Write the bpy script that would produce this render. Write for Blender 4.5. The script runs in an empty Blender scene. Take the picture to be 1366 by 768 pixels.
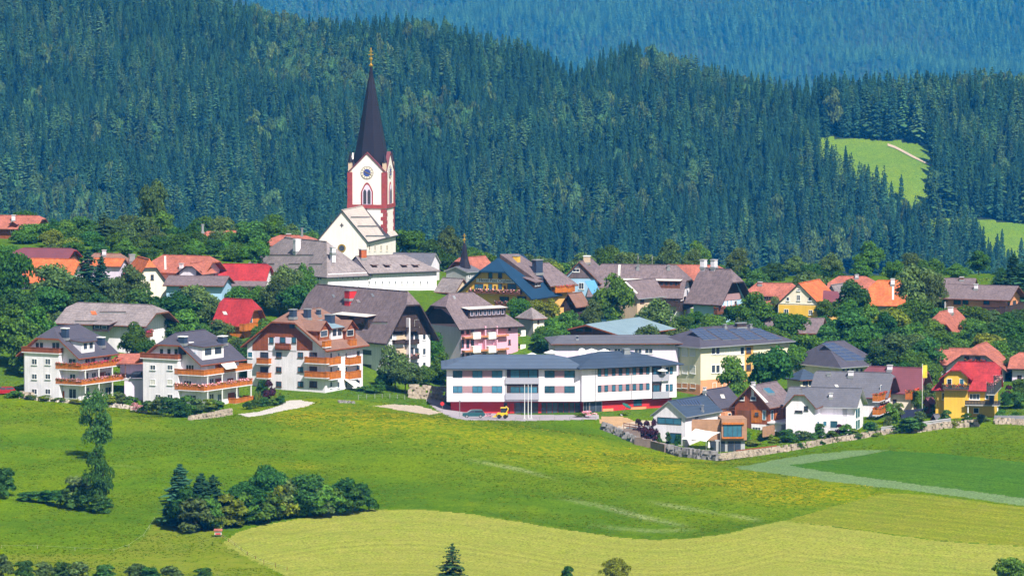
import bpy, bmesh, math, random
import numpy as np
from mathutils import Vector, Matrix

# ---------------------------------------------------------------- camera, sky, sun, exposure
SC = bpy.context.scene
C = SC.collection
RAD = math.radians
LENS, PITCH = 180.0, RAD(4.0)
F = 1366 * LENS / 36.0
SUN_AZ, SUN_EL = 28.0, 50.0          # azimuth: degrees from "behind the camera" towards the right

cam_d = bpy.data.cameras.new('camera')
cam = bpy.data.objects.new('camera', cam_d)
C.objects.link(cam)
cam_d.lens = LENS
cam_d.sensor_width = 36.0
cam_d.clip_start = 1.0
cam_d.clip_end = 20000.0
cam.location = (0, 0, 0)
cam.rotation_euler = (RAD(90) - PITCH, 0, 0)
SC.camera = cam

world = bpy.data.worlds.new('World')
SC.world = world
world.use_nodes = True
wn = world.node_tree.nodes
wn.clear()
sky = wn.new('ShaderNodeTexSky')
sky.sky_type = 'NISHITA'
sky.sun_disc = False
sky.sun_elevation = RAD(SUN_EL)
sd = Vector((math.sin(RAD(SUN_AZ)), -math.cos(RAD(SUN_AZ)), 0))
sky.sun_rotation = math.atan2(sd.x, sd.y)
bg = wn.new('ShaderNodeBackground')
bg.inputs['Strength'].default_value = 0.068
wo = wn.new('ShaderNodeOutputWorld')
world.node_tree.links.new(sky.outputs[0], bg.inputs[0])
world.node_tree.links.new(bg.outputs[0], wo.inputs[0])

sun_d = bpy.data.lights.new('sun', 'SUN')
sun_d.energy = 5.0
sun_d.angle = RAD(0.5)
sun_d.color = (1.0, 0.965, 0.92)
sun = bpy.data.objects.new('sun', sun_d)
C.objects.link(sun)
sdir = Vector((sd.x * math.cos(RAD(SUN_EL)), sd.y * math.cos(RAD(SUN_EL)), math.sin(RAD(SUN_EL))))
sun.rotation_euler = (-sdir).to_track_quat('-Z', 'Y').to_euler()
sun.location = (300, -100, 400)

vs = SC.view_settings
vs.view_transform = 'Standard'
vs.look = 'None'
vs.gamma = 1.0
vs.exposure = 0.58
vs.use_curve_mapping = False
SC.cycles.max_bounces = 5
SC.cycles.diffuse_bounces = 2
SC.cycles.glossy_bounces = 2
SC.cycles.transmission_bounces = 2
SC.cycles.volume_bounces = 0
SC.cycles.transparent_max_bounces = 6
SC.cycles.caustics_reflective = False
SC.cycles.caustics_refractive = False
SC.cycles.use_denoising = True
SC.cycles.denoiser = 'OPENIMAGEDENOISE'
SC.cycles.denoising_input_passes = 'RGB_ALBEDO_NORMAL'
SC.cycles.denoising_prefilter = 'ACCURATE'

# ---------------------------------------------------------------- view geometry helpers
CP, SP = math.cos(PITCH), math.sin(PITCH)
def ray(px, py):
    a = (px - 683) / F
    b = (384 - py) / F
    return Vector((a, CP + b * SP, -SP + b * CP))
def at(px, py, Y):
    d = ray(px, py)
    return d * (Y / d.y)
def zrow(py, Y):
    d = ray(683, py)
    return Y * d.z / d.y
def proj(X, Y, Z):
    dep = Y * CP - Z * SP
    return 683 + F * X / dep, 384 - F * (Y * SP + Z * CP) / dep

rng = random.Random(7)
nrg = np.random.default_rng(11)

# ---------------------------------------------------------------- noise for terrain
_lat = nrg.random((256, 256))
def vnoise(x, y, s):
    x = np.asarray(x, float) / s + 1000.0
    y = np.asarray(y, float) / s + 1000.0
    xi = np.floor(x).astype(int); yi = np.floor(y).astype(int)
    fx = x - xi; fy = y - yi
    fx = fx * fx * (3 - 2 * fx); fy = fy * fy * (3 - 2 * fy)
    a = _lat[xi % 256, yi % 256]; b = _lat[(xi + 1) % 256, yi % 256]
    c = _lat[xi % 256, (yi + 1) % 256]; d = _lat[(xi + 1) % 256, (yi + 1) % 256]
    return (a * (1 - fx) + b * fx) * (1 - fy) + (c * (1 - fx) + d * fx) * fy

# ---------------------------------------------------------------- terrain of the village hill (control points: picture column, row, distance)
CTRL = []
for px in (-250, 0, 200, 420, 640, 860, 1080, 1300, 1600):
    CTRL += [(px, 830, 750), (px, 768, 800), (px, 700, 850)]
for px in (-250, 0, 200, 420, 600):
    CTRL += [(px, 645, 893), (px, 590, 943), (px, 560, 970)]
for px in (780, 960):
    CTRL += [(px, 660, 885), (px, 630, 920)]
CTRL += [(780, 592, 958), (960, 612, 962), (1080, 660, 886), (1300, 650, 896), (1600, 650, 896), (1100, 625, 932), (1300, 612, 942), (1600, 608, 942)]
CTRL += [(-250, 528, 1000), (33, 531, 1001), (105, 533, 999), (268, 546, 994), (433, 523, 1013), (340, 523, 1016), (480, 522, 1017), (200, 541, 998), (330, 544, 995),
         (530, 523, 1028), (600, 553, 1006), (690, 556, 1004), (790, 556, 1004), (880, 548, 1014), (640, 555, 1006), (560, 545, 1004),
         (900, 598, 982), (940, 604, 980), (1000, 598, 984), (1080, 589, 988), (1150, 577, 993), (1230, 566, 997), (1300, 556, 1002), (1366, 556, 1004), (1600, 552, 1004),
         (514, 500, 1047), (620, 490, 1068), (934, 528, 1049), (1020, 520, 1040), (1120, 512, 1044), (1200, 548, 1024), (1290, 522, 1036), (1600, 500, 1036),
         (-250, 460, 1048), (100, 462, 1047), (280, 455, 1052), (400, 470, 1052),
         (-250, 400, 1096), (100, 402, 1095), (300, 405, 1100), (480, 402, 1118), (660, 420, 1106), (720, 450, 1084), (850, 444, 1104), (980, 440, 1106), (1120, 447, 1098), (1250, 458, 1086), (1600, 440, 1086),
         (-250, 345, 1152), (100, 345, 1152), (300, 350, 1150), (470, 352, 1168), (620, 390, 1140), (850, 424, 1138), (1060, 429, 1138), (1220, 425, 1140), (1350, 429, 1122), (1600, 405, 1128),
         (-250, 318, 1200), (20, 318, 1200), (280, 332, 1186), (500, 345, 1205), (700, 384, 1190), (950, 392, 1190), (1150, 394, 1190), (1300, 375, 1185), (1600, 375, 1185),
         (-250, 320, 1280), (100, 322, 1280), (400, 340, 1280), (700, 366, 1280), (1000, 370, 1280), (1300, 366, 1280), (1600, 366, 1280)]
cp = np.array([list(at(*c)) for c in CTRL])
_cx, _cy, _cz = cp[:, 0] / 100, cp[:, 1] / 100, cp[:, 2]
def _tps(r2):
    return 0.5 * r2 * np.log(np.maximum(r2, 1e-9))
_n = len(cp)
_K = _tps((_cx[:, None] - _cx) ** 2 + (_cy[:, None] - _cy) ** 2) + np.eye(_n) * 0.004
_Pm = np.stack([np.ones(_n), _cx, _cy], 1)
_A = np.block([[_K, _Pm], [_Pm.T, np.zeros((3, 3))]])
_w = np.linalg.solve(_A, np.concatenate([_cz, np.zeros(3)]))
def ground_z(X, Y):
    X = np.atleast_1d(np.asarray(X, float)).ravel(); Y = np.atleast_1d(np.asarray(Y, float)).ravel()
    out = np.empty(len(X))
    for i in range(0, len(X), 40000):
        x = X[i:i + 40000] / 100; y = Y[i:i + 40000] / 100
        k = _tps((x[:, None] - _cx) ** 2 + (y[:, None] - _cy) ** 2)
        out[i:i + 40000] = k @ _w[:_n] + _w[_n] + _w[_n + 1] * x + _w[_n + 2] * y
    return out
def gz(X, Y):
    return float(ground_z([X], [Y])[0])
def ground_px(px, py, Y0=780.0, Y1=1280.0):
    """where the line of sight through a picture point meets the ground"""
    d = ray(px, py)
    Ys = np.arange(Y0, Y1, 1.0)
    zz = ground_z(d.x / d.y * Ys, Ys) - d.z / d.y * Ys
    i = np.argmax(zz > 0)
    if zz[i] <= 0:
        i = len(Ys) - 1
    Y = Ys[i]
    return Vector((d.x / d.y * Y, Y, gz(d.x / d.y * Y, Y)))

# forested hill and far mountain
SKY_X = [-400, 0, 200, 300, 390, 500, 600, 700, 760, 800, 840, 880, 950, 1010, 1060, 1110, 1200, 1280, 1366, 1700]
SKY_Y = [-170, -80, -38, -18, 0, 10, 30, 52, 78, 60, 48, 60, 76, 86, 98, 116, 116, 108, 104, 100]
HD, HS = 2900.0, 1.24           # distance of the foot of the forested hill; metres of distance gained per picture row
def hill_z(X, Y):
    X = np.asarray(X, float); Y = np.asarray(Y, float)
    px = 683 + F * X / (Y * 0.9985)
    yc = np.interp(px, SKY_X, SKY_Y) + 50
    YC = HD + (345 - yc) * HS
    z0 = -math.tan(PITCH + (345 - 384) / F) * HD
    zc = -np.tan(PITCH + (yc - 384) / F) * YC
    t = np.clip((Y - HD) / (YC - HD), -2, 1)
    z = z0 + (zc - z0) * t
    z = np.where(Y > YC, zc - 0.22 * (Y - YC), z)
    und = (vnoise(X, Y, 124) - 0.5) * 18 + (vnoise(X + 300, Y, 54) - 0.5) * 8
    return z + und * np.clip((YC - Y) / 120, 0, 1) * np.clip((Y - HD + 40) / 120, 0, 1)
def mount_z(X, Y):
    X = np.asarray(X, float); Y = np.asarray(Y, float)
    z0 = -math.tan(PITCH + (160 - 384) / F) * 9000
    z = z0 + 0.34 * (Y - 9000)
    return z + (vnoise(X + 900, Y, 260) - 0.5) * 90 + (vnoise(X, Y + 500, 110) - 0.5) * 30

# ---------------------------------------------------------------- materials
MATS = {}
def nodes_of(m):
    m.use_nodes = True
    nt = m.node_tree
    return nt, nt.nodes, nt.links, nt.nodes.get('Principled BSDF')
def mat(name, col, rough=0.8, var=0.12, scale=0.6, bump=0.0, metal=0.0, rows=0.0, streak=0.0, spec=0.3):
    """plain surface: base colour with weathering noise, optional courses (rows) and rain streaks"""
    if name in MATS:
        return MATS[name]
    m = bpy.data.materials.new(name)
    nt, N, L, b = nodes_of(m)
    b.inputs['Roughness'].default_value = rough
    b.inputs['Metallic'].default_value = metal
    b.inputs['Specular IOR Level'].default_value = spec
    tc = N.new('ShaderNodeTexCoord')
    nz = N.new('ShaderNodeTexNoise'); nz.inputs['Scale'].default_value = scale; nz.inputs['Detail'].default_value = 6; nz.inputs['Roughness'].default_value = 0.65
    L.new(tc.outputs['Object'], nz.inputs['Vector'])
    rp = N.new('ShaderNodeMapRange')
    rp.inputs['From Min'].default_value = 0.3; rp.inputs['From Max'].default_value = 0.7
    rp.inputs['To Min'].default_value = 1 - var; rp.inputs['To Max'].default_value = 1 + var
    L.new(nz.outputs['Fac'], rp.inputs['Value'])
    val = rp.outputs[0]
    if streak:
        mp = N.new('ShaderNodeMapping'); mp.inputs['Scale'].default_value = (1.6, 1.6, 0.12)
        L.new(tc.outputs['Object'], mp.inputs['Vector'])
        n2 = N.new('ShaderNodeTexNoise'); n2.inputs['Scale'].default_value = 1.4; n2.inputs['Detail'].default_value = 4
        L.new(mp.outputs[0], n2.inputs['Vector'])
        r2 = N.new('ShaderNodeMapRange'); r2.inputs['From Min'].default_value = 0.35; r2.inputs['From Max'].default_value = 0.65
        r2.inputs['To Min'].default_value = 1 - streak; r2.inputs['To Max'].default_value = 1 + streak * 0.6
        L.new(n2.outputs['Fac'], r2.inputs['Value'])
        mu = N.new('ShaderNodeMath'); mu.operation = 'MULTIPLY'
        L.new(val, mu.inputs[0]); L.new(r2.outputs[0], mu.inputs[1]); val = mu.outputs[0]
    bump_src = nz.outputs['Fac']
    if rows:
        sx = N.new('ShaderNodeSeparateXYZ'); L.new(tc.outputs['Object'], sx.inputs[0])
        ml = N.new('ShaderNodeMath'); ml.operation = 'MULTIPLY'; ml.inputs[1].default_value = 1.0 / rows
        L.new(sx.outputs['Z'], ml.inputs[0])
        fr = N.new('ShaderNodeMath'); fr.operation = 'FRACT'; L.new(ml.outputs[0], fr.inputs[0])
        r3 = N.new('ShaderNodeMapRange'); r3.inputs['From Min'].default_value = 0.0; r3.inputs['From Max'].default_value = 0.35
        r3.inputs['To Min'].default_value = 0.78; r3.inputs['To Max'].default_value = 1.04
        L.new(fr.outputs[0], r3.inputs['Value'])
        mu = N.new('ShaderNodeMath'); mu.operation = 'MULTIPLY'
        L.new(val, mu.inputs[0]); L.new(r3.outputs[0], mu.inputs[1]); val = mu.outputs[0]
        bump_src = fr.outputs[0]
    mx = N.new('ShaderNodeVectorMath'); mx.operation = 'SCALE'
    mx.inputs[0].default_value = col
    L.new(val, mx.inputs['Scale'])
    L.new(mx.outputs[0], b.inputs['Base Color'])
    if bump:
        bp = N.new('ShaderNodeBump'); bp.inputs['Strength'].default_value = bump; bp.inputs['Distance'].default_value = 0.06
        L.new(bump_src, bp.inputs['Height']); L.new(bp.outputs[0], b.inputs['Normal'])
    MATS[name] = m
    return m

WHITE = mat('render_white', (0.81, 0.765, 0.83), 0.9, 0.10, 0.35, streak=0.09)
LILAC = mat('render_pale_lilac', (0.70, 0.60, 0.75), 0.9, 0.06, 0.4, streak=0.06)
CREAM = mat('render_cream', (0.82, 0.73, 0.60), 0.9, 0.05, 0.4, streak=0.05)
CHURCHW = mat('render_church', (0.83, 0.765, 0.715), 0.9, 0.06, 0.4, streak=0.06)
PALEY = mat('render_pale_yellow', (0.78, 0.695, 0.50), 0.9, 0.05, 0.4, streak=0.05)
YELLOW = mat('render_yellow', (0.74, 0.45, 0.06), 0.9, 0.07, 0.4, streak=0.06)
OCHRE = mat('render_ochre', (0.62, 0.36, 0.11), 0.9, 0.07, 0.4, streak=0.06)
BEIGE = mat('render_beige', (0.60, 0.46, 0.33), 0.9, 0.08, 0.4, streak=0.06)
PINK = mat('render_pink', (0.76, 0.40, 0.52), 0.9, 0.05, 0.4, streak=0.05)
SALMON = mat('render_salmon', (0.70, 0.30, 0.15), 0.9, 0.06, 0.4, streak=0.05)
BLUEW = mat('render_light_blue', (0.35, 0.55, 0.75), 0.9, 0.06, 0.4)
GREYW = mat('render_grey', (0.38, 0.38, 0.40), 0.9, 0.08, 0.5, streak=0.08)
REDW = mat('panel_red', (0.52, 0.028, 0.032), 0.6, 0.06, 0.5)
BROWNW = mat('panel_plum', (0.36, 0.22, 0.24), 0.7, 0.08, 0.6)
WOOD = mat('wood_orange', (0.50, 0.15, 0.02), 0.75, 0.22, 1.2, streak=0.18)
WOODR = mat('wood_russet', (0.27, 0.075, 0.028), 0.8, 0.2, 1.0, streak=0.16)
WOODD = mat('wood_dark', (0.055, 0.035, 0.032), 0.85, 0.25, 1.0, streak=0.2)
WOODM = mat('wood_brown', (0.17, 0.065, 0.035), 0.8, 0.22, 1.0, streak=0.18)
WOODL = mat('wood_weathered', (0.36, 0.20, 0.12), 0.8, 0.18, 1.0, rows=0.3)
R_PURP = mat('roof_purple_grey', (0.165, 0.125, 0.135), 0.7, 0.16, 0.5, 0.4, rows=0.35, streak=0.25)
R_BROWN = mat('roof_brown', (0.23, 0.125, 0.095), 0.75, 0.16, 0.5, 0.35, rows=0.35, streak=0.1)
R_SLATE = mat('roof_slate', (0.075, 0.07, 0.095), 0.6, 0.14, 0.5, 0.35, rows=0.35, streak=0.1)
R_GREY = mat('roof_grey', (0.12, 0.12, 0.145), 0.65, 0.12, 0.5, 0.35, rows=0.35, streak=0.1)
R_SHING = mat('roof_shingle', (0.235, 0.20, 0.205), 0.9, 0.24, 0.35, 0.5, rows=0.4, streak=0.22)
R_RED = mat('roof_red', (0.34, 0.026, 0.030), 0.75, 0.28, 0.45, 0.5, rows=0.35, streak=0.22)
R_SALM = mat('roof_salmon', (0.35, 0.115, 0.08), 0.75, 0.28, 0.5, 0.4, rows=0.35, streak=0.22)
R_ORNG = mat('roof_orange', (0.52, 0.135, 0.045), 0.8, 0.28, 0.5, 0.5, rows=0.35, streak=0.22)
R_PLUM = mat('roof_plum', (0.16, 0.05, 0.065), 0.65, 0.12, 0.5, 0.35, rows=0.35)
R_BLUE = mat('roof_blue', (0.012, 0.045, 0.095), 0.55, 0.1, 0.5, 0.2)
R_METSHEEN = mat('roof_metal_painted_sheen', (0.12, 0.16, 0.23), 0.42, 0.1, 0.4, 0.2, metal=0.3, rows=0.5)  # left wing's sheet reflection put into a lighter copy of the dark metal
R_METD = mat('roof_metal_dark_blue', (0.055, 0.08, 0.125), 0.5, 0.12, 0.4, 0.2, metal=0.2, rows=0.5)
R_TEAL = mat('roof_sheet_teal', (0.24, 0.34, 0.40), 0.5, 0.1, 0.4, 0.1, metal=0.2)
R_LIGHT = mat('roof_light_sheet', (0.62, 0.60, 0.56), 0.6, 0.12, 0.5)
R_SPIRE = mat('spire_slate', (0.014, 0.012, 0.022), 0.55, 0.15, 0.5, 0.2, rows=0.6)
R_NAVE = mat('nave_shingle', (0.46, 0.40, 0.37), 0.9, 0.14, 0.5, 0.3, rows=0.4)
STONER = mat('red_sandstone', (0.30, 0.055, 0.055), 0.85, 0.2, 1.0)
CONC = mat('concrete', (0.45, 0.44, 0.45), 0.9, 0.12, 0.5, streak=0.08)
METAL = mat('grey_metal', (0.45, 0.46, 0.48), 0.4, 0.05, 1.0, metal=0.6)
FRAMEW = mat('frame_white', (0.80, 0.80, 0.80), 0.6, 0.02)
FRAMEB = mat('frame_brown', (0.12, 0.05, 0.035), 0.7, 0.1)
FRAMED = mat('frame_dark', (0.05, 0.05, 0.06), 0.6, 0.05)
GOLD = mat('gold', (0.75, 0.48, 0.10), 0.35, 0.05, metal=0.8)
CLOTHW = mat('cloth_white', (0.82, 0.81, 0.76), 0.9, 0.04)
CLOTHG = mat('cloth_green', (0.02, 0.12, 0.10), 0.9, 0.05)
CHIMD = mat('chimney_sheet', (0.035, 0.055, 0.10), 0.5, 0.1)
ROCK = mat('rock', (0.47, 0.41, 0.36), 0.95, 0.35, 0.8, 0.6)
ASPH = mat('asphalt', (0.30, 0.27, 0.30), 0.95, 0.1, 0.3)
PATHM = mat('pale_path', (0.46, 0.43, 0.40), 0.95, 0.1, 0.5)
GRAVEL = mat('gravel_bank', (0.40, 0.33, 0.26), 0.95, 0.3, 1.2, 0.8)
SOIL = mat('bare_soil', (0.40, 0.25, 0.13), 0.95, 0.2, 0.5, 0.5)
BARK = mat('bark', (0.085, 0.06, 0.045), 0.95, 0.3, 3.0)
SOLAR = mat('solar_glass', (0.05, 0.07, 0.13), 0.22, 0.05, 0.5, spec=0.6)
PAVEL = mat('parapet_grey', (0.36, 0.36, 0.42), 0.7, 0.05)

def glass(name, col, rough=0.12):
    m = bpy.data.materials.new(name)
    nt, N, L, b = nodes_of(m)
    tc = N.new('ShaderNodeTexCoord')
    nz = N.new('ShaderNodeTexNoise'); nz.inputs['Scale'].default_value = 1.3
    oi = N.new('ShaderNodeObjectInfo')
    L.new(tc.outputs['Object'], nz.inputs['Vector'])
    ad = N.new('ShaderNodeMath'); ad.operation = 'ADD'
    L.new(nz.outputs['Fac'], ad.inputs[0]); L.new(oi.outputs['Random'], ad.inputs[1])
    mr = N.new('ShaderNodeMapRange'); mr.inputs['From Min'].default_value = 0.3; mr.inputs['From Max'].default_value = 1.7
    mr.inputs['To Min'].default_value = 0.4; mr.inputs['To Max'].default_value = 2.2
    L.new(ad.outputs[0], mr.inputs['Value'])
    sc = N.new('ShaderNodeVectorMath'); sc.operation = 'SCALE'; sc.inputs[0].default_value = col
    L.new(mr.outputs[0], sc.inputs['Scale']); L.new(sc.outputs[0], b.inputs['Base Color'])
    b.inputs['Roughness'].default_value = rough
    b.inputs['Specular IOR Level'].default_value = 0.6
    MATS[name] = m
    return m
GLASS = glass('window_glass', (0.035, 0.045, 0.065))
GLASSB = glass('window_glass_blue', (0.03, 0.10, 0.15), 0.08)
BLIND = mat('roller_blind', (0.66, 0.64, 0.58), 0.8, 0.05)

def foliage(name, col, hue=0.03, val=0.35, trans=0.3, isl=0.5):
    m = bpy.data.materials.new(name)
    m.use_nodes = True
    nt = m.node_tree; N = nt.nodes; L = nt.links
    N.clear()
    out = N.new('ShaderNodeOutputMaterial')
    oi = N.new('ShaderNodeObjectInfo')
    ge = N.new('ShaderNodeNewGeometry')
    hs = N.new('ShaderNodeHueSaturation'); hs.inputs['Color'].default_value = (*col, 1)
    a = N.new('ShaderNodeMapRange'); a.inputs['To Min'].default_value = 0.5 - hue; a.inputs['To Max'].default_value = 0.5 + hue
    L.new(oi.outputs['Random'], a.inputs['Value']); L.new(a.outputs[0], hs.inputs['Hue'])
    v = N.new('ShaderNodeMapRange'); v.inputs['To Min'].default_value = 1 - val; v.inputs['To Max'].default_value = 1 + val
    mo = N.new('ShaderNodeMath'); mo.operation = 'MULTIPLY'; mo.inputs[1].default_value = 7.31
    fr = N.new('ShaderNodeMath'); fr.operation = 'FRACT'
    L.new(oi.outputs['Random'], mo.inputs[0]); L.new(mo.outputs[0], fr.inputs[0]); L.new(fr.outputs[0], v.inputs['Value'])
    i = N.new('ShaderNodeMapRange'); i.inputs['To Min'].default_value = 1 - isl; i.inputs['To Max'].default_value = 1 + isl
    L.new(ge.outputs['Random Per Island'], i.inputs['Value'])
    mu = N.new('ShaderNodeMath'); mu.operation = 'MULTIPLY'
    L.new(v.outputs[0], mu.inputs[0]); L.new(i.outputs[0], mu.inputs[1]); L.new(mu.outputs[0], hs.inputs['Value'])
    d = N.new('ShaderNodeBsdfDiffuse'); t = N.new('ShaderNodeBsdfTranslucent')
    L.new(hs.outputs[0], d.inputs[0]); L.new(hs.outputs[0], t.inputs[0])
    mx = N.new('ShaderNodeMixShader'); mx.inputs[0].default_value = trans
    L.new(d.outputs[0], mx.inputs[1]); L.new(t.outputs[0], mx.inputs[2]); L.new(mx.outputs[0], out.inputs[0])
    MATS[name] = m
    return m
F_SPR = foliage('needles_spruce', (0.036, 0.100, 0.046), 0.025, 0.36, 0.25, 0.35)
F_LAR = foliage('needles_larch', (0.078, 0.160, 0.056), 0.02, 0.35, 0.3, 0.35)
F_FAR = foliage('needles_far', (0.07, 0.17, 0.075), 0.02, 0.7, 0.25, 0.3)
F_GRN = foliage('leaves_green', (0.095, 0.205, 0.030), 0.02, 0.3, 0.45)
F_DRK = foliage('leaves_dark', (0.066, 0.162, 0.036), 0.02, 0.3, 0.45)
F_YEL = foliage('leaves_yellow_green', (0.21, 0.27, 0.03), 0.02, 0.2, 0.4)
F_GRY = foliage('leaves_grey_green', (0.125, 0.195, 0.058), 0.015, 0.25, 0.45)
F_RED = foliage('leaves_purple', (0.06, 0.022, 0.035), 0.02, 0.2, 0.2)
F_FLW = foliage('petals_red', (0.60, 0.06, 0.05), 0.03, 0.3, 0.2)
F_FLP = foliage('petals_pink', (0.75, 0.35, 0.38), 0.03, 0.3, 0.2)
F_WHT = foliage('blossom_white', (0.62, 0.60, 0.58), 0.03, 0.2, 0.2)

# ---------------------------------------------------------------- object helpers
def tag(o, label=None, cat=None, group=None, kind=None):
    if label: o['label'] = label
    if cat: o['category'] = cat
    if group: o['group'] = group
    if kind: o['kind'] = kind
    return o
def empty(name, M=None):
    o = bpy.data.objects.new(name, None)
    o.empty_display_size = 0.5
    C.objects.link(o)
    if M is not None: o.matrix_basis = M
    return o
def obj(name, me, parent=None, M=None, mats=()):
    o = bpy.data.objects.new(name, me)
    C.objects.link(o)
    for m in mats:
        me.materials.append(m)
    if parent is not None: o.parent = parent
    if M is not None: o.matrix_basis = M
    return o
def pydata(name, v, f, mi=None):
    me = bpy.data.meshes.new(name)
    me.from_pydata(v, [], f)
    if mi is not None:
        me.polygons.foreach_set('material_index', mi)
    me.update()
    return me
def fast_mesh(name, verts, quads):
    """numpy mesh; quads (n,4) or (n,3)"""
    me = bpy.data.meshes.new(name)
    k = quads.shape[1]
    me.vertices.add(len(verts)); me.vertices.foreach_set('co', np.ascontiguousarray(verts, np.float32).ravel())
    me.loops.add(quads.size); me.loops.foreach_set('vertex_index', np.ascontiguousarray(quads, np.int32).ravel())
    me.polygons.add(len(quads))
    me.polygons.foreach_set('loop_start', np.arange(0, quads.size, k, dtype=np.int32))
    me.polygons.foreach_set('loop_total', np.full(len(quads), k, np.int32))
    me.update(calc_edges=True)
    me.validate()
    return me

class MB:
    """collects prisms and boxes into one mesh"""
    def __init__(s): s.v = []; s.f = []; s.m = []
    def box(s, x0, x1, y0, y1, z0, z1, mi=0):
        if x0 > x1: x0, x1 = x1, x0
        if y0 > y1: y0, y1 = y1, y0
        if z0 > z1: z0, z1 = z1, z0
        n = len(s.v)
        s.v += [(x0, y0, z0), (x1, y0, z0), (x1, y1, z0), (x0, y1, z0), (x0, y0, z1), (x1, y0, z1), (x1, y1, z1), (x0, y1, z1)]
        s.f += [tuple(n + i for i in q) for q in ((0, 3, 2, 1), (4, 5, 6, 7), (0, 1, 5, 4), (1, 2, 6, 5), (2, 3, 7, 6), (3, 0, 4, 7))]
        s.m += [mi] * 6
        return s
    def prism(s, pts, off, mi=0, ms=None):
        """polygon pts swept by vector off; sides and far face take material ms"""
        if ms is None: ms = mi
        p = [Vector(q) for q in pts]; o = Vector(off)
        nrm = Vector((0, 0, 0))
        for i in range(len(p)):
            a, b = p[i], p[(i + 1) % len(p)]
            nrm += a.cross(b)
        if nrm.dot(o) > 0: p.reverse()
        n = len(s.v); k = len(p)
        s.v += [tuple(q) for q in p] + [tuple(q + o) for q in p]
        s.f.append(tuple(range(n, n + k))); s.m.append(mi)
        s.f.append(tuple(range(n + 2 * k - 1, n + k - 1, -1))); s.m.append(ms)
        for i in range(k):
            j = (i + 1) % k
            s.f.append((n + i, n + k + i, n + k + j, n + j)); s.m.append(ms)
        return s
    def bar(s, a, b, r, mi=0, n=6, r2=None):
        a, b = Vector(a), Vector(b); d = (b - a).normalized()
        x = d.orthogonal().normalized(); y = d.cross(x)
        r2 = r if r2 is None else r2
        k = len(s.v)
        for c, rr in ((a, r), (b, r2)):
            for i in range(n):
                t = 2 * math.pi * i / n
                s.v.append(tuple(c + (x * math.cos(t) + y * math.sin(t)) * rr))
        for i in range(n):
            j = (i + 1) % n
            s.f.append((k + i, k + j, k + n + j, k + n + i)); s.m.append(mi)
        s.f.append(tuple(range(k + n - 1, k - 1, -1))); s.m.append(mi)
        s.f.append(tuple(range(k + n, k + 2 * n))); s.m.append(mi)
        return s
    def lathe(s, prof, n, mi=0, c=(0, 0), rot=0.0):
        k = len(s.v)
        for r, z in prof:
            for i in range(n):
                t = rot + 2 * math.pi * i / n
                s.v.append((c[0] + r * math.cos(t), c[1] + r * math.sin(t), z))
        for a in range(len(prof) - 1):
            for i in range(n):
                j = (i + 1) % n
                s.f.append((k + a * n + i, k + a * n + j, k + (a + 1) * n + j, k + (a + 1) * n + i)); s.m.append(mi)
        s.f.append(tuple(range(k + n - 1, k - 1, -1))); s.m.append(mi)
        e = k + (len(prof) - 1) * n
        s.f.append(tuple(range(e, e + n))); s.m.append(mi)
        return s
    def build(s, name, mats, parent=None, M=None):
        me = pydata(name, s.v, s.f, s.m)
        if not isinstance(mats, (list, tuple)): mats = [mats]
        return obj(name, me, parent, M, mats)

# ---------------------------------------------------------------- buildings
_wcache = {}
def window_mesh(w, h, mull, fm, gm, sill, fw):
    key = (round(w, 1), round(h, 1), mull, fm.name, gm.name, sill, fw)
    if key not in _wcache:
        w, h = max(key[0], 0.3), max(key[1], 0.3)
        m = MB(); d = 0.07
        m.box(-w / 2, w / 2, -d, 0.0, 0, fw); m.box(-w / 2, w / 2, -d, 0.0, h - fw, h)
        m.box(-w / 2, -w / 2 + fw, -d, 0.0, fw, h - fw); m.box(w / 2 - fw, w / 2, -d, 0.0, fw, h - fw)
        for i in range(mull):
            x = -w / 2 + w * (i + 1) / (mull + 1)
            m.box(x - fw * 0.35, x + fw * 0.35, -d * 0.9, 0, fw, h - fw)
        if sill:
            m.box(-w / 2 - 0.08, w / 2 + 0.08, -0.16, 0, -0.07, -0.004)
        me = pydata('window', m.v, m.f); me.materials.append(fm)
        g = MB(); g.box(-w / 2 + fw * 0.5, w / 2 - fw * 0.5, -0.025, 0, fw * 0.5, h - fw * 0.5)
        mg = pydata('pane', g.v, g.f); mg.materials.append(gm)
        _wcache[key] = (me, mg)
    return _wcache[key]

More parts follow.
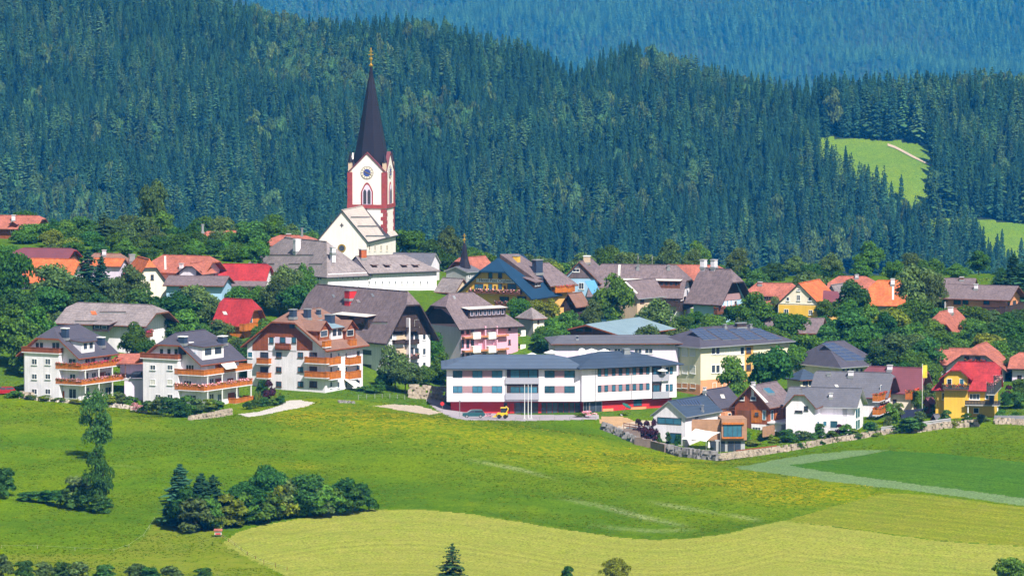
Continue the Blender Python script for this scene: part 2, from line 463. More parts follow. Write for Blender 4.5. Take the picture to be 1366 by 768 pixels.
class Bld:
    def __init__(s, name, label, xl, xn, xr, yb, ye, Y, th, wall, cat='house', L=None, R=None, group=None, root=None, base=4.0):
        s.th = RAD(th); s.Y = Y
        s.O = at(xn, yb, Y)
        s.c, s.s_ = math.cos(s.th), math.sin(s.th)
        s.M = Matrix.Translation(s.O) @ Matrix.Rotation(s.th, 4, 'Z')
        s.R = R if R else s.fr(xr, yb)[0]
        s.L = L if L else s.fl(xl, yb)[0]
        s.H = s.fr(xn, ye)[1]
        s.base = base
        s.wallm = wall
        if root is None:
            s.root = empty(name, s.M)
            tag(s.root, label, cat, group)
            s.rel = Matrix.Identity(4)
        else:
            s.root = root
            s.rel = root.matrix_basis.inverted() @ s.M
    # picture point -> point on the right-hand face / left-hand face
    def fr(s, px, py, off=0.0):
        o = (s.O.x + s.s_ * off, s.O.y - s.c * off)
        t, q = _solve2(ray(px, py), (s.c, s.s_), o)
        return q, t * ray(px, py).z - s.O.z
    def fl(s, px, py, off=0.0):
        o = (s.O.x - s.c * off, s.O.y - s.s_ * off)
        t, q = _solve2(ray(px, py), (-s.s_, s.c), o)
        return q, t * ray(px, py).z - s.O.z
    def zat(s, u, v, py):
        Yw = s.O.y + u * s.s_ + v * s.c
        return zrow(py, Yw) - s.O.z
    def part(s, name, m, mats, parent=None):
        return m.build(name, mats, parent or s.root, None if parent else s.rel)
    # walls + roof
    def roof(s, ax, yr, e0=0, e1=0, oe=0.9, og=0.8, m=None, fm=None, t=0.22, kh=None, wallmat=None, ridge_z=None, name='roof', walls=True):
        A, B = (s.R, s.L) if ax == 'x' else (s.L, s.R)
        H = s.H
        if ridge_z is None:
            u, v = (A * 0.3, B / 2) if ax == 'x' else (B / 2, A * 0.3)
            Zr = s.zat(u, v, yr)
        else: Zr = ridge_z
        k = (Zr - H) / (B / 2)
        kh = kh or max(k * 1.15, 0.4)
        P = (lambda a, b, z: (a, b, z)) if ax == 'x' else (lambda a, b, z: (b, a, z))
        ends = []
        for h in (e0, e1):
            if h >= 1:
                bc, zc, ov = -oe, H - k * oe, oe
            elif h > 0:
                zc = Zr - h * (Zr - H); bc = (zc - H) / k; ov = og
            else:
                zc, bc, ov = Zr, B / 2, og
            ins = (Zr - zc) / kh if h < 1 else min((Zr - zc) / kh, A / 2 + oe - 0.05)
            ends.append((h, bc, zc, ov, ins))
        s.rf = dict(ax=ax, A=A, B=B, H=H, Zr=Zr, k=k, P=P, ends=ends, kh=kh, oe=oe)
        (h0, b0, z0, v0, i0), (h1, b1, z1, v1, i1) = ends
        ze = H - k * oe
        def side(fb):
            pts = [P(-v0, fb(-oe), ze), P(A + v1, fb(-oe), ze)]
            if h1 < 1 and h1 > 0: pts.append(P(A + v1, fb(b1), z1))
            pts.append(P(A + v1 - i1, fb(B / 2), Zr))
            if (A + v1 - i1) - (-v0 + i0) > 0.05: pts.append(P(-v0 + i0, fb(B / 2), Zr))
            if 0 < h0 < 1: pts.append(P(-v0, fb(b0), z0))
            return pts
        rm = MB()
        rm.prism(side(lambda b: b), (0, 0, -t), 0, 1)
        rm.prism(side(lambda b: B - b), (0, 0, -t), 0, 1)
        if h0 > 0: rm.prism([P(-v0, b0, z0), P(-v0, B - b0, z0), P(-v0 + i0, B / 2, Zr)], (0, 0, -t), 0, 1)
        if h1 > 0: rm.prism([P(A + v1, b1, z1), P(A + v1, B - b1, z1), P(A + v1 - i1, B / 2, Zr)], (0, 0, -t), 0, 1)
        # ridge cap
        ra, rb = -v0 + i0 + 0.1, A + v1 - i1 - 0.1
        if rb - ra > 0.5:
            q0 = P(ra, B / 2 - 0.16, Zr - 0.06); q1 = P(rb, B / 2 + 0.16, Zr + 0.07)
            rm.box(q0[0], q1[0], q0[1], q1[1], q0[2], q1[2], 0)
        # gutters
        for bb in (-oe - 0.07, B + oe + 0.07):
            a_, b_ = P(-v0 * 0.9, bb, ze - 0.14), P(A + v1 * 0.9, bb, ze - 0.14)
            rm.bar(a_, b_, 0.075, 1, 5)
        s.roofo = s.part(name, rm, [m or R_PURP, fm or FRAMEB])
        if walls:
            wm = MB(); zb = -s.base; tt = t * 0.6
            for aa, (h, bc, zc, ov, ins) in ((0, ends[0]), (A, ends[1])):
                sg = 0.3 if aa == 0 else -0.3
                pts = [(aa, 0, zb), (aa, B, zb), (aa, B, H - tt)]
                if h < 1:
                    if h > 0: pts += [(aa, B - bc, zc - tt), (aa, bc, zc - tt)]
                    else: pts += [(aa, B / 2, Zr - tt)]
                pts += [(aa, 0, H - tt)]
                wm.prism([P(*q) for q in pts], tuple(Vector(P(sg, 0, 0))), 0)
            for bb, sg in ((0, 0.3), (B, -0.3)):
                wm.prism([P(0.3, bb, zb), P(A - 0.3, bb, zb), P(A - 0.3, bb, H - tt), P(0.3, bb, H - tt)], P(0, sg, 0), 0)
            s.wallo = s.part('wall', wm, [wallmat or s.wallm])
        return s
    def onroof(s, px, py, side='lo'):
        r = s.rf
        d = s.M.to_3x3().inverted() @ ray(px, py)
        o = s.M.inverted() @ Vector((0, 0, 0))
        ai, bi = (0, 1) if r['ax'] == 'x' else (1, 0)
        if side == 'lo': co, c0 = (0, r['k']), r['H']
        elif side == 'hi': co, c0 = (0, -r['k']), r['H'] + r['k'] * r['B']
        elif side == 'e0':
            h, bc, zc, ov, ins = r['ends'][0]; co, c0 = (r['kh'], 0), zc + r['kh'] * ov
        else:
            h, bc, zc, ov, ins = r['ends'][1]; co, c0 = (-r['kh'], 0), zc + r['kh'] * (r['A'] + ov)
        # o.z + t d.z = c0 + co.a + co.b
        num = c0 + co[0] * o[ai] + co[1] * o[bi] - o.z
        den = d.z - co[0] * d[ai] - co[1] * d[bi]
        return o + d * (num / den)
    def chimney(s, px, yb_, yt, w=0.9, l=None, m=None, cap=None, side='lo'):
        p = s.onroof(px, yb_, side); l = l or w
        Yw = (s.M @ p).y
        zt = zrow(yt, Yw) - s.O.z
        c = MB(); c.box(p.x - w / 2, p.x + w / 2, p.y - l / 2, p.y + l / 2, p.z - 2.0, zt - 0.18, 0)
        c.box(p.x - w / 2 - .1, p.x + w / 2 + .1, p.y - l / 2 - .1, p.y + l / 2 + .1, zt - 0.18, zt, 1)
        c.box(p.x - w / 2 - .12, p.x + w / 2 + .12, p.y - l / 2 - .12, p.y + l / 2 + .12, p.z - 0.3, p.z + 0.22, 2)
        return c.build('chimney', [m or WHITE, cap or CONC, METAL], s.roofo)
    def rpatch(s, name, pts, m, side='lo', up=0.08, t=0.1, fm=None, parent=None):
        """flat panel lying on the roof, outline in picture points"""
        q = [s.onroof(px, py, side) + Vector((0, 0, up)) for px, py in pts]
        return MB().prism(q, (0, 0, -t), 0, 1).build(name, [m, fm or METAL], parent or s.roofo)
    def skylight(s, px, py, w=5, h=4, m=None):
        return s.rpatch('skylight', [(px - w / 2 - 1, py - h / 2), (px + w / 2 - 1, py - h / 2), (px + w / 2 + 1, py + h / 2), (px - w / 2 + 1, py + h / 2)], m or GLASSB, up=0.12)
    def solar(s, quad, nx, ny, side='lo', gap=0.12, m=None):
        """grid of panels filling a picture quad (top left, top right, bottom right, bottom left) on the roof"""
        q = [s.onroof(px, py, side) for px, py in quad]
        for i in range(nx):
            for j in range(ny):
                def pt(a, b):
                    return (q[0] * (1 - a) + q[1] * a) * (1 - b) + (q[3] * (1 - a) + q[2] * a) * b + Vector((0, 0, 0.16))
                g = gap / nx * 0.5; g2 = gap / ny * 0.5
                a0, a1, b0, b1 = i / nx + g, (i + 1) / nx - g, j / ny + g2, (j + 1) / ny - g2
                MB().prism([pt(a0, b0), pt(a1, b0), pt(a1, b1), pt(a0, b1)], (0, 0, -0.09), 0, 1).build('solar_panel', [m or SOLAR, METAL], s.roofo)
    # facade pieces
    def win(s, face, x0, y0, x1, y1, mull=1, fm=None, gm=None, sill=True, off=0.0, parent=None, fw=0.09, name='window'):
        f = s.fr if face == 'R' else s.fl
        a0, z1 = f(x0, y0, off); a1, z0 = f(x1, y1, off)
        ac = (a0 + a1) / 2; w = abs(a1 - a0); h = z1 - z0
        me, mg = window_mesh(w, h, mull, fm or FRAMEW, gm or GLASS, sill, fw)
        T = Matrix.Translation((ac, -off, z0)) if face == 'R' else Matrix.Translation((-off, ac, z0)) @ Matrix.Rotation(RAD(-90), 4, 'Z')
        o = bpy.data.objects.new(name, me); C.objects.link(o)
        o.parent = parent or s.root; o.matrix_basis = T if parent else s.rel @ T
        g = bpy.data.objects.new('pane', mg); C.objects.link(g); g.parent = o
        return o
    def wins(s, face, xs, y0, y1, w=5.5, **k):
        for x in xs: s.win(face, x - w / 2, y0, x + w / 2, y1, **k)
    def poly(s, name, face, pts, m, proud=0.05, off=0.0, parent=None, back=0.0):
        f = s.fr if face == 'R' else s.fl
        q = [f(px, py, off) for px, py in pts]
        if face == 'R':
            P3 = [(a, -off - proud, z) for a, z in q]; o = (0, proud - 0.004 + back, 0)
        else:
            P3 = [(-off - proud, a, z) for a, z in q]; o = (proud - 0.004 + back, 0, 0)
        return s.part(name, MB().prism(P3, o, 0), [m], parent)
    def rect(s, name, face, x0, y0, x1, y1, m, proud=0.05, off=0.0, parent=None, back=0.0):
        f = s.fr if face == 'R' else s.fl
        a0, z1 = f(x0, y0, off); a1, z0 = f(x1, y1, off)
        b = MB()
        if face == 'R': b.box(a0, a1, -off - proud, -off - 0.004 + back, z0, z1)
        else: b.box(-off - proud, -off - 0.004 + back, a0, a1, z0, z1)
        return s.part(name, b, [m], parent)
    def balcony(s, path, wall, z, hr=1.0, m=None, slabm=None, fl=None, name='balcony', t=0.2):
        """path: outer line of (u,v) points; wall: points back along the wall"""
        b = MB(); b.prism([(u, v, z) for u, v in path + wall], (0, 0, -t), 0)
        o = s.part(name, b, [slabm or WHITE])
        r = MB()
        for (a, c) in zip(path[:-1], path[1:]):
            a = Vector((*a, 0)); c = Vector((*c, 0)); d = (c - a); ln = d.length
            if ln < 0.01: continue
            d /= ln; n = Vector((d.y, -d.x, 0)) * 0.05
            nb = max(1, int(ln / 0.28))
            for i in range(nb):
                p0 = a + d * (ln * i / nb + 0.015); p1 = a + d * (ln * (i + 1) / nb - 0.015)
                r.prism([p0 - n + Vector((0, 0, z + 0.06)), p1 - n + Vector((0, 0, z + 0.06)), p1 - n + Vector((0, 0, z + hr - 0.08)), p0 - n + Vector((0, 0, z + hr - 0.08))], n * 1.2, 0)
            r.prism([a - n * 1.6 + Vector((0, 0, z + hr - 0.08)), a + n * 1.6 + Vector((0, 0, z + hr - 0.08)), c + n * 1.6 + Vector((0, 0, z + hr - 0.08)), c - n * 1.6 + Vector((0, 0, z + hr - 0.08))], (0, 0, 0.1), 0)
            r.prism([a - n * 1.3 + Vector((0, 0, z + 0.02)), a + n * 0.6 + Vector((0, 0, z + 0.02)), c + n * 0.6 + Vector((0, 0, z + 0.02)), c - n * 1.3 + Vector((0, 0, z + 0.02))], (0, 0, 0.1), 0)
        r.build('railing', [m or WOOD], o)
        if fl:
            for (a, c) in zip(path[:-1], path[1:]):
                flowers(o, Vector((*a, z + hr)), Vector((*c, z + hr)), fl)
        return o
    def balc(s, face, x0, y0, x1, y1, dep=1.2, m=None, slabm=None, fl=None, off=0.0):
        """balcony on one face: picture box of its railing (top y0, slab underside y1) as seen at its front"""
        f = s.fr if face == 'R' else s.fl
        a0, z1 = f(x0, y0, off + dep); a1, z0 = f(x1, y1, off + dep)
        lo, hi = min(a0, a1), max(a0, a1)
        if face == 'R':
            path = [(lo, -off - 0.01), (lo, -off - dep), (hi, -off - dep), (hi, -off - 0.01)]
        else:
            path = [(-off - 0.01, hi), (-off - dep, hi), (-off - dep, lo), (-off - 0.01, lo)]
        return s.balcony(path, [], z0 + 0.2, max(0.6, z1 - z0 - 0.2), m, slabm, fl)
    def dormer(s, p0, p1, hd, ks=0.1, m=None, wm=None, side='lo', ov=0.3, gable=False, fm=None, wn=0, wy=(0.3, 0.9), wf=None):
        """dormer whose front wall meets the roof between picture points p0 and p1; hd = wall height"""
        r = s.rf; P = r['P']; ai, bi = (0, 1) if r['ax'] == 'x' else (1, 0)
        q0, q1 = s.onroof(*p0, side), s.onroof(*p1, side)
        a0, a1 = sorted((q0[ai], q1[ai])); bf = (q0[bi] + q1[bi]) / 2
        zf = r['H'] + r['k'] * bf; k = r['k']
        dm = MB(); zt = zf + hd
        if not gable:
            dp = hd / (k - ks)
            for a, sg in ((a0, 0.15), (a1, -0.15)):
                dm.prism([P(a, bf, zf - .2), P(a, bf, zt), P(a, bf + dp, zt + ks * dp), P(a, bf + dp, zt + ks * dp - .2)], P(sg, 0, 0), 0)
            dm.prism([P(a0 + .15, bf, zf - .2), P(a1 - .15, bf, zf - .2), P(a1 - .15, bf, zt), P(a0 + .15, bf, zt)], P(0, .15, 0), 0)
            o = s.part('dormer', dm, [wm or s.wallm])
            rm = MB(); rm.prism([P(a0 - ov, bf - ov * 1.6, zt + .12 - ks * ov), P(a1 + ov, bf - ov * 1.6, zt + .12 - ks * ov), P(a1 + ov, bf + dp + .1, zt + .12 + ks * dp), P(a0 - ov, bf + dp + .1, zt + .12 + ks * dp)], (0, 0, -.14), 0, 1)
        else:
            am = (a0 + a1) / 2; hg = (a1 - a0) / 2 * ks; dp = hd / k; dr = (hd + hg) / k
            for a, sg in ((a0, 0.15), (a1, -0.15)):
                dm.prism([P(a, bf, zf - .2), P(a, bf, zt), P(a, bf + dp, zt), P(a, bf + dp, zt - .2)], P(sg, 0, 0), 0)
            dm.prism([P(a0, bf, zf - .2), P(a1, bf, zf - .2), P(a1, bf, zt), P(am, bf, zt + hg), P(a0, bf, zt)], P(0, .15, 0), 0)
            o = s.part('dormer', dm, [wm or s.wallm])
            rm = MB(); e = ov * 1.2
            for a, sg in ((a0, -1), (a1, 1)):
                rm.prism([P(a + sg * e, bf - ov * 2, zt - ks * e + .12), P(am, bf - ov * 2, zt + hg + .12), P(am, bf + dr + .2, zt + hg + .12), P(a + sg * e, bf + dp - e * ks / k + 0.05, zt - ks * e + .12)], (0, 0, -.15), 0, 1)
        rm.build('dormer_roof', [m or R_PURP, fm or FRAMEB], o)
        ww = (a1 - a0 - 0.5) / max(wn, 1)
        for i in range(wn):
            c = a0 + 0.25 + ww * (i + 0.5); hw = hd * (wy[1] - wy[0])
            me, mg = window_mesh(ww * 0.72, hw, 0, wf or FRAMEW, GLASS, False, 0.08)
            w_ = bpy.data.objects.new('window', me); C.objects.link(w_); w_.parent = o
            T = Matrix.Translation(P(c, bf, zf + hd * wy[0]))
            if r['ax'] == 'y': T = T @ Matrix.Rotation(RAD(-90), 4, 'Z')
            w_.matrix_basis = T
            mgo = bpy.data.objects.new('pane', mg); C.objects.link(mgo); mgo.parent = w_
        return o
    def quoin(s, face, x, y0, y1, m, w=0.3):
        pass

def _solve2(d, e, o):
    """t*(d.x,d.y) = o + q*e"""
    det = -d.x * e[1] + e[0] * d.y
    t = (-o[0] * e[1] + e[0] * o[1]) / det
    q = (d.x * o[1] - d.y * o[0]) / det
    return t, q

_flm = {}
def flowers(parent, a, b, m):
    """box of blossoms along a railing"""
    d = b - a; n = int(d.length / 0.22)
    if n < 1: return
    r = random.Random(n); v = []; f = []
    for i in range(n * 5):
        c = a + d * r.random() + Vector((r.uniform(-.2, .2), r.uniform(-.2, .2), r.uniform(-.28, .22)))
        u = Vector((r.uniform(-1, 1), r.uniform(-1, 1), r.uniform(-1, 1))).normalized() * 0.13
        w = u.orthogonal().normalized() * 0.13
        k = len(v); v += [tuple(c - u), tuple(c + w), tuple(c + u), tuple(c - w)]; f.append((k, k + 1, k + 2, k + 3))
    obj('flowers', pydata('flowers', v, f, [0 if r.random() < .65 else 1 for _ in f]), parent, None, [m, F_GRN])
# ---------------------------------------------------------------- ground: one fine grid, split into fields, meadow, roads
def inpoly(px, py, poly):
    r = np.zeros(px.shape, bool); n = len(poly)
    for i in range(n):
        x0, y0 = poly[i]; x1, y1 = poly[(i + 1) % n]
        if y0 == y1: continue
        c = ((y0 > py) != (y1 > py)) & (px < (x1 - x0) * (py - y0) / (y1 - y0) + x0)
        r ^= c
    return r
MOWN_TOP = [(300, 722), (318, 709), (345, 701), (390, 693), (440, 684), (500, 679), (560, 679), (620, 684), (690, 695), (760, 707), (830, 717), (880, 720), (930, 717), (980, 709), (1020, 699), (1045, 694)]
P_MOWN = MOWN_TOP + [(1150, 707), (1250, 721), (1420, 732), (1500, 840), (440, 840), (385, 770), (335, 745), (305, 730)]
P_RIPE = [(1045, 694), (1110, 676), (1180, 657), (1240, 660), (1366, 676), (1480, 690), (1480, 738), (1366, 728), (1250, 720), (1150, 706)]
P_STRIP = [(978, 623), (1010, 618), (1045, 611), (1100, 604), (1150, 600), (1186, 600), (1134, 610), (1052, 620), (1102, 629), (1197, 642), (1290, 654), (1400, 668), (1480, 678), (1480, 688), (1366, 675), (1290, 663), (1200, 652), (1110, 642), (1040, 632), (991, 626)]
P_CROP = [(1052, 620), (1134, 610), (1188, 601), (1261, 605), (1366, 616), (1480, 628), (1480, 677), (1366, 664), (1290, 654), (1197, 642), (1102, 629)]
P_PATH = [(318, 552), (345, 549), (372, 541), (384, 534), (398, 533), (420, 537), (408, 542), (380, 547), (352, 553), (330, 556)]
P_ROAD = [(566, 531), (580, 531), (600, 541), (622, 548), (700, 553), (800, 553), (800, 559), (700, 561), (620, 560), (600, 556), (580, 545)]
P_GRAV = [(499, 541), (525, 539), (560, 541), (588, 550), (572, 553), (540, 548)]
P_SOIL = [(800, 555), (836, 556), (852, 566), (846, 569), (815, 570), (800, 563)]
P_BARE = [(842, 562), (872, 560), (880, 572), (850, 577), (812, 574), (820, 571)]
NX, NY, X0, Y0, DX, DY = 800, 530, -176.0, 760.0, 0.44, 1.0
gx = X0 + DX * np.arange(NX + 1); gy = Y0 + DY * np.arange(NY + 1)
GX, GY = np.meshgrid(gx, gy, indexing='ij')
GZ = ground_z(GX.ravel(), GY.ravel()).reshape(GX.shape)
GZ += ((vnoise(GX, GY, 19) - .5) * 1.1 + (vnoise(GX, GY, 9) - .5) * .5) * np.clip((1000 - GY) / 30, .25, 1) + (vnoise(GX, GY, 2.3) - .5) * .12
cxm = (GX[:-1, :-1] + GX[1:, 1:]) / 2; cym = (GY[:-1, :-1] + GY[1:, 1:]) / 2; czm = (GZ[:-1, :-1] + GZ[1:, 1:]) / 2
dep = cym * CP - czm * SP
PX = 683 + F * cxm / dep; PY = 384 - F * (cym * SP + czm * CP) / dep
PXj = PX + (vnoise(cxm, cym, 1.6) - .5) * 5; PYj = PY + (vnoise(cxm + 50, cym, 1.6) - .5) * 1.0
reg = np.zeros(cxm.shape, int)                        # 0 meadow
near = cym < 1002
reg[(cym > 1006) & (PY < 560)] = 1                    # village ground
reg[inpoly(PXj, PYj, P_MOWN) & near] = 2
reg[inpoly(PXj, PYj, P_RIPE) & near] = 3
reg[inpoly(PXj, PYj, P_STRIP) & near] = 4
reg[inpoly(PXj, PYj, P_CROP) & near] = 5
nr2 = (cym > 955) & (cym < 1040)
reg[inpoly(PX, PY, P_PATH) & nr2] = 6
reg[inpoly(PX, PY, P_ROAD) & nr2] = 7
reg[inpoly(PXj, PY, P_GRAV) & nr2] = 8
reg[inpoly(PXj, PY, P_SOIL) & nr2] = 9
reg[inpoly(PXj, PY, P_BARE) & nr2] = 10

def grassmat(name, c1, c2, c3, row=False, fl=False, sc=1.0):
    m = bpy.data.materials.new(name)
    nt, N, L, b = nodes_of(m)
    b.inputs['Roughness'].default_value = 0.95
    b.inputs['Specular IOR Level'].default_value = 0.0
    tc = N.new('ShaderNodeTexCoord')
    def noise(s, d=5, stretch=None):
        n = N.new('ShaderNodeTexNoise'); n.inputs['Scale'].default_value = s * sc; n.inputs['Detail'].default_value = d; n.inputs['Roughness'].default_value = 0.7
        src = tc.outputs['Object']
        if stretch:
            mp = N.new('ShaderNodeMapping'); mp.inputs['Scale'].default_value = stretch
            L.new(src, mp.inputs[0]); src = mp.outputs[0]
        L.new(src, n.inputs['Vector']); return n.outputs['Fac']
    def ramp(v, a, c):
        r = N.new('ShaderNodeMapRange'); r.inputs['From Min'].default_value = a; r.inputs['From Max'].default_value = c
        L.new(v, r.inputs['Value']); return r.outputs[0]
    def mix(f, a, c):
        x = N.new('ShaderNodeMix'); x.data_type = 'RGBA'
        L.new(f, x.inputs['Factor'])
        if isinstance(a, tuple): x.inputs['A'].default_value = (*a, 1)
        else: L.new(a, x.inputs['A'])
        if isinstance(c, tuple): x.inputs['B'].default_value = (*c, 1)
        else: L.new(c, x.inputs['B'])
        return x.outputs['Result']
    def attr(n):
        a = N.new('ShaderNodeAttribute'); a.attribute_name = n; return a.outputs['Fac']
    def mul(a, c):
        x = N.new('ShaderNodeMath'); x.operation = 'MULTIPLY'
        L.new(a, x.inputs[0])
        if isinstance(c, float): x.inputs[1].default_value = c
        else: L.new(c, x.inputs[1])
        return x.outputs[0]
    col = mix(ramp(noise(0.035, 4), .38, .62), c1, c2)
    col = mix(mul(ramp(noise(0.35, 5), .42, .75), .8), col, c3)
    fine = noise(2.6, 3)
    col2 = N.new('ShaderNodeVectorMath'); col2.operation = 'SCALE'
    fr = N.new('ShaderNodeMapRange'); fr.inputs['From Min'].default_value = .3; fr.inputs['From Max'].default_value = .7
    fr.inputs['To Min'].default_value = .52; fr.inputs['To Max'].default_value = 1.48
    L.new(fine, fr.inputs['Value']); L.new(col, col2.inputs[0]); L.new(fr.outputs[0], col2.inputs['Scale'])
    col = col2.outputs[0]
    if row:
        wn_ = N.new('ShaderNodeTexNoise'); wn_.noise_dimensions = '1D'; wn_.inputs['Detail'].default_value = 3; wn_.inputs['Scale'].default_value = 0.3
        L.new(attr('row'), wn_.inputs['W'])
        rr = N.new('ShaderNodeMapRange'); rr.inputs['From Min'].default_value = .32; rr.inputs['From Max'].default_value = .68
        rr.inputs['To Min'].default_value = .90; rr.inputs['To Max'].default_value = 1.09
        L.new(wn_.outputs['Fac'], rr.inputs['Value'])
        s3 = N.new('ShaderNodeVectorMath'); s3.operation = 'SCALE'
        L.new(col, s3.inputs[0]); L.new(rr.outputs[0], s3.inputs['Scale']); col = s3.outputs[0]
    if fl:
        col = mix(mul(attr('shade_lush'), ramp(noise(.18, 5), .25, .6)), col, (0.044, 0.108, 0.004))  # darker green paints in slope shading, and deeper grass along the mown edge
        col = mix(mul(attr('dry'), ramp(noise(.25, 5), .25, .6)), col, (0.185, 0.205, 0.022))
        col = mix(mul(attr('flower'), ramp(noise(0.9, 5), .44, .56)), col, (0.50, 0.37, 0.004))
        col = mix(mul(attr('daisy'), ramp(noise(1.6, 4), .40, .60)), col, (0.46, 0.46, 0.30))
    L.new(col, b.inputs['Base Color'])
    bp = N.new('ShaderNodeBump'); bp.inputs['Strength'].default_value = 0.55; bp.inputs['Distance'].default_value = 0.25
    L.new(noise(1.4, 5), bp.inputs['Height']); L.new(bp.outputs[0], b.inputs['Normal'])
    return m
G_MEAD = grassmat('meadow_grass', (0.084, 0.160, 0.002), (0.124, 0.186, 0.002), (0.052, 0.115, 0.003), fl=True)
G_VILL = grassmat('village_grass', (0.065, 0.135, 0.010), (0.095, 0.16, 0.010), (0.045, 0.095, 0.012))
G_MOWN = grassmat('mown_grass', (0.235, 0.250, 0.040), (0.205, 0.245, 0.034), (0.275, 0.262, 0.058), row=True)
G_RIPE = grassmat('ripening_grass', (0.170, 0.200, 0.015), (0.145, 0.190, 0.014), (0.215, 0.210, 0.03), row=True)
G_STRIP = grassmat('young_grain', (0.125, 0.200, 0.080), (0.140, 0.210, 0.09), (0.10, 0.17, 0.06))
G_CROP = grassmat('crop_green', (0.048, 0.128, 0.010), (0.062, 0.140, 0.010), (0.034, 0.10, 0.010), row=True)
G_CLEAR = grassmat('clearing_grass', (0.11, 0.20, 0.012), (0.14, 0.215, 0.012), (0.085, 0.165, 0.012), sc=0.5)
G_WOOD = grassmat('forest_floor', (0.02, 0.035, 0.015), (0.028, 0.04, 0.018), (0.015, 0.025, 0.012), sc=0.5)

def band(px, py, line, w):
    lx = [p[0] for p in line]; ly = [p[1] for p in line]
    d = np.abs(py - np.interp(px, lx, ly)) / w
    e = np.clip((px - lx[0]) / 30, 0, 1) * np.clip((lx[-1] - px) / 30, 0, 1)
    return np.clip(1 - d, 0, 1) * e
RNAMES = ['meadow', 'village_ground', 'mown_field', 'ripening_field', 'young_grain_field', 'green_crop_field', 'footpath', 'road', 'gravel_verge', 'bare_soil_ground', 'gravel_terrace']
RM = [G_MEAD, G_VILL, G_MOWN, G_RIPE, G_STRIP, G_CROP, PATHM, ASPH, GRAVEL, SOIL, GRAVEL]
vid = np.arange((NX + 1) * (NY + 1)).reshape(NX + 1, NY + 1)
VX, VY, VZ = GX.ravel(), GY.ravel(), GZ.ravel()
for r, nm in enumerate(RNAMES):
    ci, cj = np.where(reg == r)
    if len(ci) == 0: continue
    q = np.stack([vid[ci, cj], vid[ci + 1, cj], vid[ci + 1, cj + 1], vid[ci, cj + 1]], 1)
    u, inv = np.unique(q, return_inverse=True)
    v = np.stack([VX[u], VY[u], VZ[u]], 1)
    me = fast_mesh(nm, v, inv.reshape(-1, 4))
    me.polygons.foreach_set('use_smooth', np.ones(len(q), bool))
    o = obj(nm, me, None, None, [RM[r]]); o['kind'] = 'structure'
    dv = v[:, 1] * CP - v[:, 2] * SP
    vpx = 683 + F * v[:, 0] / dv; vpy = 384 - F * (v[:, 1] * SP + v[:, 2] * CP) / dv
    def setattr_(n, val):
        a = me.attributes.new(n, 'FLOAT', 'POINT'); a.data.foreach_set('value', val.astype(np.float32))
    if r == 0:
        n1 = vnoise(v[:, 0], v[:, 1], 22); n2 = vnoise(v[:, 0] + 77, v[:, 1], 7)
        fl = 0.95 * band(vpx, vpy, [(360, 552), (500, 560), (640, 580), (760, 600), (900, 628), (1050, 652), (1190, 662)], 34)
        fl += 0.55 * band(vpx, vpy, [(300, 548), (420, 556), (560, 560), (700, 585)], 14) + 0.45 * band(vpx, vpy, [(300, 620), (350, 618), (440, 622)], 9)
        fl += 0.4 * band(vpx, vpy, [(-100, 545), (60, 545), (230, 560)], 18)
        setattr_('flower', np.clip(fl * (0.35 + 1.1 * n1 * n2 * 2), 0, 1) * 0.45)
        dry = inpoly(vpx + 8 * (n2 - .5), vpy + 3 * (n1 - .5), [(-60, 742), (150, 739), (185, 722), (205, 698), (235, 688), (300, 715), (345, 750), (400, 790), (-60, 790)]).astype(float) * .8
        dry += .5 * band(vpx, vpy, [(-60, 560), (200, 575), (420, 600)], 12) * n2
        setattr_('dry', np.clip(dry, 0, 1))
        lx_ = [p[0] for p in MOWN_TOP]; ly_ = [p[1] for p in MOWN_TOP]
        shade_lu = .9 * band(vpx, vpy, [(430, 540), (520, 556), (640, 568), (760, 572), (860, 590)], 12) + .8 * band(vpx, vpy, [(280, 712)] + [(a_, b_ - 5) for a_, b_ in MOWN_TOP[2:]], 8) + .7 * band(vpx, vpy, [(380, 640), (520, 655), (700, 672), (860, 690)], 22) + .6 * band(vpx, vpy, [(-80, 600), (60, 590), (200, 582), (330, 590)], 14) + .7 * band(vpx, vpy, [(-80, 700), (60, 700), (180, 690), (240, 660)], 22)  # bands of painted slope shading, plus the deep grass bordering the mown field
        setattr_('shade_lush', np.clip(shade_lu, 0, 1))
        ds = band(vpx, vpy, [(620, 612), (690, 625), (750, 641)], 3.5) + band(vpx, vpy, [(740, 662), (800, 674), (860, 690), (930, 704)], 5) + band(vpx, vpy, [(860, 668), (930, 680), (1020, 694)], 4) + .7 * band(vpx, vpy, [(780, 700), (870, 708), (930, 706)], 4) + .5 * band(vpx, vpy, [(140, 620), (170, 621), (200, 626)], 2)
        setattr_('daisy', np.clip(ds * (0.3 + n2), 0, 1) * 0.6)
    elif r in (2, 3, 5):
        lx = [p[0] for p in MOWN_TOP]; ly = [p[1] for p in MOWN_TOP]
        rowv = (vpy - np.interp(vpx, lx + [1200, 1500], ly + [712, 735])) if r == 2 else (vpy - 0.11 * vpx) * (1.4 if r == 5 else 1)
        setattr_('row', rowv * 1.0 + 3 * vnoise(v[:, 0], v[:, 1], 30))

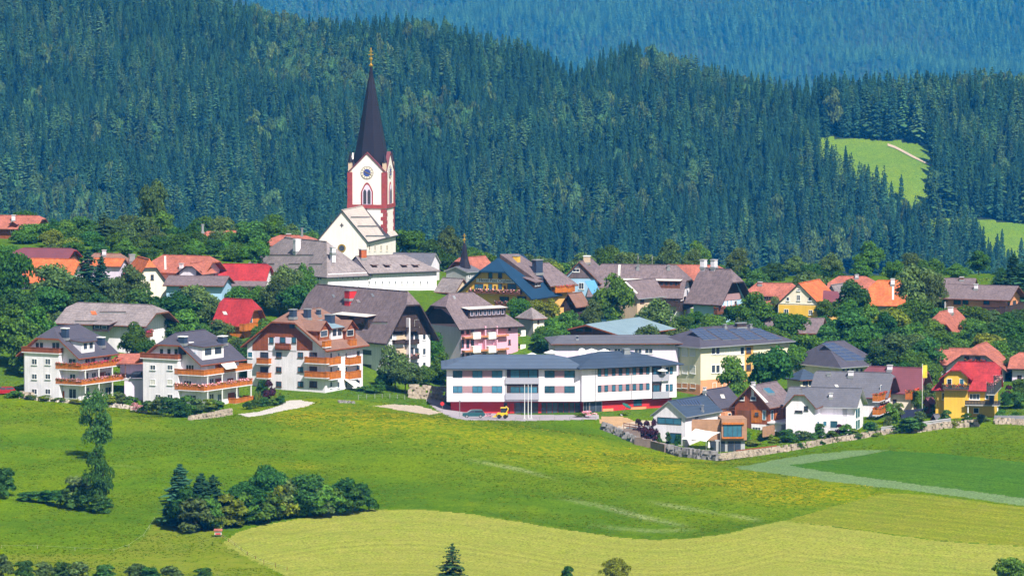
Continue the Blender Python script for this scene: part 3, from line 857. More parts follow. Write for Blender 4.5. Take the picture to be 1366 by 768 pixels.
# the land round about, one coarse sheet from below the camera to the foot of the far mountain
sx = np.arange(-1650, 1651, 30.0); sy = np.arange(-60, 8961, 30.0)
SX, SY = np.meshgrid(sx, sy, indexing='ij')
zg = np.clip(ground_z(np.clip(SX, -260, 260).ravel(), np.clip(SY, 762, 1285).ravel()).reshape(SX.shape), -112, -62) - 1.5
tt = np.clip(SY / 762, 0, 1); z_near = -3 + (zg + 3) * tt
zh = np.maximum(hill_z(np.clip(SX, -560, 560), np.clip(SY, 2785, 3790)) - 4, -330)
w1 = np.clip((SY - 1285) / 1500, 0, 1)
SZ = np.where(SY < 762, z_near, np.where(SY < 1285, zg, zg * (1 - w1) + zh * w1))
inner = (np.abs(SX) < 182) & (SY > 750) & (SY < 1300)
SZ = np.where(inner, SZ - 2.5, SZ)
SZ = np.where(SY > 3790, SZ + (-420 - SZ) * np.clip((SY - 3790) / 1800, 0, 1), SZ)
n1, n2 = SX.shape; vid2 = np.arange(n1 * n2).reshape(n1, n2)
q = np.stack([vid2[:-1, :-1], vid2[1:, :-1], vid2[1:, 1:], vid2[:-1, 1:]], -1).reshape(-1, 4)
o = obj('ground', fast_mesh('ground', np.stack([SX.ravel(), SY.ravel(), SZ.ravel()], 1), q), None, None, [G_VILL]); o['kind'] = 'structure'

# forested hill with its two clearings
P_CL1 = [(1090, 183), (1178, 186), (1238, 194), (1244, 240), (1241, 312), (1218, 314), (1160, 272), (1108, 236), (1092, 226)]
P_CL2 = [(1232, 290), (1262, 291), (1310, 294), (1366, 298), (1460, 306), (1460, 392), (1366, 384), (1325, 362), (1300, 336), (1240, 330)]
hx = np.arange(-600, 600.1, 5.0); hy = np.arange(2780, 3800.1, 5.0)
HX, HY = np.meshgrid(hx, hy, indexing='ij'); HZ = hill_z(HX, HY)
def pxof(X, Y, Z):
    d = Y * CP - Z * SP
    return 683 + F * X / d, 384 - F * (Y * SP + Z * CP) / d
hpx, hpy = pxof((HX[:-1, :-1] + HX[1:, 1:]) / 2, (HY[:-1, :-1] + HY[1:, 1:]) / 2, (HZ[:-1, :-1] + HZ[1:, 1:]) / 2)
def crestY(px):
    return HD + (345 - (np.interp(px, SKY_X, SKY_Y) + 50)) * HS
front = ((HY[:-1, :-1] + HY[1:, 1:]) / 2) < crestY(hpx) + 8
cl = (inpoly(hpx, hpy, P_CL1) | inpoly(hpx, hpy, P_CL2)) & front
vid3 = np.arange(HX.size).reshape(HX.shape)
for nm, msk, mm in (('hill', ~cl, G_WOOD), ('hill_clearing', cl, G_CLEAR)):
    ci, cj = np.where(msk)
    q = np.stack([vid3[ci, cj], vid3[ci + 1, cj], vid3[ci + 1, cj + 1], vid3[ci, cj + 1]], 1)
    u, inv = np.unique(q, return_inverse=True)
    me = fast_mesh(nm, np.stack([HX.ravel()[u], HY.ravel()[u], HZ.ravel()[u]], 1), inv.reshape(-1, 4))
    me.polygons.foreach_set('use_smooth', np.ones(len(q), bool))
    o = obj(nm, me, None, None, [mm]); o['kind'] = 'structure'
mx_ = np.arange(-1620, 1621, 20.0); my_ = np.arange(8800, 10300, 20.0)
MX, MY = np.meshgrid(mx_, my_, indexing='ij'); MZ = mount_z(MX, MY)
v4 = np.arange(MX.size).reshape(MX.shape)
q = np.stack([v4[:-1, :-1], v4[1:, :-1], v4[1:, 1:], v4[:-1, 1:]], -1).reshape(-1, 4)
o = obj('far_mountain', fast_mesh('far_mountain', np.stack([MX.ravel(), MY.ravel(), MZ.ravel()], 1), q), None, None, [G_WOOD]); o['kind'] = 'structure'

# ---------------------------------------------------------------- trees
def conifer_mesh(name, seed, h=20.0, rad=2.5, m=None, loose=0.0, levels=26, per=11, base=0.06):
    r = random.Random(seed); v = []; f = []
    for l in range(levels):
        t = l / (levels - 1)
        z = h * (base + (0.985 - base) * t)
        R_ = rad * ((1 - t) ** 0.66 * 0.95 + 0.05) * r.uniform(0.82, 1.12)
        if t < 0.12: R_ *= 0.75 + 2 * t
        n = max(4, int(per * (1 - 0.45 * t)))
        ph = r.random() * 6.28
        for i in range(n):
            a = ph + 6.283 * i / n + r.uniform(-.3, .3)
            L_ = R_ * r.uniform(0.68, 1.15) * (1 + loose * r.uniform(-.5, .6))
            w = L_ * r.uniform(.20, .30) + 0.10
            dr = L_ * r.uniform(.18, .42); up = L_ * r.uniform(.02, .14)
            ca, sa = math.cos(a), math.sin(a)
            z_ = z + r.uniform(-.3, .3) * h / levels
            def P(d, s, zz): return (ca * d - sa * s, sa * d + ca * s, z_ + zz)
            k = len(v)
            v += [P(L_ * .05, -w * .5, .25), P(L_ * .05, w * .5, .25), P(L_ * .55, w, up - dr * .35), P(L_ * .55, -w, up - dr * .35), P(L_ * .58, 0, up - dr * .1 + .05), P(L_, 0, -dr * .75)]
            f += [(k, k + 1, k + 2, k + 4), (k, k + 4, k + 3), (k + 3, k + 4, k + 5), (k + 4, k + 2, k + 5)]
            # hanging twigs
            for _ in range(2):
                d = L_ * r.uniform(.35, .95); s_ = r.uniform(-w, w) * .8; k = len(v); hl = r.uniform(.35, .9)
                v += [P(d - .22, s_ - .12, -dr * d / L_ * .7 + .1), P(d + .22, s_ + .12, -dr * d / L_ * .7 + .1), P(d, s_, -dr * d / L_ * .7 - hl)]
                f.append((k, k + 1, k + 2))
    k = len(v); v += [(-.14, 0, h * .955), (.14, .05, h * .955), (0, -.12, h * .955), (0, 0, h * 1.0)]; f += [(k, k + 1, k + 3), (k + 1, k + 2, k + 3), (k + 2, k, k + 3)]
    me = pydata(name, v, f); me.materials.append(m)
    return me
def trunk_mesh(name, h, r0, limbs=0, seed=1, spread=.3):
    m = MB(); r = random.Random(seed)
    p = Vector((0, 0, -1.0)); n = 4
    for i in range(n):
        q = Vector((r.uniform(-.02, .02) * h, r.uniform(-.02, .02) * h, -1 + (h + 1) * (i + 1) / n))
        m.bar(p, q, r0 * (1 - i / n * .85), 0, 6, r0 * (1 - (i + 1) / n * .85)); p = q
    for i in range(limbs):
        a = 6.283 * i / limbs + r.uniform(-.4, .4); z = h * r.uniform(.3, .65)
        e = Vector((math.cos(a) * spread * h, math.sin(a) * spread * h, z + h * r.uniform(.15, .35)))
        mid = Vector((e.x * .5, e.y * .5, z + (e.z - z) * .35))
        m.bar((0, 0, z), mid, r0 * .45, 0, 5, r0 * .3); m.bar(mid, e, r0 * .3, 0, 5, r0 * .08)
    me = pydata(name, m.v, m.f); me.materials.append(BARK)
    return me
def crown_mesh(name, seed, nleaf, m, lobes=16, zlo=.2, shape='round', leaf=.045, hollow=.72):
    g = np.random.default_rng(seed)
    cs = []; rs = []
    while len(cs) < lobes:
        p = g.uniform(-1, 1, 3)
        if np.dot(p, p) > 1: continue
        z = (p[2] + 1) / 2
        if shape == 'round': wr = math.sqrt(max(0.05, 1 - (2 * z - .9) ** 2)) * .34; rr = g.uniform(.13, .21)
        elif shape == 'tall': wr = (math.sin(math.pi * min(1, z * .9 + .12)) ** .6) * .30; rr = g.uniform(.12, .20)
        elif shape == 'cone': wr = (1 - z) * .36 + .02; rr = .10 + .12 * (1 - z)
        else: wr = math.sqrt(max(0.05, 1 - z * z)) * .36; rr = g.uniform(.14, .22)
        nn = math.hypot(p[0], p[1]) + 1e-6; k = min(1, nn) ** .5 * g.uniform(.62, 1.28)
        zc = zlo + .14 + (1 - zlo - .26) * z
        cs.append((p[0] / nn * wr * k, p[1] / nn * wr * k, zc)); rs.append(rr)
    cs = np.array(cs); rs = np.array(rs)
    w = rs ** 2; idx = g.choice(lobes, nleaf, p=w / w.sum())
    d = g.normal(size=(nleaf, 3)); d /= np.linalg.norm(d, axis=1)[:, None]
    d[:, 2] = np.where(d[:, 2] < -.3, -d[:, 2] * .6, d[:, 2])
    rad = rs[idx] * (hollow + (1.08 - hollow) * g.random(nleaf) ** .6)
    pos = cs[idx] + d * rad[:, None] * np.array([1, 1, .82])
    nrm = d * .9 + g.normal(size=(nleaf, 3)) * .55 + np.array([0, 0, .25])
    nrm /= np.linalg.norm(nrm, axis=1)[:, None]
    t = np.cross(nrm, g.normal(size=(nleaf, 3))); t /= np.linalg.norm(t, axis=1)[:, None]
    b = np.cross(nrm, t)
    sz = leaf * g.uniform(.6, 1.35, nleaf)[:, None]
    v = np.stack([pos - t * sz, pos + b * sz * .62, pos + t * sz, pos - b * sz * .62], 1).reshape(-1, 3)
    me = fast_mesh(name, v, np.arange(nleaf * 4).reshape(-1, 4)); me.materials.append(m)
    return me

SPR = [conifer_mesh('spruce_crown', 10 + i, 20, 2.2 + .22 * i, F_SPR, .1 * i) for i in range(5)]
LAR = [conifer_mesh('larch_crown', 30 + i, 20, 2.6 + .4 * i, F_LAR, .5, 20, 8) for i in range(3)]
DEC = {}
for kk, (mm, shp, nl, lobes, zlo, leaf) in {
        'green': (F_GRN, 'round', 5200, 30, .02, .034), 'dark': (F_DRK, 'round', 5200, 30, .02, .034), 'yellow': (F_YEL, 'round', 4400, 28, .02, .034),
        'grey': (F_GRY, 'round', 4600, 30, .02, .031), 'tall': (F_GRN, 'tall', 4600, 30, .0, .034), 'birch': (F_GRY, 'tall', 3600, 28, .02, .030),
        'thin': (F_DRK, 'tall', 3600, 28, -.04, .028), 'cone': (F_YEL, 'cone', 2400, 22, .0, .034),
        'bush': (F_GRN, 'bush', 1300, 14, -.08, .062), 'bushdark': (F_DRK, 'bush', 1300, 14, -.08, .062), 'bushyel': (F_YEL, 'bush', 1200, 14, -.08, .062),
        'bushgrey': (F_GRY, 'bush', 1200, 14, -.08, .062), 'bushred': (F_RED, 'bush', 1000, 12, -.08, .062), 'bushwhite': (F_WHT, 'bush', 500, 10, -.08, .05), 'flowerbed': (F_FLP, 'bush', 500, 10, -.08, .05)}.items():
    DEC[kk] = [crown_mesh(kk + '_crown', 100 + j * 7 + len(kk), nl, mm, lobes, zlo, shp, leaf) for j in range(3 if nl > 1500 else 2)]
TR_CON = trunk_mesh('spruce_trunk', 18.5, .24)
TR_DEC = [trunk_mesh('tree_trunk', .74, .030, 7, 5 + i) for i in range(3)]
TR_BSH = trunk_mesh('shrub_stem', .5, .02, 5, 9)
_ti = [0]
LANDMARKS = [(90, 485, 'the leftmost apartment house'), (255, 495, 'the awning apartment house'), (400, 470, 'the russet gable block'), (490, 430, 'the big purple grey guest house'), (630, 430, 'the pink hotel'), (690, 515, 'the care home front'), (850, 510, 'the care home right wing'), (820, 460, 'the low lilac hall'), (820, 436, 'the teal barn roof'), (965, 470, 'the solar roofed school'), (1110, 480, 'the dark gymnasium roof'), (895, 560, 'the solar panel house'), (978, 580, 'the timber clad box'), (1020, 550, 'the brown timber chalet'), (1100, 545, 'the white terrace house'), (1145, 510, 'the large grey roof'), (1195, 510, 'the plum roof'), (1290, 515, 'the bright red roof'), (1305, 475, 'the salmon half-hipped gable'), (1362, 480, 'the salmon roof at the right edge'), (1255, 432, 'the red brown log house'), (1305, 395, 'the long chalet'), (1190, 390, 'the long orange roof'), (1070, 400, 'the yellow gable house'), (1025, 392, 'the faded red roof'), (1060, 432, 'the low ochre building'), (665, 375, 'the blue roofed hotel'), (708, 430, 'the turret house'), (860, 370, 'the long inn'), (855, 390, 'the beige house'), (965, 380, 'the dark shingled house'), (410, 345, 'the rectory'), (540, 360, 'the rectory wing'), (475, 310, 'the church nave'), (618, 350, 'the needle spire'), (245, 352, 'the salmon half-hipped roofs'), (260, 385, 'the low mauve roof'), (320, 365, 'the long red roof'), (195, 370, 'the cream orange roofed gable'), (140, 345, 'the tan roof'), (50, 338, 'the long dark red roof'), (60, 360, 'the broad orange roof'), (25, 297, 'the top left farmhouse'), (290, 316, 'the solar farm roof'), (318, 418, 'the red chalet'), (140, 425, 'the old shingled farmhouse'), (178, 515, 'the garage block'), (390, 320, 'the small red roof behind the rectory'), (765, 400, 'the pointed dark hut'), (350, 660, 'the meadow thicket middle'), (250, 660, 'the thicket spruces'), (450, 660, 'the thicket right end'), (1295, 378, 'the small mauve roof'), (1350, 560, 'the grey board wall'), (1210, 552, 'the navy wall')]
ADJ = {'green': 'green leafy', 'grey': 'grey green', 'dark': 'dark round', 'tall': 'upright green', 'birch': 'pale slender', 'yellow': 'yellow green', 'bush': 'green', 'bushdark': 'dark green', 'bushyel': 'yellow green', 'bushgrey': 'grey green', 'bushred': 'dark red', 'bushwhite': 'white flowering', 'flowerbed': 'pink flowering', 'cone': 'conical'}
_used = {}
def auto_label(cx, y, kind, noun):
    lx, ly, nm = min(LANDMARKS, key=lambda q: (q[0] - cx) ** 2 + 2.2 * (q[1] - y) ** 2)
    dx, dy = cx - lx, y - ly
    pos = ('left of' if dx < 0 else 'right of') if abs(dx) > 1.2 * abs(dy) else ('above' if dy < 0 else 'below')
    lb = '%s %s %s %s' % (ADJ.get(kind, 'leafy'), noun, pos, nm)
    n = _used.get(lb, 0); _used[lb] = n + 1
    return lb if n == 0 else '%s %s' % (('second', 'third', 'fourth', 'fifth', 'sixth', 'seventh', 'eighth')[min(n - 1, 6)], lb)
def tree(cx, ytop, wpx, Y, kind, label, cat='tree', group=None, ybase=None, name=None):
    """tree rooted in the ground at picture column cx and distance Y, its tip at picture row ytop"""
    if ybase is not None:
        p = ground_px(cx, ybase); Y = p.y
    X = at(cx, 400, Y).x
    X = (cx - 683) / F * (Y * CP + 85 * SP)
    zb = gz(X, Y); h = (zrow(ytop, Y) - zb) * 1.03; w = wpx * Y / F * (1.38 if ybase else 1.28)
    i = _ti[0]; _ti[0] += 1
    if group and 'hedge' not in group and 'columnar' not in group: label = auto_label(cx, ytop + 8, kind, 'wall plant' if 'stone walls' in group else 'forest foot tree' if 'forest foot' in group else 'belt tree' if 'belt' in group else 'garden tree' if kind in ('green', 'grey', 'dark', 'tall', 'birch', 'yellow') else 'low shrub')
    rz = Matrix.Rotation(i * 2.399, 4, 'Z')
    bush = kind.startswith('bush') or kind == 'flowerbed'
    if h < .85 * w and not bush:
        zb -= .85 * w - h; h = .85 * w
    h = max(h, 0.6)
    nm = name or ('shrub' if bush else 'spruce_tree' if kind == 'spruce' else 'larch_tree' if kind == 'larch' else 'broadleaf_tree')
    r = empty(nm, Matrix.Translation((X, Y, zb - .1)) @ rz)
    tag(r, label, cat if not bush else 'shrub', group)
    if kind in ('spruce', 'larch'):
        me = (SPR if kind == 'spruce' else LAR)[i % (5 if kind == 'spruce' else 3)]
        S = Matrix.Diagonal((w / 3.9, w / 3.9, h / 20, 1)); tm = TR_CON
    else:
        me = DEC[kind][i % len(DEC[kind])]
        S = Matrix.Diagonal((w, w, h, 1)); tm = TR_BSH if bush else TR_DEC[i % 3]
    c = bpy.data.objects.new('foliage' if bush else 'crown', me); C.objects.link(c); c.parent = r; c.matrix_basis = S
    t_ = bpy.data.objects.new('stem' if bush else 'trunk', tm); C.objects.link(t_); t_.parent = r; t_.matrix_basis = S
    return r

# ---- forest on the hill: jittered rows, larger trees at the foot, smaller near the crest
def in_clear(px, py):
    return inpoly(px, py, P_CL1) | inpoly(px, py, P_CL2)
pts = []
Y = 2796.0
while Y < 3620:
    t = (Y - 2880) / 520
    right_only = Y < 2872
    sp = 6.2 - 1.9 * min(1, max(0, t))
    n = int(930 / sp)
    xs = (np.arange(n) - n / 2) * sp + nrg.uniform(-.42, .42, n) * sp
    ys = Y + nrg.uniform(-.45, .45, n) * sp
    zs = hill_z(xs, ys); px, py = pxof(xs, ys, zs)
    ok = (ys < crestY(px) + 30) & (px > -90) & (px < 1456) & ~in_clear(px, py)
    ok &= nrg.random(n) > .06
    if right_only: ok &= px > 1225
    for a, b, c, x_, y_ in zip(xs[ok], ys[ok], zs[ok], px[ok], py[ok]):
        pts.append((a, b, c, x_, y_))
    Y += sp * .92
pts = np.array(pts)
tt_ = np.clip((pts[:, 1] - 2880) / 520, 0, 1)
hmul = 0.78 + .5 * vnoise(pts[:, 0], pts[:, 1], 52)
hh = (24.0 - 7.5 * tt_) * hmul * nrg.uniform(.66, 1.25, len(pts))
ridge_r = (pts[:, 3] > 1090) & (pts[:, 4] < 185); hh[ridge_r] = nrg.uniform(26, 34, ridge_r.sum())
right_r = (pts[:, 3] > 1240) & (pts[:, 4] < 292); hh[right_r] = np.clip(hh[right_r], 20, 31)
edge = (pts[:, 3] > 1080) & (pts[:, 3] < 1330) & (pts[:, 4] > 240); hh[edge] = np.clip(hh[edge], 21, 31)
lar = (vnoise(pts[:, 0] + 40, pts[:, 1], 36) > .60) & (nrg.random(len(pts)) < .5) | (nrg.random(len(pts)) < .08)
rr_ = hh * nrg.uniform(.125, .16, len(pts))
rr_[lar] *= 1.15
order = np.argsort(-(hh * rr_ / pts[:, 1] ** 2) + (pts[:, 4] < 230) * 1.0 + ((pts[:, 3] < 0) | (pts[:, 3] > 1366)) * 1.0)
# the trees of the forest edge show largest: each its own object
solo = np.zeros(len(pts), bool)
key = pts[:, 1] + 900 * ((pts[:, 3] < 5) | (pts[:, 3] > 1361)) + 900 * (pts[:, 1] < 2882) * (pts[:, 3] < 1200)
near300 = np.argsort(key)[:300]
solo[near300] = True
for i in near300:
    X, Y, Z = pts[i, :3]
    il = bool(lar[i])
    r = empty('larch_tree' if il else 'spruce_tree', Matrix.Translation((X, Y, Z - .2)) @ Matrix.Rotation(i * 1.7, 4, 'Z'))
    tag(r, 'light green larch standing in the lowest rows of the forest' if il else 'dark spruce standing in the lowest rows of the forest behind the village', 'larch' if il else 'spruce', 'larches of the forest edge' if il else 'spruces of the forest edge')
    S = Matrix.Diagonal((rr_[i] / 2.5, rr_[i] / 2.5, hh[i] / 20, 1))
    me = LAR[i % 3] if il else SPR[i % 5]
    c = bpy.data.objects.new('crown', me); C.objects.link(c); c.parent = r; c.matrix_basis = S
    t_ = bpy.data.objects.new('trunk', TR_CON); C.objects.link(t_); t_.parent = r; t_.matrix_basis = S

def scatter(name, P, sxy, sz, var, meshes, label, cat):
    """one forest object: points carrying instances of a few tree meshes"""
    coll = bpy.data.collections.new(name + '_kinds')
    for i, me in enumerate(meshes):
        coll.objects.link(bpy.data.objects.new('forest_kind_%02d' % i, me))
    me = bpy.data.meshes.new(name)
    me.vertices.add(len(P)); me.vertices.foreach_set('co', P.astype(np.float32).ravel())
    def at_(n, ty, d, k):
        a = me.attributes.new(n, ty, 'POINT'); a.data.foreach_set(k, d)
    at_('scl', 'FLOAT_VECTOR', np.stack([sxy, sxy, sz], 1).astype(np.float32).ravel(), 'vector')
    at_('rot', 'FLOAT', nrg.uniform(0, 6.28, len(P)).astype(np.float32), 'value')
    at_('kind', 'INT', var.astype(np.int32), 'value')
    o = obj(name, me)
    ng = bpy.data.node_groups.new(name + '_scatter', 'GeometryNodeTree')
    ng.interface.new_socket('Geometry', in_out='INPUT', socket_type='NodeSocketGeometry')
    ng.interface.new_socket('Geometry', in_out='OUTPUT', socket_type='NodeSocketGeometry')
    N, L = ng.nodes, ng.links
    gi, go = N.new('NodeGroupInput'), N.new('NodeGroupOutput')
    ci = N.new('GeometryNodeCollectionInfo'); ci.inputs['Collection'].default_value = coll; ci.inputs['Separate Children'].default_value = True
    ip = N.new('GeometryNodeInstanceOnPoints'); ip.inputs['Pick Instance'].default_value = True
    def na(n, ty):
        x = N.new('GeometryNodeInputNamedAttribute'); x.data_type = ty; x.inputs['Name'].default_value = n; return x.outputs['Attribute']
    cx_ = N.new('ShaderNodeCombineXYZ'); L.new(na('rot', 'FLOAT'), cx_.inputs['Z'])
    L.new(gi.outputs[0], ip.inputs['Points']); L.new(ci.outputs[0], ip.inputs['Instance'])
    L.new(na('kind', 'INT'), ip.inputs['Instance Index'])
    er = N.new('FunctionNodeEulerToRotation'); L.new(cx_.outputs[0], er.inputs[0]); L.new(er.outputs[0], ip.inputs['Rotation'])
    L.new(na('scl', 'FLOAT_VECTOR'), ip.inputs['Scale'])
    L.new(ip.outputs[0], go.inputs[0])
    md = o.modifiers.new('scatter', 'NODES'); md.node_group = ng
    tag(o, label, cat, None, 'stuff')
    return o
rest = ~solo
BRD = []
for j in range(3):
    me = crown_mesh('broadleaf_crown', 300 + j, 1500, F_LAR if j < 2 else F_GRY, 20, .05, 'round' if j else 'tall', .05)
    me.transform(Matrix.Diagonal((5.4, 5.4, 19, 1))); BRD.append(me)
var = np.where(lar, 5 + nrg.integers(0, 3, len(pts)), nrg.integers(0, 5, len(pts)))
brd = ((vnoise(pts[:, 0] + 240, pts[:, 1] + 30, 48) > .70) & (nrg.random(len(pts)) < .6)) | (nrg.random(len(pts)) < .02)
var = np.where(brd & ~lar, 8 + nrg.integers(0, 3, len(pts)), var)
rr_ = np.where(brd, rr_ * 1.35, rr_)
scatter('forest', pts[rest, :3] - np.array([0, 0, .2]), rr_[rest] / 2.5, hh[rest] / 20, var[rest], SPR + LAR + BRD, 'dense dark conifer forest covering the hill behind the church', 'forest')
fp = []
Y = 8880.0
while Y < 10150:
    sp = 11.0; n = int(1800 / sp)
    xs = -560 + np.arange(n) * sp + nrg.uniform(-.45, .45, n) * sp; ys = Y + nrg.uniform(-.45, .45, n) * sp
    zs = mount_z(xs, ys); px, py = pxof(xs, ys, zs)
    ok = (px > 330) & (px < 1440) & (py < 215) & (py > -60)
    fp.append(np.stack([xs[ok], ys[ok], zs[ok]], 1)); Y += sp
fp = np.concatenate(fp)
fh = (14 + 18 * vnoise(fp[:, 0], fp[:, 1], 110)) * nrg.uniform(.75, 1.2, len(fp))
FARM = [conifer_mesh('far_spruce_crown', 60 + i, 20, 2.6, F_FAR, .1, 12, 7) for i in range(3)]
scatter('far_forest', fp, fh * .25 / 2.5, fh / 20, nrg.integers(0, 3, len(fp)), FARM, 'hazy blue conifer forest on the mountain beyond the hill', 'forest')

# tussocks that roughen the meadow and the field edges
def tuft_mesh(name, seed, m, n=11, spread=.42, h=.34):
    r = random.Random(seed); v = []; f = []
    for i in range(n):
        a = r.uniform(0, 6.28); d = r.uniform(0, spread); x, y = math.cos(a) * d, math.sin(a) * d
        b = r.uniform(0, 6.28); w = r.uniform(.06, .13); k = len(v); hh2 = h * r.uniform(.5, 1.1)
        v += [(x - math.cos(b) * w, y - math.sin(b) * w, -.05), (x + math.cos(b) * w, y + math.sin(b) * w, -.05), (x + r.uniform(-.18, .18), y + r.uniform(-.18, .18), hh2)]
        f.append((k, k + 1, k + 2))
    me = pydata(name, v, f); me.materials.append(m); return me
F_T1 = foliage('tussock_green', (0.098, 0.180, 0.004), 0.02, .3, .5, .3); F_T2 = foliage('tussock_pale', (0.165, 0.205, 0.010), 0.02, .3, .5, .3); F_T3 = foliage('tussock_buttercup', (0.40, 0.30, 0.006), 0.015, .3, .2, .4)
ci, cj = np.where(((reg == 0) | (reg == 1)) & (PX > -30) & (PX < 1396) & (PY < 790) & (cym < 1030))
pick = nrg.choice(len(ci), min(70000, len(ci)), replace=False); ci, cj = ci[pick], cj[pick]
tp = np.stack([cxm[ci, cj] + nrg.uniform(-.3, .3, len(ci)), cym[ci, cj] + nrg.uniform(-.5, .5, len(ci)), czm[ci, cj]], 1)
dens = vnoise(tp[:, 0], tp[:, 1], 11) * .6 + vnoise(tp[:, 0] + 31, tp[:, 1], 3.5) * .4
keep = nrg.random(len(tp)) < np.clip((dens - .25) * 2.2, .08, 1); tp = tp[keep]
tpx, tpy = pxof(tp[:, 0], tp[:, 1], tp[:, 2])
flw = np.clip(band(tpx, tpy, [(360, 552), (500, 560), (640, 580), (760, 600), (900, 628), (1050, 652), (1190, 662)], 30), 0, 1)
tk_ = np.where(nrg.random(len(tp)) < .3 * flw, 2, np.where(nrg.random(len(tp)) < .35, 1, 0))
ts = nrg.uniform(.45, 1.0, len(tp))
scatter('meadow_tussocks', tp, ts, ts * nrg.uniform(.18, .42, len(tp)), tk_, [tuft_mesh('tussock', 1, F_T1), tuft_mesh('tussock_pale', 2, F_T2), tuft_mesh('buttercup_tuft', 3, F_T3)], 'grass tussocks and buttercups roughening the meadow slope', 'grass')
# ---------------------------------------------------------------- buildings of the village
# -- two white apartment houses at the left front
def apartment(name, label, xl, xn, xr, yb, ye, Y, yr, bay, bayy, gw, bx, rows, chim, dorm, b_rail):
    b = Bld(name, label, xl, xn, xr, yb, ye, Y, 60, WHITE, 'apartment house')
    b.roof('x', yr, .42, .55, 1.0, 1.3, R_SLATE, WOODR, .3)
    # projecting stair bay with a terrace on top
    v1 = b.fl(bay[0], yb, 1.2)[0]; v0 = b.fl(bay[1], yb, 1.2)[0]; zt = b.fl(bay[0], bayy, 1.2)[1]
    b.part('bay', MB().box(-1.2, .1, v0, v1, -4, zt), [WHITE])
    b.balcony([(-.01, v1 + .5), (-1.5, v1 + .5), (-1.5, v0 - .2), (-.01, v0 - .2)], [], zt + .2, .95, WOODR)
    for x in gw[0]: b.win('L', x - 1.9, gw[1], x + 1.9, gw[2], 0, FRAMED, sill=False)
    for y0, y1, xs, kw in rows:
        for x in xs: b.win('L', x - 3.6, y0, x + 3.6, y1, 1, off=1.2, **kw)
    # wrap-round balconies
    va = b.fl(bx[0], yb, 0)[0]
    ue = b.fr(bx[1], yb, 1.8)[0]
    zs = []
    for yt, y2, fl in b_rail:
        zt_ = b.fr(xn + 8, yt, 1.6)[1]; z0 = b.fr(xn + 8, y2, 1.6)[1]
        b.balcony([(-1.2, va), (-1.2, -1.6), (ue, -1.6), (ue, 1.5)], [(b.R, 1.5), (b.R, .0), (0, .0), (0, va)], z0 + .2, zt_ - z0 - .2, WOOD, WHITE, fl)
        zs.append(z0)
    for u in np.linspace(.2, ue - .3, 4):
        b.part('post', MB().box(u - .09, u + .09, -1.55, -1.37, -1.5, max(zs)), [FRAMEW])
    for c in chim: b.chimney(*c[:3], w=c[3], l=c[4], m=CHIMD, cap=FRAMEW)
    b.dormer(*dorm, ks=.12, m=R_SLATE, wm=WHITE, wn=2, wf=FRAMEW)
    return b
b1 = apartment('apartment_house', 'white apartment house with slate roof, leftmost of the front row', 32, 105, 149, 533, 472, 999, 434.5,
               (33, 79), 470, ([50, 55.5, 72, 77], 457, 468), (79, 171),
               [(478, 486.5, (46, 64), dict()), (498, 506, (46, 64), dict()), (518, 526, (46, 64), dict())],
               [(87, 452, 437, 1.0, 1.2), (135, 462, 449, 1.0, 1.2)], ((108, 470.0), (127, 469.5), 2.1),
               [(485, 494, F_FLW), (506, 514, F_FLP)])
b1.skylight(103, 456, 6, 6, R_LIGHT)
for x0, y0, x1, y1 in ((91.5, 477.5, 101.5, 485), (93, 498, 101, 505.5), (92, 518, 102, 532)): b1.win('L', x0, y0, x1, y1, 1, sill=False)
for x0, y0, x1, y1 in ((113, 476, 120, 486), (121, 477, 127, 486), (138, 476, 146, 485), (112, 497, 118, 507), (122, 497, 128, 507), (139, 497, 147, 507), (112, 517, 119, 531), (140, 516, 148, 528)): b1.win('R', x0, y0, x1, y1, 1, sill=False)
b1.rect('door', 'L', 79.5, 521, 86, 532, WOODR)
b1.rect('screen', 'R', 130, 497, 141, 505, WOODR, .06)
b2 = apartment('apartment_house', 'white apartment house with cream awning and long wooden balconies beside the leftmost one', 191, 268, 319, 545, 481, 994, 442.5,
               (191, 237.5), 478, ([215.5, 225.5, 235], 465.5, 477), (237.5, 338),
               [(486, 493.5, (204, 227), dict()), (505.5, 513.5, (204, 227), dict(gm=BLIND)), (525.5, 532, (211, 227), dict())],
               [(244, 459, 448, 1.2, 1.4), (297, 459, 447.5, 1.7, 1.2)], ((268, 478.5), (300, 478), 2.5),
               [(493, 501.5, None), (513, 522, F_FLP)])
b2.skylight(256, 459, 7, 5, R_LIGHT)
b2.skylight(262, 470, 6, 5)
for x0, y0, x1, y1 in ((248, 486, 259, 494), (245, 507, 256, 515), (248, 526, 262, 537)): b2.win('L', x0, y0, x1, y1, 2, sill=False)
for x0, y0, x1, y1, g in ((277, 484, 285, 492, BLIND), (279, 505, 285, 513, GLASS), (304, 505, 311, 513, GLASS), (279, 525, 285, 536, GLASS), (290, 525, 296, 536, GLASS), (306, 525, 316, 538, GLASSB)): b2.win('R', x0, y0, x1, y1, 1, gm=g, sill=False)
b2.rect('screen', 'R', 287, 484, 298, 499, WOOD, .08); b2.rect('screen', 'R', 287, 505, 296, 513, WOODR, .08); b2.rect('screen', 'R', 303, 505, 311, 513, WOODR, .08); b2.rect('screen', 'R', 304, 524, 313, 532, WOODR, .08)
u0, z0 = b2.fr(290, 480, .2); u1, z1 = b2.fr(316, 490, 2.2)
b2.part('awning', MB().prism([(u0, -.2, z0), (b2.fr(310, 480, .2)[0], -.2, z0), (u1, -2.3, z1), (b2.fr(301, 490, 2.2)[0], -2.3, z1)], (0, 0, -.06), 0), [CLOTHW])
ua = b2.fr(305, 540)[0]; ub = b2.fr(340, 540, 1.8)[0]
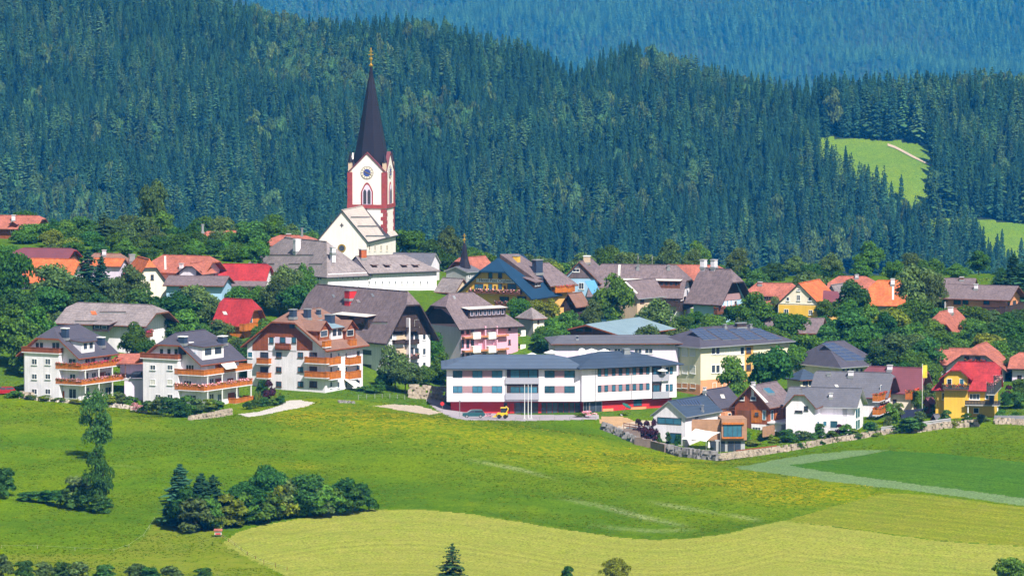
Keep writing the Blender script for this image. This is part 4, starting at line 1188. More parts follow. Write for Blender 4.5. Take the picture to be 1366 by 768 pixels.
b2.balcony([(ua, -.01), (ua, -1.6), (ub, -1.6), (ub, 1)], [(b2.R, 1), (b2.R, 0)], b2.fr(310, 540, 1.6)[1] + .2, 1.0, WOOD)

# -- orange-balconied apartment block with brown gable
b = Bld('apartment_block', 'white apartment block with russet boarded gable and orange balconies', 330, 433.5, 484, 523, 462, 1013, 60, WHITE, 'apartment block')
b.roof('x', 414, .30, .30, 1.0, 1.0, R_BROWN, WOODR, .3)
b.poly('cladding', 'L', [(337, 467), (337, 458), (360, 431), (388, 431), (417, 456), (417, 467)], WOODR, .06)
b.rect('facade_strip', 'L', 358, 450, 367, 468, WHITE, .09); b.rect('facade_strip', 'L', 387, 450, 396, 468, WHITE, .09); b.rect('facade_strip', 'L', 367, 449, 387, 458, LILAC, .08)
b.win('L', 359.5, 449.5, 365, 457.5, 0, FRAMED, GLASSB, off=.09); b.win('L', 389.5, 449.5, 395, 457.5, 0, FRAMED, GLASSB, off=.09); b.win('L', 373.5, 449, 381, 457, 0, FRAMED, GLASSB, off=.09)
b.balc('L', 367, 458, 386, 466, .7, WOODR, WOODR)
for y0, y1 in ((469.5, 477), (488.5, 496.5), (508, 516)):
    for x in (372, 401): b.win('L', x - 3.6, y0, x + 3.6, y1, 1, FRAMEB, GLASSB)
    b.win('L', 347.5, y0, 358, y1, 1, FRAMED); b.win('L', 413, y0, 423, y1 + 1, 2, FRAMEB)
    b.win('R', 440, y0 + 1, 443, y1 + 1, 0); b.win('R', 450, y0 + 1, 453, y1 + 1, 0); b.win('R', 460, y0 + 1, 463, y1 + 1, 0); b.win('R', 476, y0 - 1, 479.5, y1 + 2, 0, FRAMEB)
b.win('L', 330.5, 469, 337, 477, 0, FRAMEW, GLASSB)
for y0, y1 in ((477.5, 486.5), (496.5, 505.5)):
    b.balc('L', 342, y0, 358, y1, 1.1, WOOD); 
    va = b.fl(410, 523)[0]; z1 = b.fr(433, y0, 1)[1]; z0 = b.fr(433, y1, 1)[1]; ue = b.fr(439, 523, 1)[0]
    b.balcony([(-.01, va), (-1.1, va), (-1.1, -1.1), (ue, -1.1), (ue, -.01)], [(0, 0)], z0 + .2, z1 - z0 - .2, WOOD)
    b.balc('R', 441, y0 - .3, 455, y1 - .3, 1.2, WOOD); b.balc('R', 467, y0 - .8, 482, y1 - .8, 1.2, WOOD)
b.balc('R', 434, 455, 442, 463, .8, WOOD); b.balc('R', 468, 453, 476, 462, .8, WOOD)
b.chimney(391, 424, 412, 1.3, 1.0, CHIMD, METAL); b.chimney(410, 425, 411.5, 1.3, 1.0, CHIMD, METAL); b.chimney(425, 421, 412, .7, .7, CHIMD, METAL); b.chimney(440, 436, 419, 1.4, 1.6, CHIMD, METAL)
b.dormer((424, 453.5), (440, 453), 2.1, .8, R_BROWN, WOODR, gable=True, wn=1, fm=WOODR); b.dormer((459, 452.5), (475, 452), 2.1, .8, R_BROWN, WOODR, gable=True, wn=1, fm=WOODR)
b.dormer((441, 452), (458, 451.5), 2.2, .25, R_TEAL, WHITE, wn=2, wf=FRAMED)
u0, z0 = b.fr(459, 505, .1); u1, z1 = b.fr(482, 514, 2.4)
b.part('awning', MB().prism([(u0, -.1, z0), (b.fr(468, 505, .1)[0], -.1, z0), (u1, -2.6, z1), (b.fr(472, 514, 2.4)[0], -2.6, z1)], (0, 0, -.06), 0), [CLOTHW])

# -- large building with the big purple-grey roof
b = Bld('guest_house', 'large guest house under a broad purple grey roof with red chimney', 395, 514, 574, 501, 447, 1047, 42, WHITE, 'guest house')
b.roof('y', 385.5, .30, .25, 1.1, 1.7, R_PURP, WOODD, .32)
b.poly('cladding', 'R', [(514, 446), (541, 408), (562, 408), (574, 430), (574, 446)], WOODD, .07)
for y0, y1 in ((447, 453), (466, 473), (485, 491.5)):
    b.win('L', 479.5, y0, 495.5, y1, 1, FRAMED, GLASS)
b.chimney(467.5, 399, 386.5, 1.9, 1.6, REDW, METAL); b.skylight(466, 404, 5, 4); b.skylight(478, 402, 4, 4, METAL); b.skylight(497, 394, 3, 4, METAL); b.skylight(445, 395, 3, 4, METAL)
b.dormer((447, 438), (492, 437), 2.6, .12, R_LIGHT, WOODD, wn=2, wf=FRAMED, ov=.5)
b.rpatch('snow_guard', [(496, 430.5), (517, 430.5), (517, 432), (496, 432)], WOODD, up=.25, t=.3)
for i, (y0, y1) in enumerate(((426, 436), (445, 453), (464, 473), (483, 491))):
    b.win('R', 544, y0, 551.5, y1, 0, FRAMEB); b.win('R', 552.5, y0, 559, y1, 0)
    if i: b.win('R', 563.5, y0, 568, y1, 0); b.win('R', 520, y0, 523.5, y1, 0)
    b.rect('loggia', 'R', 528.5, y0 - 1, 542, y1 + 2, BEIGE, .05)
    b.balc('R', 542.5, y1 + .5, 559.5, y1 + 5.5, .9, WOODD, WOODD, F_FLP if i == 2 else None)
    if i < 3: b.balc('R', 527, y1 + .5, 541, y1 + 5, .9, WOODD, WOODD)
b.win('R', 547, 408, 553, 415, 0, FRAMEB, GLASSB)
b.rect('corner_post', 'R', 541.6, 424, 543.2, 499, WHITE, 1.0)

# -- pink hotel
b = Bld('hotel', 'pink hotel with white balcony screens and a long roof dormer', 566, 615.5, 691, 490, 433, 1068, 36, PINK, 'hotel')
b.roof('x', 390.5, .42, 1, 1.0, 1.2, R_PURP, WOODD, .3, kh=.9)
b.rect('gable_wall_shade_tint', 'L', 565, 431.5, 615.4, 494, LILAC, .05)  # lilac panel carries the shade of this left wall in its colour
b.poly('cladding', 'L', [(566, 431.5), (566, 417), (572, 411.5), (588, 411.5), (612, 429.5), (614, 431.5)], WOODD, .07)
b.win('L', 583, 417, 589, 421, 0, FRAMEB)
b.dormer((624.5, 424), (675, 423.3), 1.9, .1, R_LIGHT, WOODD, wn=8, wf=LILAC, ov=.35)
for y0 in (434.5, 453, 471.5):
    for x in (616.8, 624, 630, 646, 661.5): b.win('R', x - 2.2, y0, x + 2.2, y0 + 11, 0, FRAMEB, sill=False)
    b.win('R', 678, y0, 681, y0 + 6, 0, FRAMEB)
for y0 in (448.5, 466.8):
    b.balcony([(b.fr(616, y0)[0], -.01), (b.fr(616, y0)[0], -1.1), (b.fr(675, y0)[0], -1.1), (b.fr(675, y0)[0], -.01)], [], b.fr(645, y0, 1.1)[1], .12, SALMON, SALMON)
    for xa, xb in ((627, 637), (647.5, 657.5)):
        b.rect('balcony_screen', 'R', xa, y0 - 5.5, xb, y0 + 2.6, CLOTHW, 1.22, back=1.1)
    b.rect('divider', 'R', 643.4, y0 - 14, 645, y0 + 1, PINK, 1.0); b.rect('divider', 'R', 659, y0 - 14, 660.4, y0 + 1, PINK, 1.0)
for y0 in (441, 460):
    ue = b.R
    b.part('side_balcony', MB().box(ue, ue + 2.2, .5, 2.5, b.fr(690, y0 + 6)[1], b.fr(690, y0 + 7.5)[1]), [SALMON])
    b.part('balcony_screen', MB().box(ue + .9, ue + 2.3, .38, .46, b.fr(690, y0 + 8)[1], b.fr(690, y0)[1]), [CLOTHW])
b.skylight(606, 397, 3, 4, METAL)

# -- modern white care home: two wings
mw = Bld('care_home', 'long modern white building with ribbon windows and red ground floor', 560, 596, 776, 535.5, 488.5, 1011, 1.0, WHITE, 'care home', L=15.0, base=0.0)
mw.roof('x', 473, 1, 1, 1.1, 1.1, R_METSHEEN, R_METD, .3, kh=.3)
root = mw.root
ge = mw.fr(680, 557)[1] - 2.5
mw.part('ground_floor', MB().box(.8, mw.R - .5, 1.6, 14.5, ge, .02), [REDW])
def ribbon(bd, face, y0, y1, items, off=0.0):
    for x0, x1, k in items:
        if k == 'p': bd.rect('panel', face, x0, y0, x1, y1, BROWNW, .04, off)
        else: bd.win(face, x0, y0, x1, y1, k, FRAMED, GLASSB, False, off, fw=.07)
for y0, y1 in ((494, 503.5), (514.5, 523.8)):
    ribbon(mw, 'R', y0, y1, [(604, 617, 1), (617.2, 630, 'p'), (630.2, 643.5, 1), (643.7, 656, 'p'), (656.2, 670, 1), (726.5, 740, 1), (740.2, 752.5, 'p'), (752.7, 767, 1)])
# loggia in the middle of the front
for y0, y1, yp0, yp1 in ((489.5, 503.5, 503.6, 511.5), (512.3, 524, 524.1, 532.5)):
    mw.rect('loggia', 'R', 676, y0, 718.5, y1, WOODD, .03)
    ribbon(mw, 'R', y0 + 3, y1, [(681, 693, 1), (693.3, 705, 1), (705.3, 717, 1)], .03)
    mw.rect('parapet', 'R', 674, yp0, 719, yp1, PAVEL, .35)
for x0, x1, m_ in ((672, 718, GLASS), (722, 774, GLASS)):
    n_ = int((x1 - x0) / 7)
    for i in range(n_):
        xa = x0 + (x1 - x0) * i / n_
        mw.win('R', xa + .2, 536.6, xa + (x1 - x0) / n_ - .2, 555.5, 0, FRAMED, GLASS, False, off=-1.58, fw=.06)
mw.rect('red_pier', 'R', 677, 536.6, 686, 555.8, REDW, .06, off=-1.6)
for x in (674.5, ): mw.rect('downpipe', 'R', x, 489, x + 1, 535, METAL, .12)
# right wing
mr = Bld('care_home', '', 700, 776, 902.5, 535.5, 488.0, 1010.8, 27.5, WHITE, L=14.0, root=root, base=0.0)
mr.roof('x', 469.5, 1, 1, 1.1, 1.1, R_METD, R_METD, .3, kh=.28, name='roof')
g2 = mr.fr(880, 549)[1] - 3
mr.part('ground_floor', MB().box(1.0, mr.R - .6, .9, 13, g2, .02), [REDW])
for y0, y1, dy in ((492.0, 502.0, 0), (513.5, 523.0, 0)):
    xs = [798, 807, 817, 826, 835.5, 844.5, 853.5, 862.5]
    f0 = lambda x: -(x - 798) * .028
    a, z1 = mr.fr(797, y0); bq, z0 = mr.fr(797, y1)
    ua, ub = mr.fr(797.5, y0)[0], mr.fr(865.5, y0)[0]
    mr.part('panel', MB().box(ua, ub, -.04, -.004, z0, z1), [BROWNW])
    for i, x in enumerate(xs):
        uc = mr.fr(x + 1.5, y0)[0]
        me, mg = window_mesh(.75, z1 - z0 - .1, 0, FRAMED, GLASSB, False, .06)
        w_ = bpy.data.objects.new('window', me); C.objects.link(w_); w_.parent = root; w_.matrix_basis = mr.rel @ Matrix.Translation((uc, -.04, z0 + .05))
        g_ = bpy.data.objects.new('pane', mg); C.objects.link(g_); g_.parent = w_
ul, ur = mr.fr(869.5, 500)[0], mr.fr(893, 500)[0]
zz = [mr.fr(795, y)[1] for y in (487, 503, 512, 514, 526, 536)]
mr.part('loggia', MB().box(ul, ul + 2.2, -.05, -.004, zz[2] - .2, zz[0] - .5).box(ul, ul + 2.2, -.05, -.004, zz[5], zz[3]), [WOODD])
mr.part('parapet', MB().box(ul, ur - .2, -.45, -.004, zz[2], zz[1]), [PAVEL]); mr.part('parapet', MB().box(ul, ur - .2, -.45, -.004, zz[5] + .15, zz[4]), [PAVEL])
for z0, z1 in ((zz[1], zz[0] - 1.0), (zz[4], zz[3] - .4)):
    for du, mm in ((.2, 1), (2.7, 0), (3.6, 0)):
        me, mg = window_mesh(1.5 if mm else .7, z1 - z0, mm, FRAMED, GLASSB, False, .06)
        w_ = bpy.data.objects.new('window', me); C.objects.link(w_); w_.parent = root; w_.matrix_basis = mr.rel @ Matrix.Translation((ul + .8 + du, -.055, z0))
        g_ = bpy.data.objects.new('pane', mg); C.objects.link(g_); g_.parent = w_
for x in (794, 842): 
    u_ = mr.fr(x, 500)[0]; mr.part('downpipe', MB().bar((u_, -.1, .1), (u_, -.1, mr.H - .3), .06, 0), [METAL])
for xa, xb, ya, yb_ in ((845, 856, 532, 541),): mr.win('R', xa, ya, xb, yb_, 2, FRAMED, GLASSB, False, off=-.9)
for xa, xb in ((778, 786), (786.5, 803)): mr.win('R', xa, 536, xb, 553, 1, METAL, GLASS, False, off=-.9)
for xa, xb, ya, yb_ in ((804, 818, 545, 551), (841, 862, 543, 548)): mr.rect('orange_plinth', 'R', xa, ya, xb, yb_, SALMON, .06, off=-.9)
mr.chimney(835, 471, 464.5, 1.2, 1.0, METAL, METAL); 

# -- low building with pale roof behind the care home
b = Bld('sports_hall', 'low lilac building with flat grey roof behind the care home', 700, 740, 905, 476, 457.5, 1052, 4, LILAC, 'hall', L=16)
b.roof('x', 447, 1, 1, .9, .9, R_GREY, WOODM, .25, kh=.4)
for x0, x1 in ((807, 815), (819, 828), (846, 856.5), (860, 871)): b.win('R', x0, 464.5, x1, 471.5, 1)
b.chimney(770, 453, 447.5, .4, .4, CHIMD, METAL)
# -- barn with pale teal sheet roof
b = Bld('barn', 'timber barn with pale teal sheet roof among trees', 742, 829, 893, 458, 446, 1078, 60, WOODM, 'barn')
b.roof('x', 429.5, 0, 0, 1.0, 1.2, R_TEAL, WOODR, .3)
for x0, x1 in ((768, 778), (780, 790)): b.win('L', x0, 437, x1, 443, 0, FRAMEB, GLASS, False)
b.skylight(806, 428, 6, 3)

# -- pale yellow school with hipped solar roof
b = Bld('school', 'pale yellow school with hipped roof carrying long solar rows', 873, 934.5, 1053, 529, 460.5, 1049, 40, PALEY, 'school')
b.roof('x', 436, 1, 1, .9, .9, R_SLATE, METAL, .25, kh=.5)
b.rect('plinth', 'L', 873, 507, 934.3, 533, SALMON, .05); b.rect('plinth', 'R', 934.7, 507, 1052, 530, SALMON, .05)
for y0, y1, xs in ((463.5, 475, (882, 893, 903, 913.5, 924)), (487, 498.5, (903.5, 913.5, 924)), (510.5, 518, (906, 913.5, 924.5))):
    for x in xs: b.win('L', x - 3.6, y0, x + 3.6, y1, 0, FRAMEW, BLIND)
for y0, y1 in ((462.5, 472.5), (486.5, 497)):
    for x in (951.5, 957.5, 964, 970.5, 977, 983.5, 990): b.win('R', x - 2.6, y0, x + 2.6, y1, 0, FRAMEW, BLIND if (int(x) % 3) else GLASS)
for x in (953, 966, 980): b.win('R', x - 2.6, 510, x + 2.6, 518, 0, FRAMEW, BLIND)
b.rect('stair_panel', 'R', 993.5, 458.5, 1004.5, 512, OCHRE, .06)
for y in (467, 490): b.win('R', 995.5, y - 3.5, 1001.5, y + 3.5, 0, FRAMEB, off=.06)
for (xa, xb, xc, xd) in ((919, 937, 958, 938), (941, 966, 988, 964), (970, 993, 1018, 995), (998, 1014, 1044, 1024)):
    b.solar([(xa, 439.5), (xb, 438.5), (xc, 453), (xd, 454)], 2, 5, gap=.07)
for x in (967, 1001): b.chimney(x, 437.5, 432, .5, .5, METAL, METAL)
b.chimney(988, 437, 430, 2.6, .8, WOODD, METAL)

# -- second hipped solar roof hall
b = Bld('gymnasium', 'cream gymnasium with dark hipped roof and solar rows beside the big dark tree', 1056, 1122, 1171, 514, 486, 1046, 40, CREAM, 'gymnasium')
b.roof('x', 455.5, 1, 1, 1.0, 1.0, R_SLATE, METAL, .25, kh=1.3)
b.solar([(1096, 458.5), (1112, 457.5), (1160, 481.5), (1128, 482)], 2, 6, gap=.08)
for x in (1125, 1131, 1137, 1143, 1149): b.win('R', x - 2.2, 491, x + 2.2, 497, 0)
e = Bld('entrance', '', 1055, 1068, 1094, 516, 504, 1034, 30, CREAM, root=b.root, L=5.0)
e.roof('x', 492, 1, 1, .6, .6, R_METD, WOODM, .2, kh=.5)
for x in (1063, 1066.5, 1071, 1075, 1079): e.win('R', x + 8, 506, x + 11, 514, 0, FRAMED, GLASS, False)

# ---- right-hand front row
b = Bld('detached_house', 'white house with roof solar panels behind a white sun sail', 871.5, 914, 960, 594, 553.5, 985, 60, WHITE, 'house')
b.roof('x', 532, 0, 0, .45, .45, R_METD, METAL, .22)
b.win('L', 877, 556, 909, 566.5, 2, FRAMED, GLASSB, False); b.win('L', 894, 577, 909, 592, 1, FRAMED, GLASSB, False)
b.solar([(900, 532.8), (932, 532.5), (938, 541.5), (909, 542)], 8, 1, gap=.25)
b.chimney(937, 548.5, 539.5, .3, .3, METAL, METAL)
b.win('R', 926, 555.5, 932, 559, 0)
a = Bld('side_shed', '', 838, 872, 874, 596, 553.0, 987, 60, GREYW, root=b.root, L=5.5, R=5.0)
a.part('annex', MB().box(0, 5, 0, 5.4, -3, a.H - 3), [GREYW]); a.part('annex_roof', MB().box(-.4, 5.2, -.2, 5.9, a.H - 3, a.H - 2.65), [METAL])
# -- timber cube extension
b = Bld('timber_extension', 'modern timber clad box with a large window beside the sun sail', 960.5, 962.5, 996, 603, 558.5, 981, 4, WOODL, 'extension', L=7.0, R=4.9)
b.part('wall', MB().box(0, 4.9, 0, 7, b.fr(965, 587)[1], b.H), [WOODL]); b.part('lower_wall', MB().box(-1.2, 4.6, .6, 7, -2, b.fr(965, 587)[1] - .01), [GREYW])
b.part('timber_screen', MB().box(-5.6, -.004, 1.5, 1.8, b.fr(965, 588)[1], b.fr(965, 560)[1]), [WOODL]); 
b.win('R', 965, 566, 989.5, 582.5, 3, FRAMED, GLASSB, False, fw=.08)
b.rect('window_surround', 'R', 963.5, 582.7, 992.5, 584.4, WOOD, .3); b.rect('window_surround', 'R', 963.5, 563.4, 992.5, 565.6, WOOD, .3)
for x in (947, 959, 971, 980): b.win('R', x, 588.5, x + 8, 602, 0, FRAMED, GLASS, False, off=-.55)
# -- white house behind with dark roof
b = Bld('detached_house', 'white house with dark roof and orange lower storey behind the timber box', 922, 959, 988, 585, 541.5, 1002, 60, WHITE, 'house')
b.roof('x', 518.5, 0, 0, .5, .5, R_SLATE, WOODD, .2)
b.win('L', 940, 534, 944.5, 538.5, 0, FRAMED); b.skylight(964, 529, 5, 5, R_LIGHT); b.chimney(940, 522, 516, .5, .5)
b.rect('lower_storey', 'R', 961.5, 549.5, 989, 560, SALMON, .9, back=.5)
b.win('R', 971, 551, 975, 559, 0, off=.9)
# -- brown timber chalet
b = Bld('timber_chalet', 'orange brown timber house with roof window beside the white terrace', 980, 1025, 1056, 583, 539, 1000, 60, WOODR, 'chalet')
b.roof('x', 512, 0, 0, .7, .8, R_PURP, WOODM, .26)
b.win('L', 986, 528.5, 993, 534, 0, FRAMEW); b.win('L', 1001.5, 528.5, 1008.5, 534, 0, FRAMEW)
b.rect('board_panel', 'L', 983.5, 546.5, 1002, 572, WOODM, .05); b.rect('board_panel', 'L', 1002.5, 546.5, 1016, 564, WOOD, .06)
b.rect('ground_floor', 'L', 1002.5, 565, 1025, 590, WHITE, .07)
b.win('L', 1007, 549.5, 1012, 554, 0, FRAMED, off=.06); b.win('L', 1017, 547, 1022, 560, 0, FRAMEW, GLASSB, False); b.win('L', 1003.5, 569, 1015, 579, 2, off=.07)
b.win('R', 1028, 547, 1031.5, 560, 0, FRAMEW, GLASSB, False); b.win('R', 1036.5, 545.5, 1040, 551.5, 0, FRAMED); b.rect('board_panel', 'R', 1034, 545, 1045, 560, WOOD, .04)
b.rpatch('skylight', [(1018, 521), (1026, 520), (1034, 527), (1025, 527.5)], GLASSB, up=.5, t=.45)
b.rpatch('verge_strip', [(1000, 514), (1003, 514), (1025, 536.5), (1021, 537)], R_LIGHT, up=.1)
b.chimney(1005, 515, 509, .6, .6)
z0 = b.fr(1025, 562)[1]
b.part('terrace', MB().box(.2, 9.4, -4.0, .0, -3, z0 - .35).box(-.3, 9.9, -4.3, .1, z0 - .35, z0), [WHITE])
b.rect('carport_door', 'R', 1042, 566, 1061, 580, GREYW, .05, off=4.0); b.rect('timber_gate', 'R', 1017, 569, 1033, 580, WOODL, .08, off=4.0)
# -- white house with grey L-shaped roof
b = Bld('detached_house', 'white house with grey angled roof and low white terrace wall', 1051, 1139, 1153.5, 571, 540, 993, 74, WHITE, 'house', R=8.6)
b.roof('y', 517, .0, .0, .7, .8, R_GREY, METAL, .24)
b.win('L', 1073, 541.5, 1078.5, 547.5, 0, FRAMED); b.win('L', 1061, 547, 1071, 550, 1, FRAMED); b.rect('grey_panel', 'L', 1124, 540.5, 1130, 555, GREYW, .05)
b.part('terrace_wall', MB().box(-2.6, -.01, 1.0, 8.2, -2, b.fl(1100, 557, 2.6)[1]), [WHITE])
for x in (1088, 1098): b.win('L', x, 561, x + 5, 568, 0, FRAMEW, GLASSB, False, off=2.6)
b.win('L', 1107, 560.5, 1118, 571, 0, FRAMEW, GLASSB, False, off=2.6)
b.win('R', 1141, 545, 1147, 556, 1, FRAMEW, GLASSB, False); b.win('R', 1141, 561, 1147, 571, 1, FRAMEW, GLASSB, False)
b.chimney(1108.5, 530.5, 523.5, .6, .6)
w = Bld('front_wing', '', 1051, 1086, 1092, 574, 539.5, 989.5, 74, WHITE, root=b.root, L=5.6, R=6.0)
w.roof('x', 517.5, .35, 0, .6, .7, R_GREY, WOODM, .22)
w.win('L', 1072.5, 541.5, 1078, 547.5, 0, FRAMED); w.win('L', 1060.5, 547, 1070.5, 550, 1, FRAMED)
# -- grey roofed house behind
b = Bld('detached_house', 'house with large grey roof, red soffit and wooden balcony behind the white terrace house', 1092, 1172.5, 1190, 563, 525.5, 1014, 72, WHITE, 'house', R=9.5)
b.roof('y', 496, .22, .1, .8, 2.0, R_GREY, R_PLUM, .26)
b.chimney(1135, 502, 494.5, .9, .9); b.skylight(1116, 515, 4, 3, R_LIGHT); b.chimney(1106, 500, 497, .6, .6, CHIMD, METAL)
b.win('R', 1174, 514, 1178, 521, 0, FRAMEW, GLASSB)
for y0, y1 in ((525.5, 531), (544, 549)): b.balc('R', 1173, y0, 1188, y1, 1.4, WOOD, WHITE, F_FLW)
b.win('R', 1174, 536, 1180, 543, 1, FRAMEB); b.win('R', 1181, 536, 1186, 543, 1, FRAMEB); b.win('R', 1174, 553, 1184, 562, 1, FRAMEB)
# -- plum roof house
b = Bld('detached_house', 'cream house with plum roof and orange balcony full of flowers', 1158, 1217, 1236, 552, 519.5, 1022, 70, CREAM, 'house', R=9.0)
b.roof('y', 489.5, .25, .2, .8, 1.9, R_PLUM, R_PLUM, .26)
b.chimney(1187, 494, 486.5, .9, .9)
b.win('L', 1191, 532, 1196, 539, 0, FRAMEB)
b.win('R', 1219, 513, 1222, 520, 0, FRAMED); b.balc('R', 1216, 521.5, 1231, 528, 1.3, WOOD, WOOD, F_FLW)
b.win('R', 1213 + 6, 531, 1224, 543, 0, FRAMEB); b.win('R', 1226, 532, 1230, 543, 0, FRAMEB)
# -- yellow house with bright red roof
b = Bld('detached_house', 'yellow house under a bright red hipped roof with front balcony gable', 1248, 1326, 1336, 553, 515.5, 1003, 80, YELLOW, 'house', R=9.5)
b.roof('y', 482.5, .30, 1, .8, 1.0, R_RED, R_RED, .26, kh=1.1)
g = Bld('front_gable', '', 1259, 1290, 1300, 560, 500.5, 1002.3, 80, YELLOW, root=b.root, L=4.55, R=5.0)
g.roof('x', 486.5, .42, 0, .9, .7, R_RED, R_RED, .24)
for x0, x1, gm in ((1263, 1270, GLASS), (1280, 1286, GLASSB)): g.win('L', x0, 504.5, x1, 519, 0, FRAMEW, gm, False)
g.balc('L', 1257.5, 513, 1292, 520.5, 1.0, FRAMED, WOODM, F_FLW)
b.win('L', 1256.5, 523.5, 1270.5, 533, 2); b.win('L', 1293, 524.5, 1307, 533, 2)
b.win('L', 1314, 523, 1319, 532, 0, FRAMEW, GLASSB); b.win('L', 1320, 523, 1326, 537, 0, FRAMED)
b.balcony([(-2.6, 5.5), (-2.6, -1.2), (0, -1.2)], [(0, 0), (0, 5.5)], b.fl(1300, 541, 2.6)[1] + .2, .8, FRAMED, CONC)
b.win('L', 1298.5, 543.5, 1306, 551, 0)
b.balc('R', 1327, 511, 1336, 517, 1.6, FRAMED, CONC, F_FLP)
b.part('terrace_post', MB().box(-2.4, -2.2, -1.0, -.8, -4, b.fl(1300, 541, 2.6)[1]).box(-2.4, -2.2, 4.8, 5, -4, b.fl(1300, 541, 2.6)[1]), [FRAMEW])
# -- salmon roofed house behind the red roof
b = Bld('detached_house', 'white house with salmon half-hipped gable just behind the bright red roof', 1262, 1338, 1362, 530, 490, 1042, 72, LILAC, 'house', R=10)
b.roof('x', 459.5, .42, 0, 1.0, 1.0, R_SALM, WOODD, .26)
b.win('L', 1286.5, 475, 1293, 482, 0, FRAMEB); b.win('L', 1301, 475, 1308, 482, 0, FRAMEB); b.balc('L', 1286, 480.5, 1313, 486, 1.0, WOODD, WOODD, F_FLW)
b.rect('loggia', 'R', 1341, 498, 1352, 516, WOODD, .05)
w = Bld('side_wing', '', 1249, 1288, 1292, 520, 483.5, 1050, 76, LILAC, root=b.root, L=7.4, R=7.0)
w.roof('y', 464, 0, 0, .7, .5, R_SALM, WOODD, .24)
b = Bld('detached_house', 'salmon roofed house cut by the right picture edge', 1350, 1392, 1400, 540, 489, 1040, 76, LILAC, 'house', R=9)
b.roof('y', 470.5, .4, .4, .9, .9, R_SALM, WOODD, .26)
b.win('L', 1357, 500, 1363, 512, 1, FRAMEB); b.balc('L', 1345, 515, 1366, 522, 1.2, WOODM, WOODM, F_FLW)
# -- red brown log house higher up
b = Bld('log_house', 'red brown log house with salmon half-hipped roof among trees on the slope', 1228, 1275, 1292, 465, 444, 1082, 66, WOODM, 'log house', R=11)
b.roof('x', 414.5, .55, .3, .8, 1.2, R_SALM, WOODR, .26)
b.chimney(1268, 418, 409, 1.0, .9)
b.win('L', 1246, 436, 1252, 442, 0, FRAMEB)
# -- long chalet with orange walls
b = Bld('chalet', 'long orange brown chalet with mauve roof and dark balcony at the upper slope', 1262, 1341, 1357, 430, 397.5, 1118, 68, SALMON, 'chalet', R=11)
b.roof('y', 380.5, 0, 0, .9, 1.4, R_PURP, WOODM, .26)
b.chimney(1302, 386, 378.5, .7, .7)
for x0, x1 in ((1272, 1282), (1284, 1292), (1312, 1320)): b.win('L', x0, 399.5, x1, 406, 1, FRAMEB, GLASSB)
b.balc('L', 1306, 409, 1341, 415.5, 1.4, WOODD, WOODD)
b.balc('R', 1341, 409, 1366, 415.5, 1.4, WOODD, WOODD)
b.win('R', 1344, 400, 1347, 408, 0, FRAMED); b.win('R', 1351, 401, 1355, 408, 0, FRAMED); b.win('R', 1344, 418, 1347, 425, 0); b.win('R', 1351, 418, 1354, 425, 0)
b = Bld('detached_house', 'small mauve roof house just behind the long chalet', 1260, 1296, 1301, 400, 383, 1150, 78, GREYW, 'house', R=8)
b.roof('y', 371, 0, 0, .6, .6, R_PURP, WOODM, .2)
b.chimney(1283, 374, 369, .8, .8, WOODM)
# -- orange roofs and yellow gable house
b = Bld('detached_house', 'house with long bright orange roof and central pale chimney strip', 1159, 1215, 1224, 425, 403.5, 1142, 78, GREYW, 'house', R=11)
b.roof('y', 374, .35, .35, .8, .6, R_ORNG, R_ORNG, .26)
b.chimney(1191, 380, 371.5, .8, .8, WHITE); b.rpatch('roof_flashing', [(1190, 381), (1192.6, 381), (1192.6, 400), (1190, 400)], R_LIGHT, up=.1)
b.win('L', 1165, 407, 1171, 413, 1)
b = Bld('detached_house', 'yellow gabled house with orange roof and three attic windows', 1038, 1093.5, 1113, 432, 405.5, 1130, 68, CREAM, 'house', R=14)
b.roof('x', 376, 0, 0, .5, .4, R_ORNG, WOODD, .2)
b.rect('facade_band', 'L', 1038, 404.3, 1093, 406, FRAMEW, .12); b.rect('facade_field', 'L', 1039, 406.2, 1092, 432, YELLOW, .04)
for x0, y0, x1, y1, n_ in ((1063, 393, 1067.8, 401, 1), (1049, 396, 1053, 401.5, 0), (1078, 396, 1082.5, 401.5, 0), (1063, 385.3, 1067.6, 388, 0), (1079, 413, 1084, 420, 1), (1046, 412, 1052, 420, 1)):
    b.win('L', x0, y0, x1, y1, n_, off=.04)
w = Bld('side_wing', '', 1099, 1100, 1123, 428, 401, 1134, 10, OCHRE, root=b.root, L=6)
w.part('wall', MB().box(0, w.R, 0, 6, -3, w.H), [OCHRE]); w.part('wing_roof', MB().prism([(-.4, -.6, w.H), (w.R + .5, -.6, w.H - .4), (w.R + .5, 6, w.H + 1.6), (-.4, 6, w.H + 2)], (0, 0, -.25)), [R_PLUM]); w.win('R', 1110, 413, 1114, 420, 1)
b = Bld('detached_house', 'house with faded red hipped roof and small dormer beside the yellow gable house', 994, 1056, 1063, 428, 404.5, 1140, 78, LILAC, 'house', R=11)
b.roof('y', 377.5, .3, .5, .8, .7, R_SALM, R_SALM, .26)
b.dormer((1016, 401), (1032, 401), 1.0, .2, R_SALM, WOODD, wn=2, wf=FRAMEW); b.chimney(1014, 380, 375.5, .8, .8, R_SALM)
b = Bld('detached_house', 'red roofed house far back between the two orange roofs', 1106, 1160, 1166, 410, 387, 1172, 78, LILAC, 'house', R=10)
b.roof('y', 368.5, .5, .5, .7, .7, R_SALM, R_RED, .24)
b.chimney(1143, 371, 366, .7, .7)
b = Bld('shed', 'weathered grey roofed shed behind the yellow gable house', 1100, 1119, 1124, 410, 397, 1150, 62, GREYW, 'shed', R=6)
b.roof('x', 379, 0, 0, .4, .4, R_SHING, WOODD, .2)
b = Bld('garage_building', 'low ochre building with mauve roof below the yellow gable house', 1020, 1092, 1102, 462, 441.5, 1093, 76, OCHRE, 'outbuilding', R=8)
